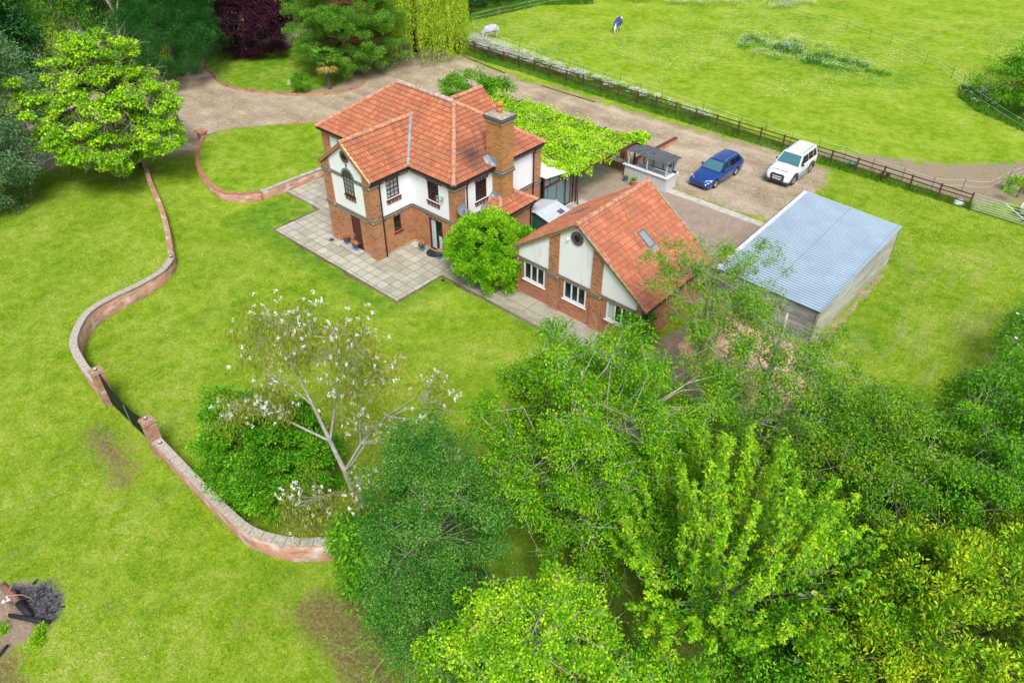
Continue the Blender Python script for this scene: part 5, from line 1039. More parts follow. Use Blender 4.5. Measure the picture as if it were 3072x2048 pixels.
# ---- white flowering gum tree
def gum():
    r=np.random.default_rng(5); root=empty('gum_tree',(13.8,-12.8,0),'sparse pale barked gum tree with white blossom leaning over the lower lawn','tree'); b=MB()
    T=[(13.8,-12.8,0),(13.75,-12.7,1.4),(13.5,-12.75,2.6),(13.1,-12.85,4.0),(12.75,-13.0,5.6),(12.35,-13.15,7.2),(12.0,-13.3,8.6),(11.6,-13.3,9.6)]
    b.tube(T,[.13,.115,.10,.078,.058,.042,.026,.010],9)
    b.tube([(13.8,-12.8,0),(14.05,-12.7,1.0),(14.1,-12.6,1.9)],[.17,.15,.10],8)
    L2=[(13.1,-12.85,4.0),(13.3,-12.5,5.6),(13.5,-12.2,7.2),(13.6,-12.1,8.6)]; L3=[(13.5,-12.75,2.6),(14.2,-12.3,4.2),(15.0,-11.6,5.6),(15.9,-10.9,6.6)]; L4=[(13.1,-12.85,4.0),(12.2,-13.7,5.0),(11.4,-14.4,5.6),(10.8,-14.9,5.9)]
    for LL in (L2,L3): b.tube(LL,[.058,.045,.03,.010],7,cap=False)
    b.tube(L4,[.05,.04,.028,.01],6,cap=False); T=T+L2+L3+L4
    tips=[((12.0,-13.3,9.3),1.2,6),((11.3,-13.7,8.4),1.1,5),((12.7,-13.0,9.2),1.0,6),((13.7,-12.1,9.0),1.1,10),((13.0,-12.4,8.0),1.1,9),((14.4,-11.7,8.1),1.0,10),((15.0,-11.4,7.4),1.0,13),((13.9,-12.2,6.8),1.1,9),((12.2,-12.9,7.6),1.0,5),((14.2,-11.9,7.3),.9,10),
          ((16.3,-10.6,6.6),1.0,14),((17.3,-11.0,5.4),.9,14),((17.0,-11.5,4.8),.8,13),((10.9,-15.0,5.8),.8,18),((11.9,-14.3,5.8),.8,17),((14.8,-12.2,5.4),.9,12),((14.3,-14.6,3.2),1.0,1),((15.6,-13.4,4.0),.8,2),((13.5,-14.8,2.5),.9,1),((16.3,-12.2,5.0),.8,13),((12.0,-14.0,7.4),1.0,4)]
    C=[];PP=[]
    for (c,s,k) in tips:
        c=np.array(c); st=np.array(T[k]); L=np.linalg.norm(c-st); mid=(st+c)/2+np.array([0,0,.12*L])+r.normal(size=3)*.12*L*.5
        rb=.02+.010*L; b.tube([st,st*.7+mid*.3+r.normal(size=3)*.06,mid,mid*.4+c*.6+r.normal(size=3)*.12,c],[rb*.7,rb*.6,rb*.45,rb*.3,.008],6,cap=False)
        for j in range(16):
            d=r.normal(size=3)*s*.5; e=c+d*np.array([1,1,.7]); q=mid*.3+c*.7+r.normal(size=3)*.08; b.tube([q,(q+e)/2+r.normal(size=3)*.1,e],[.010,.007,.003],4,cap=False); C.append(e)
    C=np.array(C); P,A=scatter(C,.5,85,r,.8,1.1,.4,0,.35); V,F_,k=leaf_geo(P,A,.17,.15,False,r); npmesh('crown',V,F_,k,[M['l_rust']],root)
    ids=r.choice(len(C),220,replace=False); PP=[];AA=[]
    for i in ids:
        c=C[i]+r.normal(size=3)*.15
        for w in range(r.integers(2,5)):
            q=c+r.normal(size=3)*.16
            for z in range(16): PP.append(q+r.normal(size=3)*np.array([.018,.018,.03])); AA.append(r.normal(size=3))
    V,F_,k=leaf_geo(np.array(PP),np.array(AA),.065,.45,False,r); npmesh('blossom',V,F_,k,[M['petal']],root)
    b.build('trunk',M['barkwhite'],root,smooth=True)
gum()
# ---- far trees upper left
mk_tree('catalpa_tree','broad lime green tree with big heart shaped leaves on the left lawn','tree',(-22.3,-3.4,0),[(-22.2,-4.6,4.9,4.9,4.6,2.9),(-23.4,-3.2,7.2,2.6,2.8,2.2),(-18.8,-3.0,3.2,2.3,2.0,1.3),(-21.0,-6.9,3.5,3.4,1.9,1.3),(-20.4,-5.4,2.4,2.8,2.2,1.2)],330,.62,260,.16,.85,M['l_cat'],M['barkgrey'],hexa=True,seed=20,r0=.3,r1=.03,droop=.9,twigs=3,twl=1.3,topz=8.6,inner=.5,outw=.5,bumpy=.25,flat=.45)
mk_tree('gum_tree','tall grey green leaved tree cut by the left picture edge','tree',(-24.8,-12.6,0),[(-24.6,-12.3,9.0,3.9,3.9,4.6),(-24.2,-12.9,4.2,4.4,4.0,4.0),(-22.8,-11.7,2.2,2.0,2.0,2.0),(-26.5,-9.8,6,4,3.6,5.5)],420,.85,230,.17,.36,M['l_gum'],M['barkgrey'],seed=21,r0=.3,r1=.03,droop=.6,twigs=1,topz=12,inner=.6)
mk_tree('pine_tree','dark green dense pine tree hanging over the gravel drive','tree',(-37.0,8.3,0),[(-36.6,8.0,3.6,4.5,4.5,3.2),(-37.2,8.6,8.0,4.0,4.0,4.4),(-34.6,6.4,3.0,2.8,2.6,2.4)],420,.66,300,.16,.20,M['l_pine'],M['bark'],seed=22,r0=.35,droop=-.5,upw=.5,outw=1.0,rnd=.3,twigs=0,topz=13,inner=.7)
mk_tree('purple_tree','large round tree with dark purple leaves behind the island bed','tree',(-38.0,16.4,0),[(-38.0,16.3,4.8,4.6,4.6,4.6),(-37.2,15.7,2.6,4.2,4.0,2.6),(-39.6,17.5,8,4,4,3.6)],420,.68,200,.17,.62,M['l_purple'],M['bark'],seed=23,r0=.35,droop=.3,twigs=0,topz=10,inner=.7,zmin=.2)
def blotch_pine(name,label,base,layers,seed,leafm,barkm,L=.2):
    r=np.random.default_rng(seed); root=empty(name,base,label,'tree'); b=MB(); C=[]
    x,y,_=base; h=layers[-1][0]; b.tube([(x,y,0),(x+.2,y,h*.4),(x-.1,y+.2,h*.7),(x,y,h)],[.32,.26,.17,.06],8)
    for z,rad,n in layers:
        for i in range(n):
            a=r.uniform(0,2*PI);rr=rad*r.uniform(.45,1.0); c=np.array([x+rr*math.cos(a),y+rr*math.sin(a),z-rr*.16+r.normal()*.25]); C.append(c)
            s=np.array([x,y,z-.5]); b.tube([s,(s+c)/2+np.array([0,0,.2]),c],[.08,.05,.02],4,cap=False)
            for j in range(3): C.append(c+r.normal(size=3)*np.array([.6,.6,.2]))
    C=np.array(C); P,A=scatter(C,.55,260,r,.55,-.4,.9,.5,.3); V,F_,k=leaf_geo(P,A,L,.20,False,r); npmesh('crown',V,F_,k,[leafm],root); b.build('trunk',barkm,root,smooth=True); return root
blotch_pine('pine_tree','mid green layered pine tree with reddish trunk at the right end of the island bed',(-26.3,19.0,0),[(1.9,3.6,24),(3.3,4.6,34),(4.9,4.7,36),(6.4,4.5,34),(8.0,3.9,28),(9.6,3.0,20),(11,1.8,10)],24,M['l_pine2'],plain('red pine bark',(.25,.11,.06),.9,var=.4,sc=6))
def willow():
    r=np.random.default_rng(9); base=(-26.0,26.9,0); root=empty('willow_tree',base,'yellow green weeping willow by the paddock fence end','tree'); b=MB(); b.tube([base,(-26.0,26.9,5),(-25.9,27.1,9)],[.4,.28,.1],8); PP=[];AA=[]
    for i in range(1150):
        a=r.uniform(0,2*PI);rr=4.9*math.sqrt(r.uniform(.02,1)); z=9.8-(rr/4.9)**2*3.2+r.normal()*.4; x,y=base[0]+rr*math.cos(a),base[1]+rr*math.sin(a); ln=r.uniform(3.0,8.5)*(.5+.5*rr/4.5); ln=min(ln,z-.35)
        if i%4==0: b.tube([(base[0],base[1],6.5),((base[0]+x)/2,(base[1]+y)/2,z+.3),(x,y,z)],[.07,.045,.02],4,cap=False)
        n=int(ln/.055); t=r.random(n)
        q=np.stack([x+math.cos(a)*.35*np.sqrt(t)+r.normal(size=n)*.09+np.sin(t*6+i)*.1,y+math.sin(a)*.35*np.sqrt(t)+r.normal(size=n)*.09,z-t*ln],1); PP.append(q); AA.append(np.stack([r.normal(size=n)*.35+math.cos(a)*.3,r.normal(size=n)*.35+math.sin(a)*.3,-np.ones(n)],1))
    P=np.concatenate(PP);A=np.concatenate(AA); V,F_,k=leaf_geo(P,A,.22,.22,False,r); npmesh('crown',V,F_,k,[M['l_willow']],root); b.build('trunk',M['bark'],root,smooth=True)
willow()
mk_tree('willow_tree','lime green leafy tree between the purple tree and the layered pine','tree',(-31.5,23.0,0),[(-31.8,23.0,5.0,3.0,3.0,4.6)],170,.8,110,.2,.3,M['l_willow'],M['bark'],seed=26,r0=.3,droop=1.0,twigs=0,topz=9,inner=.6)
bk=[(-47,3,'pine','deep green conifer at the back left behind the dark pine'),(-45,12.5,'pine','deep green conifer directly behind the dark pine'),(-56,10,'pine','very dark conifer far back at the top left corner'),(-50,20.5,'pine','dark conifer behind the purple tree, left'),(-43,27,'leaf','deep green leafy tree behind the purple tree, right'),(-38,35,'leaf','deep green leafy tree behind the willow, left'),(-62,0,'leaf','deep green leafy tree in the far top left corner'),(-52,-6,'leaf','deep green leafy tree beyond the grey green tree at the left edge'),(-44,-3.5,'leaf','deep green leafy tree between the lime green tree and the dark conifers'),(-64,8,'leaf','deep green leafy tree cut by the top left corner of the picture'),(-60,-12,'leaf','furthest left deep green leafy tree behind the grey green tree'),(-49,8,'pine','deep green conifer behind the leafless pale tree'),(-33.5,37,'leaf','deep green leafy tree behind the willow, right')]
for i,(x,y,kd,lb) in enumerate(bk):
    if kd=='pine': mk_tree('conifer_tree',lb,'tree',(x,y,0),[(x,y,3,4.0,4.0,3),(x,y,7.5,3.4,3.4,4.2),(x,y,11.5,2,2,3)],230,.95,80,.28,.22,M['l_deep'] if i else M['l_pine2'],M['bark'],seed=40+i,r0=.35,droop=.5,twigs=0,topz=14,inner=.65,group='trees beyond the drive')
    else: mk_tree('broadleaf_tree',lb,'tree',(x,y,0),[(x,y,4,3.8,3.8,3.8),(x+.6,y,7.5,3.2,3.2,3.2)],190,.95,75,.30,.6,M['l_deep'],M['bark'],seed=40+i,r0=.3,droop=.3,twigs=0,topz=9,inner=.6,group='trees beyond the drive')
def bare_tree(name,label,base,h,seed,spread):
    r=np.random.default_rng(seed); root=empty(name,base,label,'tree'); b=MB()
    def grow(p,d,L,rad,depth):
        q=p+d*L; m=(p+q)/2+r.normal(size=3)*L*.06; b.tube([p,m,q],[rad,rad*.85,rad*.65],5,cap=False)
        if depth==0: return
        for i in range(3 if depth>1 else 2):
            dd=d+r.normal(size=3)*spread; dd[2]+=.1; dd/=np.linalg.norm(dd); grow(q,dd,L*r.uniform(.6,.85),rad*.6,depth-1)
    grow(np.array(base,float),np.array([0,0,1.0]),h*.3,.018*h,5 if h>3 else 3); b.build('trunk',M['barkpale'],root,smooth=True)
bare_tree('bare_tree','leafless pale branched tree standing among the dark conifers top left',(-45.5,7.6,0),12,3,.42); bare_tree('bare_tree','leafless pale tree between the dark pine and the purple tree',(-41.8,12.8,0),11,8,.40)
def palm():
    r=np.random.default_rng(2); x,y=-24.1,15.0; root=empty('palm_tree',(x,y,0),'fan palm with shaggy brown trunk and yellow lower fronds on the island bed','palm'); b=MB(); b.tube([(x,y,0),(x-.08,y+.05,1.2),(x,y,2.6)],[.20,.17,.15],9); b.build('trunk',M['bark'],root)
    for nm,cols,n,z0,dz in (('fronds',M['l_gum'],44,2.75,(-.2,1.0)),('old_fronds',plain('yellowed fronds',(.40,.32,.06),.8,var=.3),16,2.55,(-1.1,-.5))):
        PP=[];AA=[];LL=[]
        for i in range(n):
            a=r.uniform(0,2*PI); e=r.uniform(*dz); d=np.array([math.cos(a),math.sin(a),e]); d/=np.linalg.norm(d); c=np.array([x,y,z0])+d*.65
            s=np.cross(d,[0,0,1]); s/=np.linalg.norm(s)+1e-9
            for k in range(13):
                f=(k-6)/6*1.15; PP.append(c); AA.append(d*math.cos(f)+s*math.sin(f)+np.array([0,0,-.18]))
        V,F_,k=leaf_geo(np.array(PP),np.array(AA),.62,.10,False,r); npmesh(nm,V,F_,k,[M['l_pine2'] if nm=='fronds' else cols],root)
palm()
mk_tree('round_shrub','small clipped bright green ball shrub on the island kerb','shrub',(-25.6,13.2,0),[(-25.5,13.1,.8,.85,.85,.75)],70,.22,90,.09,.5,M['l_mid'],M['bark'],seed=30,r0=.04,droop=0,upw=.4,twigs=0,topz=1.2,inner=.8,zmin=.1)
mk_tree('leafy_bush','wide green leafy bush behind the house roof, on the gravel','shrub',(-12.5,20.8,0),[(-12.8,20.6,1.25,2.3,2.0,1.3),(-11.0,22.3,1.0,1.5,1.5,1.1)],120,.42,100,.16,.6,M['l_mid'],M['bark'],seed=31,r0=.08,droop=.1,upw=.4,twigs=0,topz=2.2,inner=.7)
mk_tree('hedge_tree','dense bushy tree cut by the top right picture edge','tree',(21.6,50.6,0),[(21.8,50.4,2.6,2.9,3.4,2.7),(20.0,51.4,1.6,2.4,2.4,1.7),(23.2,55,4.2,3.6,4.6,4.2),(24,48.6,1.5,2.2,2,1.6)],230,.6,95,.2,.45,M['l_mid'],M['bark'],seed=32,r0=.2,droop=.2,twigs=0,topz=6,inner=.65)
mk_tree('bramble_bush','low green bush by the field gate beyond the fence','shrub',(25.7,33.4,0),[(25.6,33.4,.5,1.3,1.1,.7),(27.2,35.2,.7,1.6,1.5,.9)],60,.3,70,.14,.5,M['l_lime'],M['bark'],seed=33,r0=.03,droop=0,upw=.4,twigs=0,topz=1,inner=.6,zmin=.05)
mk_tree('potted_shrub','small green shrub beside the brick post behind the low wall','shrub',(2.4,20.4,0),[(2.4,20.4,.75,.5,.45,.6)],30,.16,70,.08,.5,M['l_mid'],M['bark'],seed=34,r0=.03,droop=0,upw=.4,twigs=0,topz=1,inner=.6,zmin=.1)
for i,(x,y,rx,ry) in enumerate(((-31.5,37.5,1.8,1.8),(-32.2,40.5,2.2,2),(-31.4,43.8,2,2.2),(-31.2,47.5,2.2,2.4),(-30,51.5,2.3,2.6),(-27,55,3,2.4),(-22,58,3.4,2.4))):
    mk_tree('hedge_bush',['hedge bush nearest the willow at the left paddock end','second hedge bush from the willow at the left paddock end','third hedge bush from the willow at the left paddock end','fourth hedge bush from the willow at the left paddock end','fifth hedge bush from the willow at the left paddock end','second last hedge bush at the top edge of the left paddock','last hedge bush at the top edge of the left paddock'][i],'hedge',(x,y,0),[(x,y,1.2,rx,ry,1.4)],70,.55,70,.22,.45,M['l_deep'],M['bark'],seed=50+i,r0=.06,droop=0,upw=.3,twigs=0,topz=2,inner=.5,group='hedge bushes at the left end of the paddock')
# ---- pergola and vine
PG=empty('pergola',(0,16,0),'timber and brick pergola carrying the lime green vine roof','pergola')
pvine=[(-8.2,18.5),(-5.8,19.0),(-3,19.2),(.3,19.0),(3.2,19.6),(4.6,19.5),(4.75,17),(4.95,14.0),(4.75,12.2),(3.9,12.0),(3.2,12.3),(2.6,11.6),(.6,11.7),(-1.5,13.3),(-3.6,14),(-8,14.5),(-9.5,16.8)]
b=MB(); b.box(2.95,3.3,20.05,20.4,0,2.3); b.build('brick_post',M['brick'],PG)
for (x,y) in ((4.15,13.35),(4.6,19.3),(-3.5,19.2),(.5,19.2),(-8,18.4),(-8,14.8)):
    b=MB(); b.box(x-.05,x+.05,y-.05,y+.05,0,2.3); b.build('post',M['rail'],PG)
b=MB()
for y in (13.3,15.3,17.3,19.3): b.bar((-8.3,y,2.3),(4.9,y,2.3),.08,.14)
for i in range(14): x=-8+i*.98; b.bar((x,12.8,2.42),(x,19.7,2.42),.05,.10)
b.bar((4.7,12.6,2.38),(4.7,19.8,2.38),.07,.16); b.bar((4.6,19.3,2.1),(3.12,20.2,2.1),.08,.12); b.build('beams',M['rail'],PG)
def vine():
    r=np.random.default_rng(21); root=empty('grape_vine',(4.5,13.2,0),'thick lime green vine covering the pergola roof','vine'); n=52000
    P=np.stack([r.uniform(-9.6,5.2,n),r.uniform(11.6,20.2,n)],1); d=sdist(P[:,0],P[:,1],pvine)+(vnoise(P[:,0],P[:,1],.8,2)-.5)*.7; P=P[d>-.05]; d=d[d>-.05]
    z=2.5+.42*(vnoise(P[:,0],P[:,1],1.0,6)-.3)+.25*(vnoise(P[:,0],P[:,1],.4,7)-.5)+r.normal(size=len(P))*.05-np.clip(.35-d,0,.4)*.8*r.random(len(P))
    # straggling shoots standing up on the far side
    A=r.normal(size=(len(P),3))*.8+np.array([0,0,-.25]); Q=np.column_stack([P,z]); s=[]
    for i in range(70):
        x,y=r.uniform(-8,1.5),r.uniform(17.2,18.9)
        for k in range(16): s.append((x+r.normal()*.12,y+r.normal()*.12,2.7+k*.035+r.normal()*.03))
    Q=np.concatenate([Q,np.array(s)]); A=np.concatenate([A,r.normal(size=(len(s),3))]); V,F_,k=leaf_geo(Q,A,.115,.85,True,r); npmesh('leaves',V,F_,k,[M['l_vine']],root)
    C=clump_centers([(4.55,19.7,2.45,.55,.6,.4)],26,r,.4,1.6); P,A=scatter(C,.22,60,r); V,F_,k=leaf_geo(P,A,.15,.8,True,r); npmesh('leaves',V,F_,k,[M['l_vine']],root)
    b=MB(); b.tube([(4.55,13.1,0),(4.5,13.0,1.2),(4.6,13.2,2.4)],[.05,.04,.03],6); 
    for i in range(16): y=12.8+i*.42; b.tube([(4.5,y,2.5),(1,y+r.normal()*.3,2.52),(-3,y+r.normal()*.4,2.5),(-7.5,y*.5+8.5,2.5)],.02,5)
    b.build('stems',M['bark'],root)
vine()
# ------------------------------------------------------------------ small vegetation and ground cover
def blades(name,poly,n,h,w,mat,seed,dens=None,zf=None,kind='stuff',lean=.5):
    r=np.random.default_rng(seed); xs=[p[0] for p in poly];ys=[p[1] for p in poly]; P=np.stack([r.uniform(min(xs),max(xs),n),r.uniform(min(ys),max(ys),n)],1); P=P[sdist(P[:,0],P[:,1],poly)>0]
    if dens is not None: P=P[r.random(len(P))<dens(P[:,0],P[:,1])]
    m=len(P); z=np.zeros(m) if zf is None else zf(P[:,0],P[:,1]); a=r.uniform(0,2*PI,m); L=h*r.uniform(.5,1.3,m); B=np.column_stack([P,z]); s=np.stack([np.cos(a),np.sin(a),np.zeros(m)],1)*w*.5; t=np.stack([r.normal(size=m)*lean*L,r.normal(size=m)*lean*L,L],1)
    V=np.stack([B-s,B+s,B+t],1).reshape(-1,3); o=npmesh(name,V,np.arange(3*m),3,[mat]); return tag(o,kind=kind)
lg=leafmat('lawn blades',(.045,.16,.004),(.16,.31,.010),(.44,.48,.12),.2,.7,.5)
tg=leafmat('long grass',(.03,.12,.006),(.08,.24,.012),(.22,.40,.04),.2,.7,.5)
notpaved=lambda x,y:((sdist(x,y,patio_poly)<-.05)&(sdist(x,y,gravel_poly)<.1)&(sdist(x,y,R(3.8,16.8,1.3,9.3))<0)&(sdist(x,y,burn)<0)&(sdist(x,y,R(16.6,22.5,9.3,19.6))<0)&(sdist(x,y,[(16.2,2.6),(23.5,2.6),(23.5,9.4),(16.2,9.4)])<0)&(sdist(x,y,ovp)<0)).astype(float)
o=blades('lawn_grass',[(-8,-24),(12,-28),(34,0),(33,30),(14,30),(15,20),(10,0),(-8,-2),(-13,-3),(-24,-4),(-24,-14)],620000,.06,.028,lg,61,notpaved); tag(o,'short bright green lawn grass around the house and walls','grass')
o=blades('long_grass',[(-24.5,29.2),(24,29.4),(24,30.4),(8,31),(-2,32.4),(-24.5,33.4)],60000,.32,.03,tg,62); tag(o,'long rough green grass along both sides of the paddock fence','grass')
o=blades('rough_grass',[(-29.5,36.5),(-31,49),(-25,53.5),(-23,51.5),(-27.3,47),(-28.2,41)],16000,.6,.05,tg,63); tag(o,'tall dark grass below the hedge at the left paddock end','grass')
weedp=[(-5,53),(-3.5,48.5),(-.5,46.6),(5,48.2),(10.5,49.7),(11.5,51),(6,54),(1,55.2)]
o=blades('weed_patch',weedp,26000,.26,.06,tg,64,lambda x,y:np.clip((vnoise(x,y,1.3,3)-.4)*3,0,1)*np.clip(sdist(x,y,weedp)*.8,0,1)); tag(o,'patch of tall green weeds in the middle of the paddock','weeds')
o=blades('bank_weeds',[(16.4,52.3),(16.9,49.6),(19.2,47.2),(23,45.4),(30,42),(30,56)],26000,.45,.07,tg,65); tag(o,'rough green weeds on the bank at the right paddock end','weeds')
def daisies(name,poly,n,size,mat,seed,dens,z,label,cat,zj=.0):
    r=np.random.default_rng(seed); xs=[p[0] for p in poly];ys=[p[1] for p in poly]; P=np.stack([r.uniform(min(xs),max(xs),n),r.uniform(min(ys),max(ys),n)],1); P=P[sdist(P[:,0],P[:,1],poly)>0]; P=P[r.random(len(P))<dens(P[:,0],P[:,1])]; m=len(P)
    s=size*r.uniform(.6,1.3,m)[:,None]; c=np.column_stack([P,z+zj*r.random(m)]); ex=np.array([1,0,.15]);ey=np.array([0,1,-.1]); V=np.stack([c-ex*s,c-ey*s,c+ex*s,c+ey*s],1).reshape(-1,3); o=npmesh(name,V,np.arange(4*m),4,[mat]); tag(o,label,cat,kind='stuff')
cl=lambda s,t,k:(lambda x,y:np.clip((vnoise(x,y,s,k)*.6+vnoise(x,y,s*.3,k+1)*.4-t)*4,0.015,1))
lawnd=cl(3.0,.52,31)
daisies('daisies',[(-8,-24),(12,-26),(34,0),(33,20),(24,9),(15,2),(10,0),(-8,-2),(-13,-3),(-24,-4),(-24,-14)],40000,.019,M['petal'],71,lambda x,y:lawnd(x,y)*notpaved(x,y)*.5,.06,'tiny white daisies dotted through the lawn','daisies')
daisies('meadow_flowers',[(-29,34),(-27,48),(-24,53),(-8,66),(30,80),(50,60),(24,53),(16,52),(5,38),(-3,33)],40000,.06,M['petal'],72,lambda x,y:cl(6,.44,41)(x,y)*.6*np.clip(1.2-sdist(x,y,tramp)*0,0,1),.12,'small white flowers scattered over the paddock','wild flowers')
daisies('cow_parsley',[(-24.3,30.3),(-24.3,33.2),(-20,33.0),(-12,32.0),(-4,31.6),(2,31.2),(9,30.8),(9,30.3)],30000,.065,M['petal'],73,lambda x,y:np.clip((vnoise(x,y,.6,3)*1.3+.15-(x+24)*.026),0,1)*.75,.62,'band of white cow parsley along the paddock side of the fence','wild flowers',.25)
daisies('white_weeds',weedp,16000,.06,M['petal'],74,lambda x,y:(.05+.45*np.clip((vnoise(x,y,1.6,9)*.5+vnoise(x,y,.5,3)*.5-.42)*4,0,1))*np.clip(1.1-(x+5)*.06,0.1,1),.45,'white flower heads on the weed patch in the paddock','wild flowers',.2)
daisies('bank_flowers',[(16.4,52.3),(16.9,49.6),(19.2,47.2),(24,45),(24,50)],5000,.06,M['petal'],75,lambda x,y:.45*np.clip((vnoise(x,y,.8,9)-.35)*3,0,1)*np.clip(1.2-(x-16)*.2,.1,1),.5,'white flower heads on the bank at the right paddock end','wild flowers',.2)
daisies('nettle_flowers',[(-29.5,50),(-16,57),(-2,66),(-6,70),(-28,60)],16000,.09,M['petal'],76,lambda x,y:np.clip((vnoise(x,y,2,9)-.4)*3,0,1),.4,'white flowers along the top edge of the paddock','wild flowers',.2)
# ------------------------------------------------------------------ fence, gate, electric fence
FN=empty('paddock_fence',(0,30,0),'long brown three rail timber fence between gravel yard and paddock','fence')
px=[-24.9+1.868*i for i in range(27)]; px[-1]=23.75
for i,x in enumerate(px):
    b=MB(); e=random.uniform(-.03,.03); yy=30.05-.5*max(0,(x-8))/16; b.box(x-.05,x+.05,yy-.04,yy+.06,0,1.12+e); b.build('post',M['rail'],FN)
fy=lambda x:30.05-.5*max(0,(x-8))/16
for z in (.42,.74,1.04):
    b=MB()
    for i in range(0,len(px)-1): a,c_=px[i],px[i+1]; b.bar((a,fy(a)-.06,z+random.uniform(-.015,.015)),(c_,fy(c_)-.06,z+random.uniform(-.015,.015)),.03,.075)
    b.build('rail',M['rail'],FN)
GT=empty('field_gate',(25.6,29.5,0),'galvanised seven bar field gate at the right end of the paddock fence','gate')
b=MB()
for z in (.15,.30,.45,.60,.77,.95,1.15): b.tube([(23.95,29.45,z),(27.6,29.45,z)],.021,6)
b.build('bars',M['steel'],GT); b=MB()
for p,q in (((23.95,29.45,.12),(23.95,29.45,1.17)),((27.6,29.45,.12),(27.6,29.45,1.17)),((25.7,29.44,.15),(25.7,29.44,1.15)),((24.0,29.43,.2),(25.7,29.43,1.1)),((27.5,29.43,.2),(25.7,29.43,1.1))): b.tube([p,q],.016,6)
b.build('braces',M['steel'],GT)
stakeg=plain('dark green stake',(.03,.10,.06),.5); stakep=plain('pink stake',(.70,.22,.22),.5); tape=plain('white tape',(.7,.78,.7),.6)
def efence(label,pts,pinks,hh=1.0,loc=None):
    root=empty('electric_fence',(pts[0][0],pts[0][1],0),label,'fence')
    for i,(x,y) in enumerate(pts):
        b=MB(); b.tube([(x,y,0),(x+random.uniform(-.05,.05),y,hh)],.02,5); b.box(x-.06,x+.06,y-.01,y+.01,0.05,.08); o=b.build('stake',stakep if i in pinks else stakeg,root)
    b=MB()
    for z in (.5,.9):
        for i in range(len(pts)-1):
            a,c_=pts[i],pts[i+1]; b.bar((*a,z*hh),((a[0]+c_[0])/2,(a[1]+c_[1])/2,z*hh-.05),.008,.012); b.bar(((a[0]+c_[0])/2,(a[1]+c_[1])/2,z*hh-.05),(*c_,z*hh),.008,.012)
    b.build('tape',tape,root)
efence('thin stakes with white tape just inside the paddock, parallel to the timber fence',[(-22.9,34.0),(-20.3,33.6),(-18.4,33.4),(-16,33.2),(-13.6,32.9),(-11.7,32.7),(-10,32.6),(-7.5,32.3),(-5.9,32.5),(-3.6,32.3),(-1.4,32.2),(.7,31.9),(2.7,31.9),(6.4,31.4),(8.5,31.3),(10.7,31.1),(12.8,31.3),(14.7,31.5),(16.9,30.9),(19.1,30.8),(21.1,30.6),(22.7,31.7)],{0,4,11},.98)
efence('thin stakes with white tape crossing the paddock towards the right bank',[(-18,67),(-13,65.5),(-8,64),(-2.6,61.9),(-.3,62.1),(2.3,61.6),(5.2,60.2),(7.5,59.6),(10,57.5),(12,56.2),(13.7,55.6),(15.1,53.9),(16.5,52.4),(17.6,50.2),(20.2,47.6),(22.7,45.4),(25,43.5)],{1,3,8,10},1.0)
efence('pink and dark stakes with white tape by the field gate and bramble',[(22.7,31.7),(24.0,32.5),(24.6,35.2),(25.4,37.6),(27,40)],{1,3},.98)
efence('thin stakes with tape in front of the hedge at the left paddock end',[(-24.6,33.8),(-28.6,37.2),(-28.0,40.8),(-27.2,44.6),(-26.6,48.0),(-24.5,51.6),(-20,55)],{2,4},1.0)
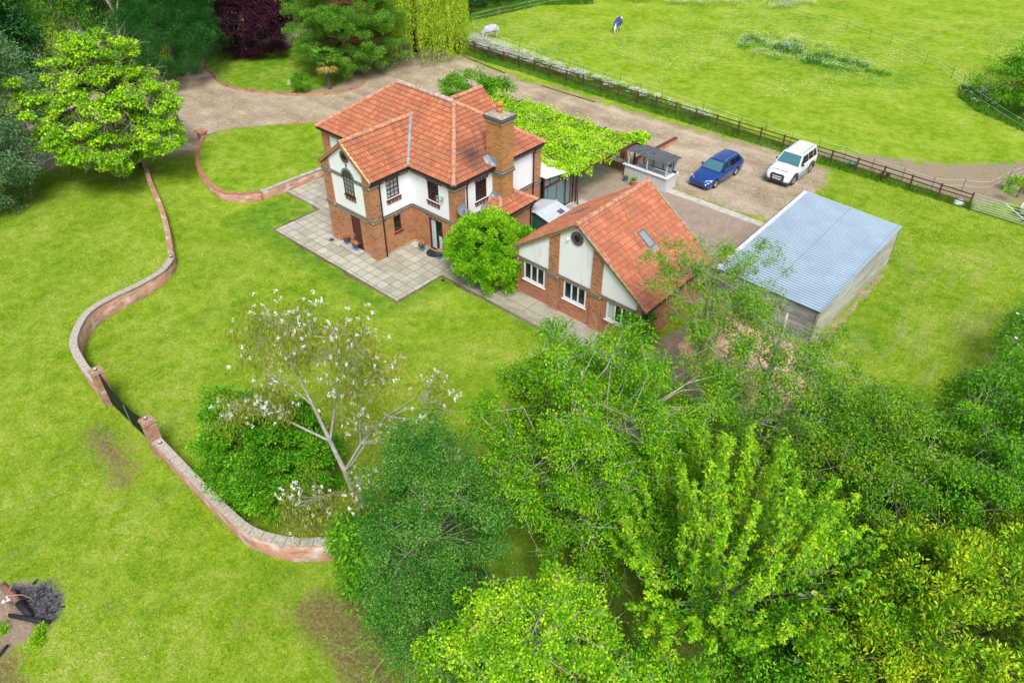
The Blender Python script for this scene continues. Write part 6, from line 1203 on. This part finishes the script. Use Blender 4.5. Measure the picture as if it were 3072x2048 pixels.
# ------------------------------------------------------------------ horses
def horse(label,loc,rz,coat,rug,maskm,seed):
    root=empty('horse',loc,label,'horse','grazing horses in rugs',rz)
    # local: nose towards -y ; skin skeleton
    vs=[(0,.62,1.02),(0,.30,1.06),(0,-.10,1.0),(0,-.45,1.0),(0,-.62,.92),(0,-.86,.70),(0,-1.02,.46),(0,-1.07,.30),(0,-1.12,.10)]
    rs=[(.20,.26),(.25,.29),(.26,.30),(.22,.29),(.15,.23),(.11,.17),(.10,.13),(.085,.12),(.055,.07)]
    ed=[(i,i+1) for i in range(8)]
    def leg(att,pts,rr):
        b0=len(vs)
        for p,q in zip(pts,rr): vs.append(p);rs.append((q,q))
        ed.append((att,b0)); 
        for i in range(len(pts)-1): ed.append((b0+i,b0+i+1))
    for sx in(-1,1):
        f=.06*sx
        leg(0,[(.14*sx,.62,.78),(.15*sx,.52,.62),(.14*sx,.68+f,.40),(.14*sx,.64+f,.16),(.14*sx,.60+f,.03)],[.13,.09,.05,.035,.05])
        leg(3,[(.13*sx,-.45,.72),(.13*sx,-.44-f,.42),(.13*sx,-.46-f,.16),(.13*sx,-.50-f,.03)],[.11,.05,.035,.05])
    for sx in(-1,1): leg(6,[(.06*sx,-.96,.60)],[.02])
    me=bpy.data.meshes.new('body'); me.from_pydata(vs,ed,[]); me.materials.append(coat); me.update(); o=link('body',me,root)
    m=o.modifiers.new('skin','SKIN'); m.use_smooth_shade=True
    for i,v in enumerate(me.skin_vertices[0].data): v.radius=rs[i]; v.use_root=(i==1)
    o.modifiers.new('sub','SUBSURF').levels=2; o.modifiers['sub'].render_levels=2
    # rug: shell over back and neck
    b=MB(); prof=[(.86,.88,.22,.5),(.80,1.16,.27,.75),(.5,1.36,.31,.92),(.2,1.38,.33,.95),(-.15,1.33,.33,.95),(-.45,1.34,.29,.95),(-.60,1.26,.24,.8),(-.78,1.02,.19,.62),(-.92,.80,.15,.45)]; n=13; pts=[]
    for (y,zt,w,dr) in prof:
        for k in range(n):
            t=(k/(n-1))*2-1; a=t*PI/2; x=math.sin(a)*w*(1.0 if abs(t)<.6 else 1.02); z=zt-(1-math.cos(a))**.9*dr*(.62) ; pts.append((x,y+.012*math.sin(k*2.4),z))
    b.poly(pts,[(j*n+k,j*n+k+1,(j+1)*n+k+1,(j+1)*n+k) for j in range(len(prof)-1) for k in range(n-1)]); o=b.build('rug',rug,root,local=True,smooth=True); s=o.modifiers.new('s','SOLIDIFY'); s.thickness=.02; 
    b=MB(); b.tube([(0,.88,1.12),(0,.98,.9),(0,1.0,.5),(0,.97,.3)],[.04,.06,.06,.02],7); b.build('tail',coat,root,local=True,smooth=True)
    b=MB(); b.tube([(0,-.93,.74),(0,-1.02,.52),(0,-1.06,.36)],[.125,.125,.10],10); b.build('hood',maskm,root,local=True,smooth=True)
lil=plain('lilac rug cloth',(.42,.40,.55),.8,var=.3,sc=2.5); navy=plain('navy rug cloth',(.03,.07,.20),.7,var=.5,sc=2); mauve=plain('mauve hood',(.25,.14,.24),.8); whitec=plain('white coat',(.66,.66,.6),.8,var=.12)
horse('white horse in a lilac grey rug grazing beside the white flowers at the fence',(-23.35,34.55,0),-.3,whitec,lil,mauve,1)
horse('horse in a dark navy blue rug grazing alone in the open paddock',(-15.2,45.1,0),.35,whitec,navy,whitec,2)
# ------------------------------------------------------------------ cars
paintb=newmat('blue car paint'); m_,nt_,p_=paintb; p_.inputs['Base Color'].default_value=(.010,.06,.29,1); p_.inputs['Metallic'].default_value=.35; p_.inputs['Roughness'].default_value=.32; p_.inputs['Coat Weight'].default_value=1; p_.inputs['Coat Roughness'].default_value=.04; M['blue']=m_
m_,nt_,p_=newmat('silver car paint'); p_.inputs['Base Color'].default_value=(.84,.86,.90,1); p_.inputs['Metallic'].default_value=.15; p_.inputs['Roughness'].default_value=.35; p_.inputs['Coat Weight'].default_value=1; p_.inputs['Coat Roughness'].default_value=.05; M['silver']=m_
m_,nt_,p_=newmat('car glass'); p_.inputs['Base Color'].default_value=(.05,.16,.19,1); p_.inputs['Roughness'].default_value=.06; p_.inputs['Specular IOR Level'].default_value=.9; M['cglass']=m_
m_,nt_,p_=newmat('dark car glass'); p_.inputs['Base Color'].default_value=(.008,.012,.014,1); p_.inputs['Roughness'].default_value=.06; p_.inputs['Specular IOR Level'].default_value=.8; M['dglass']=m_
M['tyre']=plain('tyre rubber',(.02,.02,.02),.8); M['rim']=plain('alloy rim',(.45,.46,.48),.3,.7); M['lamp']=plain('headlamp glass',(.72,.78,.8),.12,.2,var=.35,sc=20); M['red']=plain('red lamp',(.45,.02,.02),.25); M['trim']=plain('dark grey trim',(.035,.05,.06),.6)
def car(name,label,loc,rz,L,Wd,paint,suv=False,low=None):
    root=empty(name,loc,label,'car','cars parked on the gravel',rz)
    h=Wd/2; wb=2.56 if suv else 2.65; R_=.36 if suv else .315; f0=-L/2; fa=f0+(.86 if suv else .93); ra=fa+wb
    # body stations: y, half width, top z at centre, shoulder z, bottom z
    if suv: st=[(0,.70,.62,.55,.42),(.05,.80,.86,.72,.30),(.16,.86,.98,.86,.28),(.5,.88,1.06,.98,.28),(1.0,.90,1.10,1.02,.28),(1.32,.90,1.14,1.05,.28),(2.2,.905,1.16,1.07,.28),(3.3,.905,1.18,1.08,.28),(4.0,.90,1.16,1.08,.28),(4.28,.87,1.12,1.06,.32),(L-.02,.80,1.0,.95,.42)]
    else: st=[(0,.60,.50,.45,.26),(.07,.74,.62,.54,.2),(.2,.81,.70,.62,.18),(.6,.855,.80,.72,.18),(1.1,.865,.87,.80,.18),(1.45,.87,.92,.86,.18),(2.3,.875,.95,.90,.18),(3.3,.875,.97,.92,.18),(4.1,.865,.97,.93,.2),(4.5,.83,.95,.91,.26),(L-.02,.72,.84,.78,.36)]
    ys=sorted(set([round(v,3) for v in np.linspace(0,L-.02,64)])); A=np.array(st); b=MB(); pts=[]; n=0
    sc_=h/.905 if suv else h/.875
    for y in ys:
        w,tz,sz,bz=[np.interp(y,A[:,0],A[:,k]) for k in (1,2,3,4)]; w*=sc_; yy=f0+y; arch=0
        for ax in (fa,ra):
            d=abs(yy-ax); rr=R_+.07
            if d<rr: arch=max(arch,R_+math.sqrt(rr*rr-d*d)*.98)
        bb=max(bz,arch); bb=min(bb,sz-.06)
        half=[(0,bb),(w*.80,bb),(w*.985,bb+.02),(w,max(bb+.04,bz+(sz-bz)*.55)),(w*.985,max(bb+.05,sz-.06)),(w*.93,sz),(w*.72,sz+(tz-sz)*.65),(w*.38,tz-.01),(0,tz)]
        ring=half+[(-x,z) for x,z in half[-2:0:-1]]; n=len(ring); pts+=[(x,yy,z) for x,z in ring]
    b.poly(pts,[(j*n+k,j*n+(k+1)%n,(j+1)*n+(k+1)%n,(j+1)*n+k) for j in range(len(ys)-1) for k in range(n)]+[tuple(range(n)),tuple(range((len(ys)-1)*n,len(ys)*n))[::-1]])
    bd=b.build('body',paint,root,local=True,smooth=True); 
    for pz in bd.data.polygons[-2:]: pz.use_smooth=False
    b=MB(); b.box(-h*.72,h*.72,f0+.12,f0+L-.15,.2,.5); b.build('underbody',M['black'],root,local=True)
    # greenhouse
    if suv: wy0,wy1,ryy,rb_,zr,zb,wr,wbz=1.28,1.92,4.12,4.30,1.76,1.10,.70,.86; posts=[(2.02,2.72),(2.82,3.45),(3.56,4.02)]
    else: wy0,wy1,ryy,rb_,zr,zb,wr,wbz=1.42,2.12,4.05,4.48,1.42,.92,.60,.80; posts=[(2.02,2.68),(2.78,3.42),(3.52,4.12)]
    wr*=sc_;wbz*=sc_; zrf=zr-.07
    def side(y,t,s):  # point on side glass: y from front, t 0 belt..1 roof edge
        return (s*(wbz+(wr-wbz)*t),f0+y,zb+(zrf-zb)*t)
    # pillars / frame shell
    b=MB(); gl=[]
    for s in (-1,1):
        a0=(s*wbz,f0+wy0,zb); a1=(s*wr,f0+wy1,zrf); c0=(s*wbz*.96,f0+rb_,zb); c1=(s*wr*.96,f0+ryy,zrf)
        b.poly([a0,c0,c1,a1],[(0,1,2,3)])
    # roof
    rp=[]; nyr=7;nx=7
    for j in range(nyr+1):
        y=wy1+(ryy+ .06-wy1)*j/nyr
        for i in range(nx+1):
            t=i/nx*2-1; x=t*wr*(1-.04*j/nyr)*1.01; rp.append((x,f0+y,zrf+(zr-zrf+.02*math.sin(PI*j/nyr))*(1-abs(t)**3)))
    b.poly(rp,[(j*(nx+1)+i,j*(nx+1)+i+1,(j+1)*(nx+1)+i+1,(j+1)*(nx+1)+i) for j in range(nyr) for i in range(nx)])
    b.poly([(-wbz*.96,f0+rb_,zb),(wbz*.96,f0+rb_,zb),(wr*.96,f0+ryy,zrf),(-wr*.96,f0+ryy,zrf)],[(0,1,2,3)]); b.poly([(-wbz,f0+wy0,zb),(wbz,f0+wy0,zb),(wr,f0+wy1,zrf),(-wr,f0+wy1,zrf)],[(0,1,2,3)])
    b.poly([(-wr,f0+wy1,zrf)]+[(x,y,z) for x,y,z in rp[:nx+1]]+[(wr,f0+wy1,zrf)],[tuple(range(nx+3))])
    b.build('roof',paint,root,local=True,smooth=False)
    def inset(q,e,off):
        q=[Vector(p) for p in q]; c=sum(q,Vector())/4; n_=(q[1]-q[0]).cross(q[2]-q[1]).normalized(); 
        if n_.dot(c-Vector((0,f0+L/2,.9)))<0: n_=-n_
        return [c+(p-c)*(1-e)+n_*off for p in q]
    b=MB(); b.poly(inset([(-wbz,f0+wy0,zb),(wbz,f0+wy0,zb),(wr,f0+wy1,zrf),(-wr,f0+wy1,zrf)],.07,.012),[(0,1,2,3)]); b.build('windscreen',M['cglass'],root,local=True)
    b=MB(); b.poly(inset([(-wbz*.96,f0+rb_,zb),(wbz*.96,f0+rb_,zb),(wr*.96,f0+ryy,zrf),(-wr*.96,f0+ryy,zrf)],.12,.012),[(0,1,2,3)]); b.build('rear_window',M['dglass'],root,local=True)
    for s in (-1,1):
        for k,(p,q) in enumerate(posts):
            yb0=p if k else max(wy0+.12,p-.45); qy=q if k<2 else q; top0=max(p,wy1+.06)
            quad=[side(yb0,.08,s),side(q,.08,s),side(q if k<2 else min(q,ryy-.04)-.03,.9,s),side(top0,.9,s)]
            v=[Vector(z)+Vector((s*.012,0,.004)) for z in quad]; b=MB(); b.poly(v,[(0,1,2,3)]); b.build('side_window',M['dglass'],root,local=True)
    # wheels
    for ax in (fa,ra):
        for s in (-1,1):
            w=empty_local('wheel',root) if False else None
            b=MB(); x0=s*(h-.20); b.lathe((x0,ax,R_),[(R_*.62,0),(R_*.93,0),(R_,s*.03),(R_,s*.17),(R_*.93,s*.20),(R_*.66,s*.20),(R_*.62,s*.16)],24,axis='x'); wo=b.build('wheel',M['tyre'],root,local=True)
            b=MB(); b.lathe((x0,ax,R_),[(R_*.66,s*.15),(R_*.63,s*.185),(R_*.55,s*.165)],24,axis='x')
            for k in range(5):
                an=2*PI*k/5; c=(x0+s*.175,ax,R_); b.bar(c,(x0+s*.18,ax+math.cos(an)*R_*.6,R_+math.sin(an)*R_*.6),.05,.03)
            b.build('rim',M['rim'],wo,local=True)
    # lamps, mirrors, rails
    for s in (-1,1):
        b=MB()
        if suv: q=[(s*.50,f0+.10,.80),(s*.80,f0+.26,.80),(s*.83,f0+.42,.93),(s*.55,f0+.17,.95)]
        else: q=[(s*.42,f0+.07,.54),(s*.76,f0+.26,.55),(s*.78,f0+.50,.69),(s*.46,f0+.20,.66)]
        v=[Vector(p)+Vector((s*.02,-.02,.035)) for p in q]; v2=[Vector(p)+Vector((-s*.06,.1,-.06)) for p in q]; b.poly(v+v2,[(0,1,2,3),(0,4,5,1),(1,5,6,2),(2,6,7,3),(3,7,4,0)]); b.build('headlight',M['lamp'],root,local=True)
        b=MB(); zt=1.0 if suv else .80; b.box(s*h*.80-.07,s*h*.80+.07,f0+L-.10,f0+L-.0,zt-.28,zt); b.build('tail_light',M['red'],root,local=True)
        b=MB(); my=f0+wy0+.42; b.lathe((s*(h+.05),my,zb+.06),[(.03,-.07),(.085,-.03),(.085,.03),(.05,.06)],10,axis='y'); b.box(min(s*(h-.1),s*(h+.02)),max(s*(h-.1),s*(h+.02)),my,my+.04,zb+.0,zb+.06); b.build('mirror',M['trim'] if suv or s<0 else M['blue'],root,local=True)
        b=MB(); xr=s*wr*.86; y0,y1=f0+wy1+.25,f0+ryy-.15; b.tube([(xr,y0,zr-.03),(xr,y0+.12,zr+.05),(xr,y1-.12,zr+.05),(xr,y1,zr-.03)],.018,6); b.build('roof_rail',M['black'] if suv else M['rim'],root,local=True)
    b=MB()
    if suv: b.box(-.40,.40,f0+.02,f0+.10,.70,.86)
    else: b.box(-.36,.36,f0-.005,f0+.08,.46,.56)
    b.build('grille',M['trim'],root,local=True)
    return root,f0,h
bc,_,_=car('estate_car','dark blue estate car parked on the gravel beside the outdoor bar',(9.28,22.55,0),-.03,4.62,1.72,M['blue'])
sv_,f0_,hh_=car('off_road_car','silver off road car with dark trim parked near the paddock fence',(12.92,26.45,0),0,4.42,1.80,M['silver'],True)
b=MB()
for s in (-1,1):
    b.poly([(s*.30,f0_-.07,.35),(s*.46,f0_-.05,.35),(s*.50,f0_-.02,.80),(s*.38,f0_-.05,.84),(s*.30,f0_+.1,.35),(s*.46,f0_+.12,.35),(s*.50,f0_+.16,.80),(s*.38,f0_+.14,.84)],[(0,1,2,3),(1,5,6,2),(3,2,6,7),(4,0,3,7)],0)
b.box(-.9,.9,f0_+.02,f0_+.2,.24,.40,0); b.build('bumper',M['trim'],sv_,local=True)
for s in (-1,1):
    for ax in (f0_+.86,f0_+.86+2.56):
        b=MB(); k=10; pts=[]
        for i in range(k+1):
            a=PI*(-.06+1.12*i/k); 
            for rr,xo in ((.42,.0),(.52,.0),(.52,.05),(.42,.05)): pts.append((s*(.885+xo),ax+math.cos(a)*rr,.36+math.sin(a)*rr))
        b.poly(pts,[(i*4+j,i*4+(j+1)%4,(i+1)*4+(j+1)%4,(i+1)*4+j) for i in range(k) for j in range(4)]); b.build('arch_trim',M['trim'],sv_,local=True)
    b=MB(); b.box(min(s*.86,s*.98),max(s*.86,s*.98),f0_+1.35,f0_+2.95,.30,.35); b.build('side_step',M['rim'],sv_,local=True)
b=MB(); b.box(-.26,.26,f0_-.075,f0_-.06,.50,.61); b.build('number_plate',M['white'],sv_,local=True)
b=MB(); b.box(-.34,.34,f0_-.055,f0_+.1,.40,.48); b.box(-.34,.34,f0_-.04,f0_+.1,.62,.66); b.build('lower_grille',M['trim'],sv_,local=True)
def text_mesh(name,txt,size,loc,rot,mat,parent,ext=.004,sp=1.0):
    c=bpy.data.curves.new(name,'FONT'); c.body=txt; c.size=size; c.align_x='CENTER'; c.extrude=ext; c.space_character=sp; o=bpy.data.objects.new(name,c); COL.objects.link(o)
    dg=bpy.context.evaluated_depsgraph_get(); me=bpy.data.meshes.new_from_object(o.evaluated_get(dg)); bpy.data.objects.remove(o); bpy.data.curves.remove(c); me.materials.clear(); me.materials.append(mat)
    q=bpy.data.objects.new(name,me); COL.objects.link(q); q.parent=parent; q.location=loc; q.rotation_euler=rot; return q
text_mesh('bonnet_lettering','LAND ROVER',.13,(0,f0_+.26,1.035),(math.radians(14),0,0),M['black'],sv_,.012,1.5)
text_mesh('plate_lettering','KE55 MVF',.10,(0,f0_-.08,.52),(math.radians(90),0,0),M['black'],sv_,.002,1.0)
# ------------------------------------------------------------------ outdoor bar
BR=empty('outdoor_bar',(6.2,18.8,0),'pale grey boarded outdoor bar with counter and dark corrugated roof','bar')
pale=plain('pale grey boards',(.56,.58,.58),.7,var=.08,sc=4); ptop=plain('pale counter top',(.66,.69,.74),.45,var=.06)
b=MB(); bx0,bx1,by0,by1=4.6,7.95,18.2,19.45
for i in range(30): x=bx0+(bx1-bx0)*i/30; b.box(x+.006,x+(bx1-bx0)/30-.006,by0,by0+.03,.03,1.05)
for i in range(11): y=by0+.04+(by1-by0)*i/11; b.box(bx1-.03,bx1,y+.004,y+(by1-by0)/11-.004,.03,1.05)
b.box(bx0+.01,bx1-.035,by0+.035,by0+.05,.0,1.05); b.box(bx1-.05,bx1-.035,by0+.05,by1,.0,1.05); b.build('front_boards',pale,BR)
b=MB(); b.prism([(bx0-.14,by0-.10),(bx1+.10,by0-.10),(bx1+.10,by1+.12),(bx1-.20,by1+.12),(bx1-.20,by0+.22),(bx0-.14,by0+.22)],1.06,1.10); b.build('counter',ptop,BR)
b=MB()
for x,y in ((4.82,18.27),(6.3,18.27),(7.82,18.27)): b.box(x-.035,x+.035,y-.035,y+.035,1.10,2.17)
b.box(7.70,7.88,19.38,19.46,.0,2.1); b.box(5.25,5.32,19.40,19.46,0,2.1); b.box(4.6,8.0,18.12,18.17,2.13,2.22); b.build('post',pale,BR)
b=MB(); n=48; pts=[]
for j in range(n+1):
    x=4.5+3.68*j/n
    for (y,z) in ((18.02,2.27),(18.8,2.26),(19.62,2.18)): pts.append((x,y,z+.022*math.cos(2*PI*j/4)+.02*math.sin(x*1.3+y)))
b.poly(pts,[(j*3+k,j*3+k+1,(j+1)*3+k+1,(j+1)*3+k) for j in range(n) for k in range(2)])
for x in (5.5,6.3,7.2): b.tube([(x,18.05,2.31),(x+.1,18.6,2.32),(x+.45,19.2,2.28),(x+.5,19.6,2.23)],.014,4)
b.build('roof',plain('dark corrugated roofing',(.09,.10,.115),.6,var=.3,sc=3),BR)
b=MB(); b.face([(5.32,19.42,.95),(7.70,19.42,.95),(7.70,19.42,2.08),(5.32,19.42,2.08)]); b.build('back_panel',plain('pale back panel',(.72,.78,.77),.3,var=.12),BR)
b=MB()
for x in (5.34,6.1,6.9,7.66): b.box(x-.02,x+.02,19.37,19.41,.95,2.08)
b.box(5.32,7.68,19.37,19.41,.93,.98); b.build('panel_frame',M['trim'],BR)
b=MB(); b.box(7.12,7.52,19.33,19.37,1.35,1.75); b.build('picture',M['dark'],BR); b=MB(); b.box(7.22,7.34,19.31,19.33,1.56,1.62); b.box(7.32,7.42,19.31,19.33,1.5,1.6); b.build('picture_mark',plain('yellow mark',(.6,.5,.12),.6),BR)
b=MB(); b.box(5.0,6.25,18.92,19.35,.80,.86); b.box(6.35,7.6,18.92,19.35,.80,.86); b.box(5.0,5.06,18.92,18.98,0,.8); b.box(6.2,6.25,18.92,18.98,0,.8); b.box(6.35,6.4,18.92,18.98,0,.8); b.box(5.0,6.25,19.3,19.35,.86,.92); b.build('worktop',plain('pale blue worktop',(.52,.62,.68),.4),BR)
b=MB(); b.box(4.8,7.8,18.4,19.35,.01,.03); b.build('floor',plain('deck',(.30,.24,.20),.8),BR)
tb=empty('plastic_tub',(7.86,19.3,1.1),'black plastic tub on the counter corner of the outdoor bar','tub'); b=MB(); b.box(-.16,.12,-.10,.1,0,.09); b.build('tub',M['black'],tb,local=True,bevel=.01)
# ------------------------------------------------------------------ pots and small things
blueg=newmat('blue glaze'); m_,nt_,p_=blueg; v_=coord(nt_,'Object'); s_=ND(nt_,'ShaderNodeSeparateXYZ',Vector=v_); nt_.links.new(ramp(nt_,math_(nt_,'MULTIPLY',s_.outputs[2],3.0),[(.35,(.12,.42,.72)),(.6,(.01,.04,.25))]),p_.inputs['Base Color']); p_.inputs['Roughness'].default_value=.15; M['blueg']=m_
fl_m=[plain('red petals',(.65,.03,.06),.7),plain('pink petals',(.75,.22,.22),.7),plain('orange petals',(.75,.25,.06),.7),plain('violet petals',(.25,.05,.25),.7)]
def pot(label,x,y,z,potmat,sc,fm,seed,group=None):
    r=np.random.default_rng(seed); root=empty('flower_pot',(x,y,z),label,'plant pot',group)
    b=MB(); b.lathe((0,0,0),[(.10*sc,0),(.14*sc,.16*sc),(.17*sc,.26*sc),(.185*sc,.27*sc),(.185*sc,.31*sc),(.15*sc,.31*sc),(.14*sc,.26*sc)],18); b.build('pot',potmat,root,local=True,smooth=True)
    n=220; P=r.normal(size=(n,3))*np.array([.07,.07,.045])*sc+np.array([0,0,.36*sc]); V,F_,k=leaf_geo(P,r.normal(size=(n,3))+np.array([0,0,.4]),.07*sc,.6,False,r); npmesh('leaves',V,F_,k,[M['l_dark']],root,local=True)
    for q,m in enumerate(fm):
        n=60; c=np.array([math.cos(q*2.3),math.sin(q*2.3),0])*.06*sc; P=r.normal(size=(n,3))*np.array([.055,.055,.03])*sc+c+np.array([0,0,.43*sc]); V,F_,k=leaf_geo(P,r.normal(size=(n,3)),.06*sc,.9,False,r); npmesh('flowers',V,F_,k,[m],root,local=True)
pot('blue glazed pot of red flowers at the far end of the door step',-2.62,-.20,.19,M['blueg'],1.15,[fl_m[0],fl_m[2]],1,'blue glazed flower pots')
pot('blue glazed pot of pink and red flowers at the near end of the door step',-1.66,-.28,.19,M['blueg'],1.15,[fl_m[1],fl_m[0]],2,'blue glazed flower pots')
pot('blue glazed pot of pink flowers left of the patio door mat',1.04,2.5,.03,M['blueg'],1.15,[fl_m[1],fl_m[2]],3,'blue glazed flower pots')
pot('blue glazed pot of orange flowers right of the mat, partly behind the laurel',2.5,2.55,.03,M['blueg'],1.15,[fl_m[2],fl_m[1]],4,'blue glazed flower pots')
pot('small dark blue pot of orange flowers at the end of the outdoor bar',4.95,17.9,.03,M['blueg'],1.0,[fl_m[2]],5)
pot('terracotta pot with a small green plant in front of the outdoor bar',5.72,17.72,.03,potm,1.3,[],6)
stp=empty('door_step',(-1.9,-.2,0),'low concrete step slab below the dark boarded door','step'); b=MB(); b.box(-2.95,-1.2,-.55,-.035,.03,.19); b.build('slab',M['conc'],stp,bevel=.01)
mt_=empty('door_mat',(1.8,2.6,0),'black half round mat outside the glazed patio door','mat'); b=MB(); b.prism([(1.3,2.88),(2.4,2.88)]+[(1.85+.55*math.cos(-PI*i/14),2.88+.62*math.sin(-PI*i/14)) for i in range(1,14)],.03,.05); b.build('mat',plain('black mat',(.02,.02,.02),.9,var=.5,sc=30),mt_)
mh=empty('drain_cover',(-3.9,-.4,0),'small round grey drain cover in the patio slabs','drain cover'); b=MB(); b.lathe((-3.9,-.4,.028),[(.17,0),(.17,.006),(.13,.007),(0.001,.007)],18); b.build('cover',M['trim'],mh)
dc2=empty('drain_grate',(4.0,1.0,0),'tiny black drain grate in the soil edge near the bright green bush','drain cover'); b=MB(); b.box(4.2,4.4,1.0,1.14,.01,.04); b.build('grate',M['black'],dc2)
st_=empty('garden_stone',(-27.6,13.3,0),'small pale pointed stone standing on the island bed','stone'); b=MB(); b.lathe((-27.6,13.3,.05),[(.22,0),(.18,.2),(.08,.42),(.01,.5)],7); b.build('stone',M['stone'],st_)
sp2=bare_tree('bare_sapling','tiny leafless weeping sapling on the island bed left of the pale stone',(-30.2,12.3,.1),1.1,5,.6)
bs=empty('brick_stack',(-33.7,5.6,0),'short broken brick pier under the dark pine beside the drive','pier'); b=MB(); b.box(-34.0,-33.45,5.35,5.9,0,.75); b.box(-34.05,-33.6,5.3,5.75,.75,.95); b.build('bricks',M['ridge'],bs)
def tubth(label,x,y,m,r0,h): 
    root=empty('bucket',(x,y,0),label,'bucket'); b=MB(); b.lathe((0,0,0),[(r0*.8,0),(r0,h),(r0*1.06,h),(r0*.9,h*.95),(r0*.7,.03)],14); b.build('tub',m,root,local=True,smooth=True)
    b=MB(); b.tube([(-r0,0,h*.9),(-r0*.6,0,h*1.25),(r0*.6,0,h*1.25),(r0,0,h*.9)],.012,5); b.build('handle',M['black'],root,local=True)
tubth('green trough bucket inside the paddock against the timber fence',15.7,30.55,plain('green plastic',(.02,.20,.12),.4),.33,.32); tubth('black bucket inside the paddock against the timber fence',18.05,30.35,M['black'],.28,.34)
sk_=empty('feed_sack',(23.1,29.85,0),'crumpled white sack lying at the foot of the fence by the gate','sack'); b=MB(); b.lathe((23.1,29.85,.0),[(.25,0),(.36,.08),(.3,.22),(.1,.3),(.01,.31)],9); b.build('sack',M['white'],sk_)
wbr=empty('wheelbarrow',(26.95,31.0,0),'pale wheelbarrow with brown load behind the galvanised gate at the right edge','wheelbarrow')
b=MB(); b.poly([(26.55,30.5,.35),(27.25,30.5,.35),(27.25,31.5,.35),(26.55,31.5,.35),(26.4,30.3,.75),(27.4,30.3,.75),(27.4,31.7,.75),(26.4,31.7,.75)],[(0,3,2,1),(0,1,5,4),(1,2,6,5),(2,3,7,6),(3,0,4,7)]); b.build('tray',M['white'],wbr)
b=MB(); b.poly([(26.5,30.45,.68),(27.3,30.45,.68),(27.3,31.55,.68),(26.5,31.55,.68),(26.9,31,.85)],[(0,1,4),(1,2,4),(2,3,4),(3,0,4)]); b.build('load',sandm,wbr); b=MB(); b.lathe((26.85,30.1,.2),[(.2,0),(.2,.1)],14,axis='x'); b.build('wheel',M['tyre'],wbr); b=MB(); b.tube([(26.5,30.1,.2),(26.5,32.2,.6)],.02,5); b.tube([(27.3,30.1,.2),(27.3,32.2,.6)],.02,5); b.build('frame',M['steel'],wbr)
# burnt logs
charm=plain('charred wood',(.010,.012,.016),.7,var=.6,sc=12); rawlog=plain('scorched log',(.20,.09,.07),.8,var=.4,sc=9)
def log(label,pts,rs,m,split=None):
    root=empty('burnt_log',pts[0],label,'log'); b=MB()
    if split: b.tube(pts[:split+1],rs[:split+1],9); b.build('bark',rawlog,root,smooth=True); b=MB(); b.tube(pts[split:],rs[split:],9); b.build('charred_end',charm,root,smooth=True)
    else: b.tube(pts,rs,8); b.build('log',charm,root,smooth=True)
log('log with reddish bark and one charred end on the ash heap',[(6.95,-23.2,.5),(7.45,-23.15,.38),(7.9,-23.12,.26),(8.35,-23.08,.18),(8.65,-23.02,.12)],[.12,.13,.13,.12,.07],None,2)
log('long flat charred black log at the lower edge of the ash heap',[(8.0,-23.55,.1),(8.5,-23.25,.12),(9.0,-22.95,.12),(9.35,-22.7,.1)],[.07,.09,.10,.06],None); log('short charred stick at the very left edge below the ash',[(9.3,-24.4,.08),(9.15,-24.0,.12)],[.06,.04],None)
b=MB(); rr_=np.random.default_rng(4)
for i in range(26): 
    x,y=rr_.uniform(7.1,9.0),rr_.uniform(-23.2,-22.1); a=rr_.uniform(0,PI); l=rr_.uniform(.05,.22); b.bar((x,y,.03),(x+l*math.cos(a),y+l*math.sin(a),.05),.04,.03)
o=b.build('charcoal_bits',charm); tag(o,'scattered bits of charcoal on the ash patch','charcoal',kind='stuff')
b=MB()
for i in range(9):
    x,y=7.35+rr_.normal()*.18,-23.3+rr_.normal()*.16; b.poly([(x,y,.25),(x+.12,y+.03,.3),(x+.09,y+.13,.26),(x-.03,y+.1,.3)],[(0,1,2,3)])
o=b.build('paper_scraps',M['white']); tag(o,'white scraps caught on the scorched log in the ash','litter',kind='stuff')
b=MB(); b.tube([(8.1,-23.6,.1),(7.6,-23.4,.45),(7.35,-23.0,.6)],.015,5); b.tube([(7.5,-23.3,.5),(7.8,-22.9,.4),(7.9,-22.75,.1)],.015,5); o=b.build('dry_twigs',plain('straw twig',(.42,.28,.14),.8)); tag(o,'two pale dry twigs lying across the scorched log','twigs')
for i,(x,y,lb) in enumerate(((9.35,-23.0,'small green weed tuft right of the charred black log'),(9.75,-23.3,'leafy green weed tuft below the ash patch'),(8.3,-23.9,'green weed tuft at the left edge below the logs'))):
    mk_tree('weed_tuft',lb,'weed',(x,y,0),[(x,y,.10,.22,.2,.12)],10,.10,40,.10,.3,M['l_lime'],M['bark'],seed=90+i,r0=.008,r1=.004,droop=0,upw=.4,twigs=0,topz=.15,inner=.3,zmin=.02)
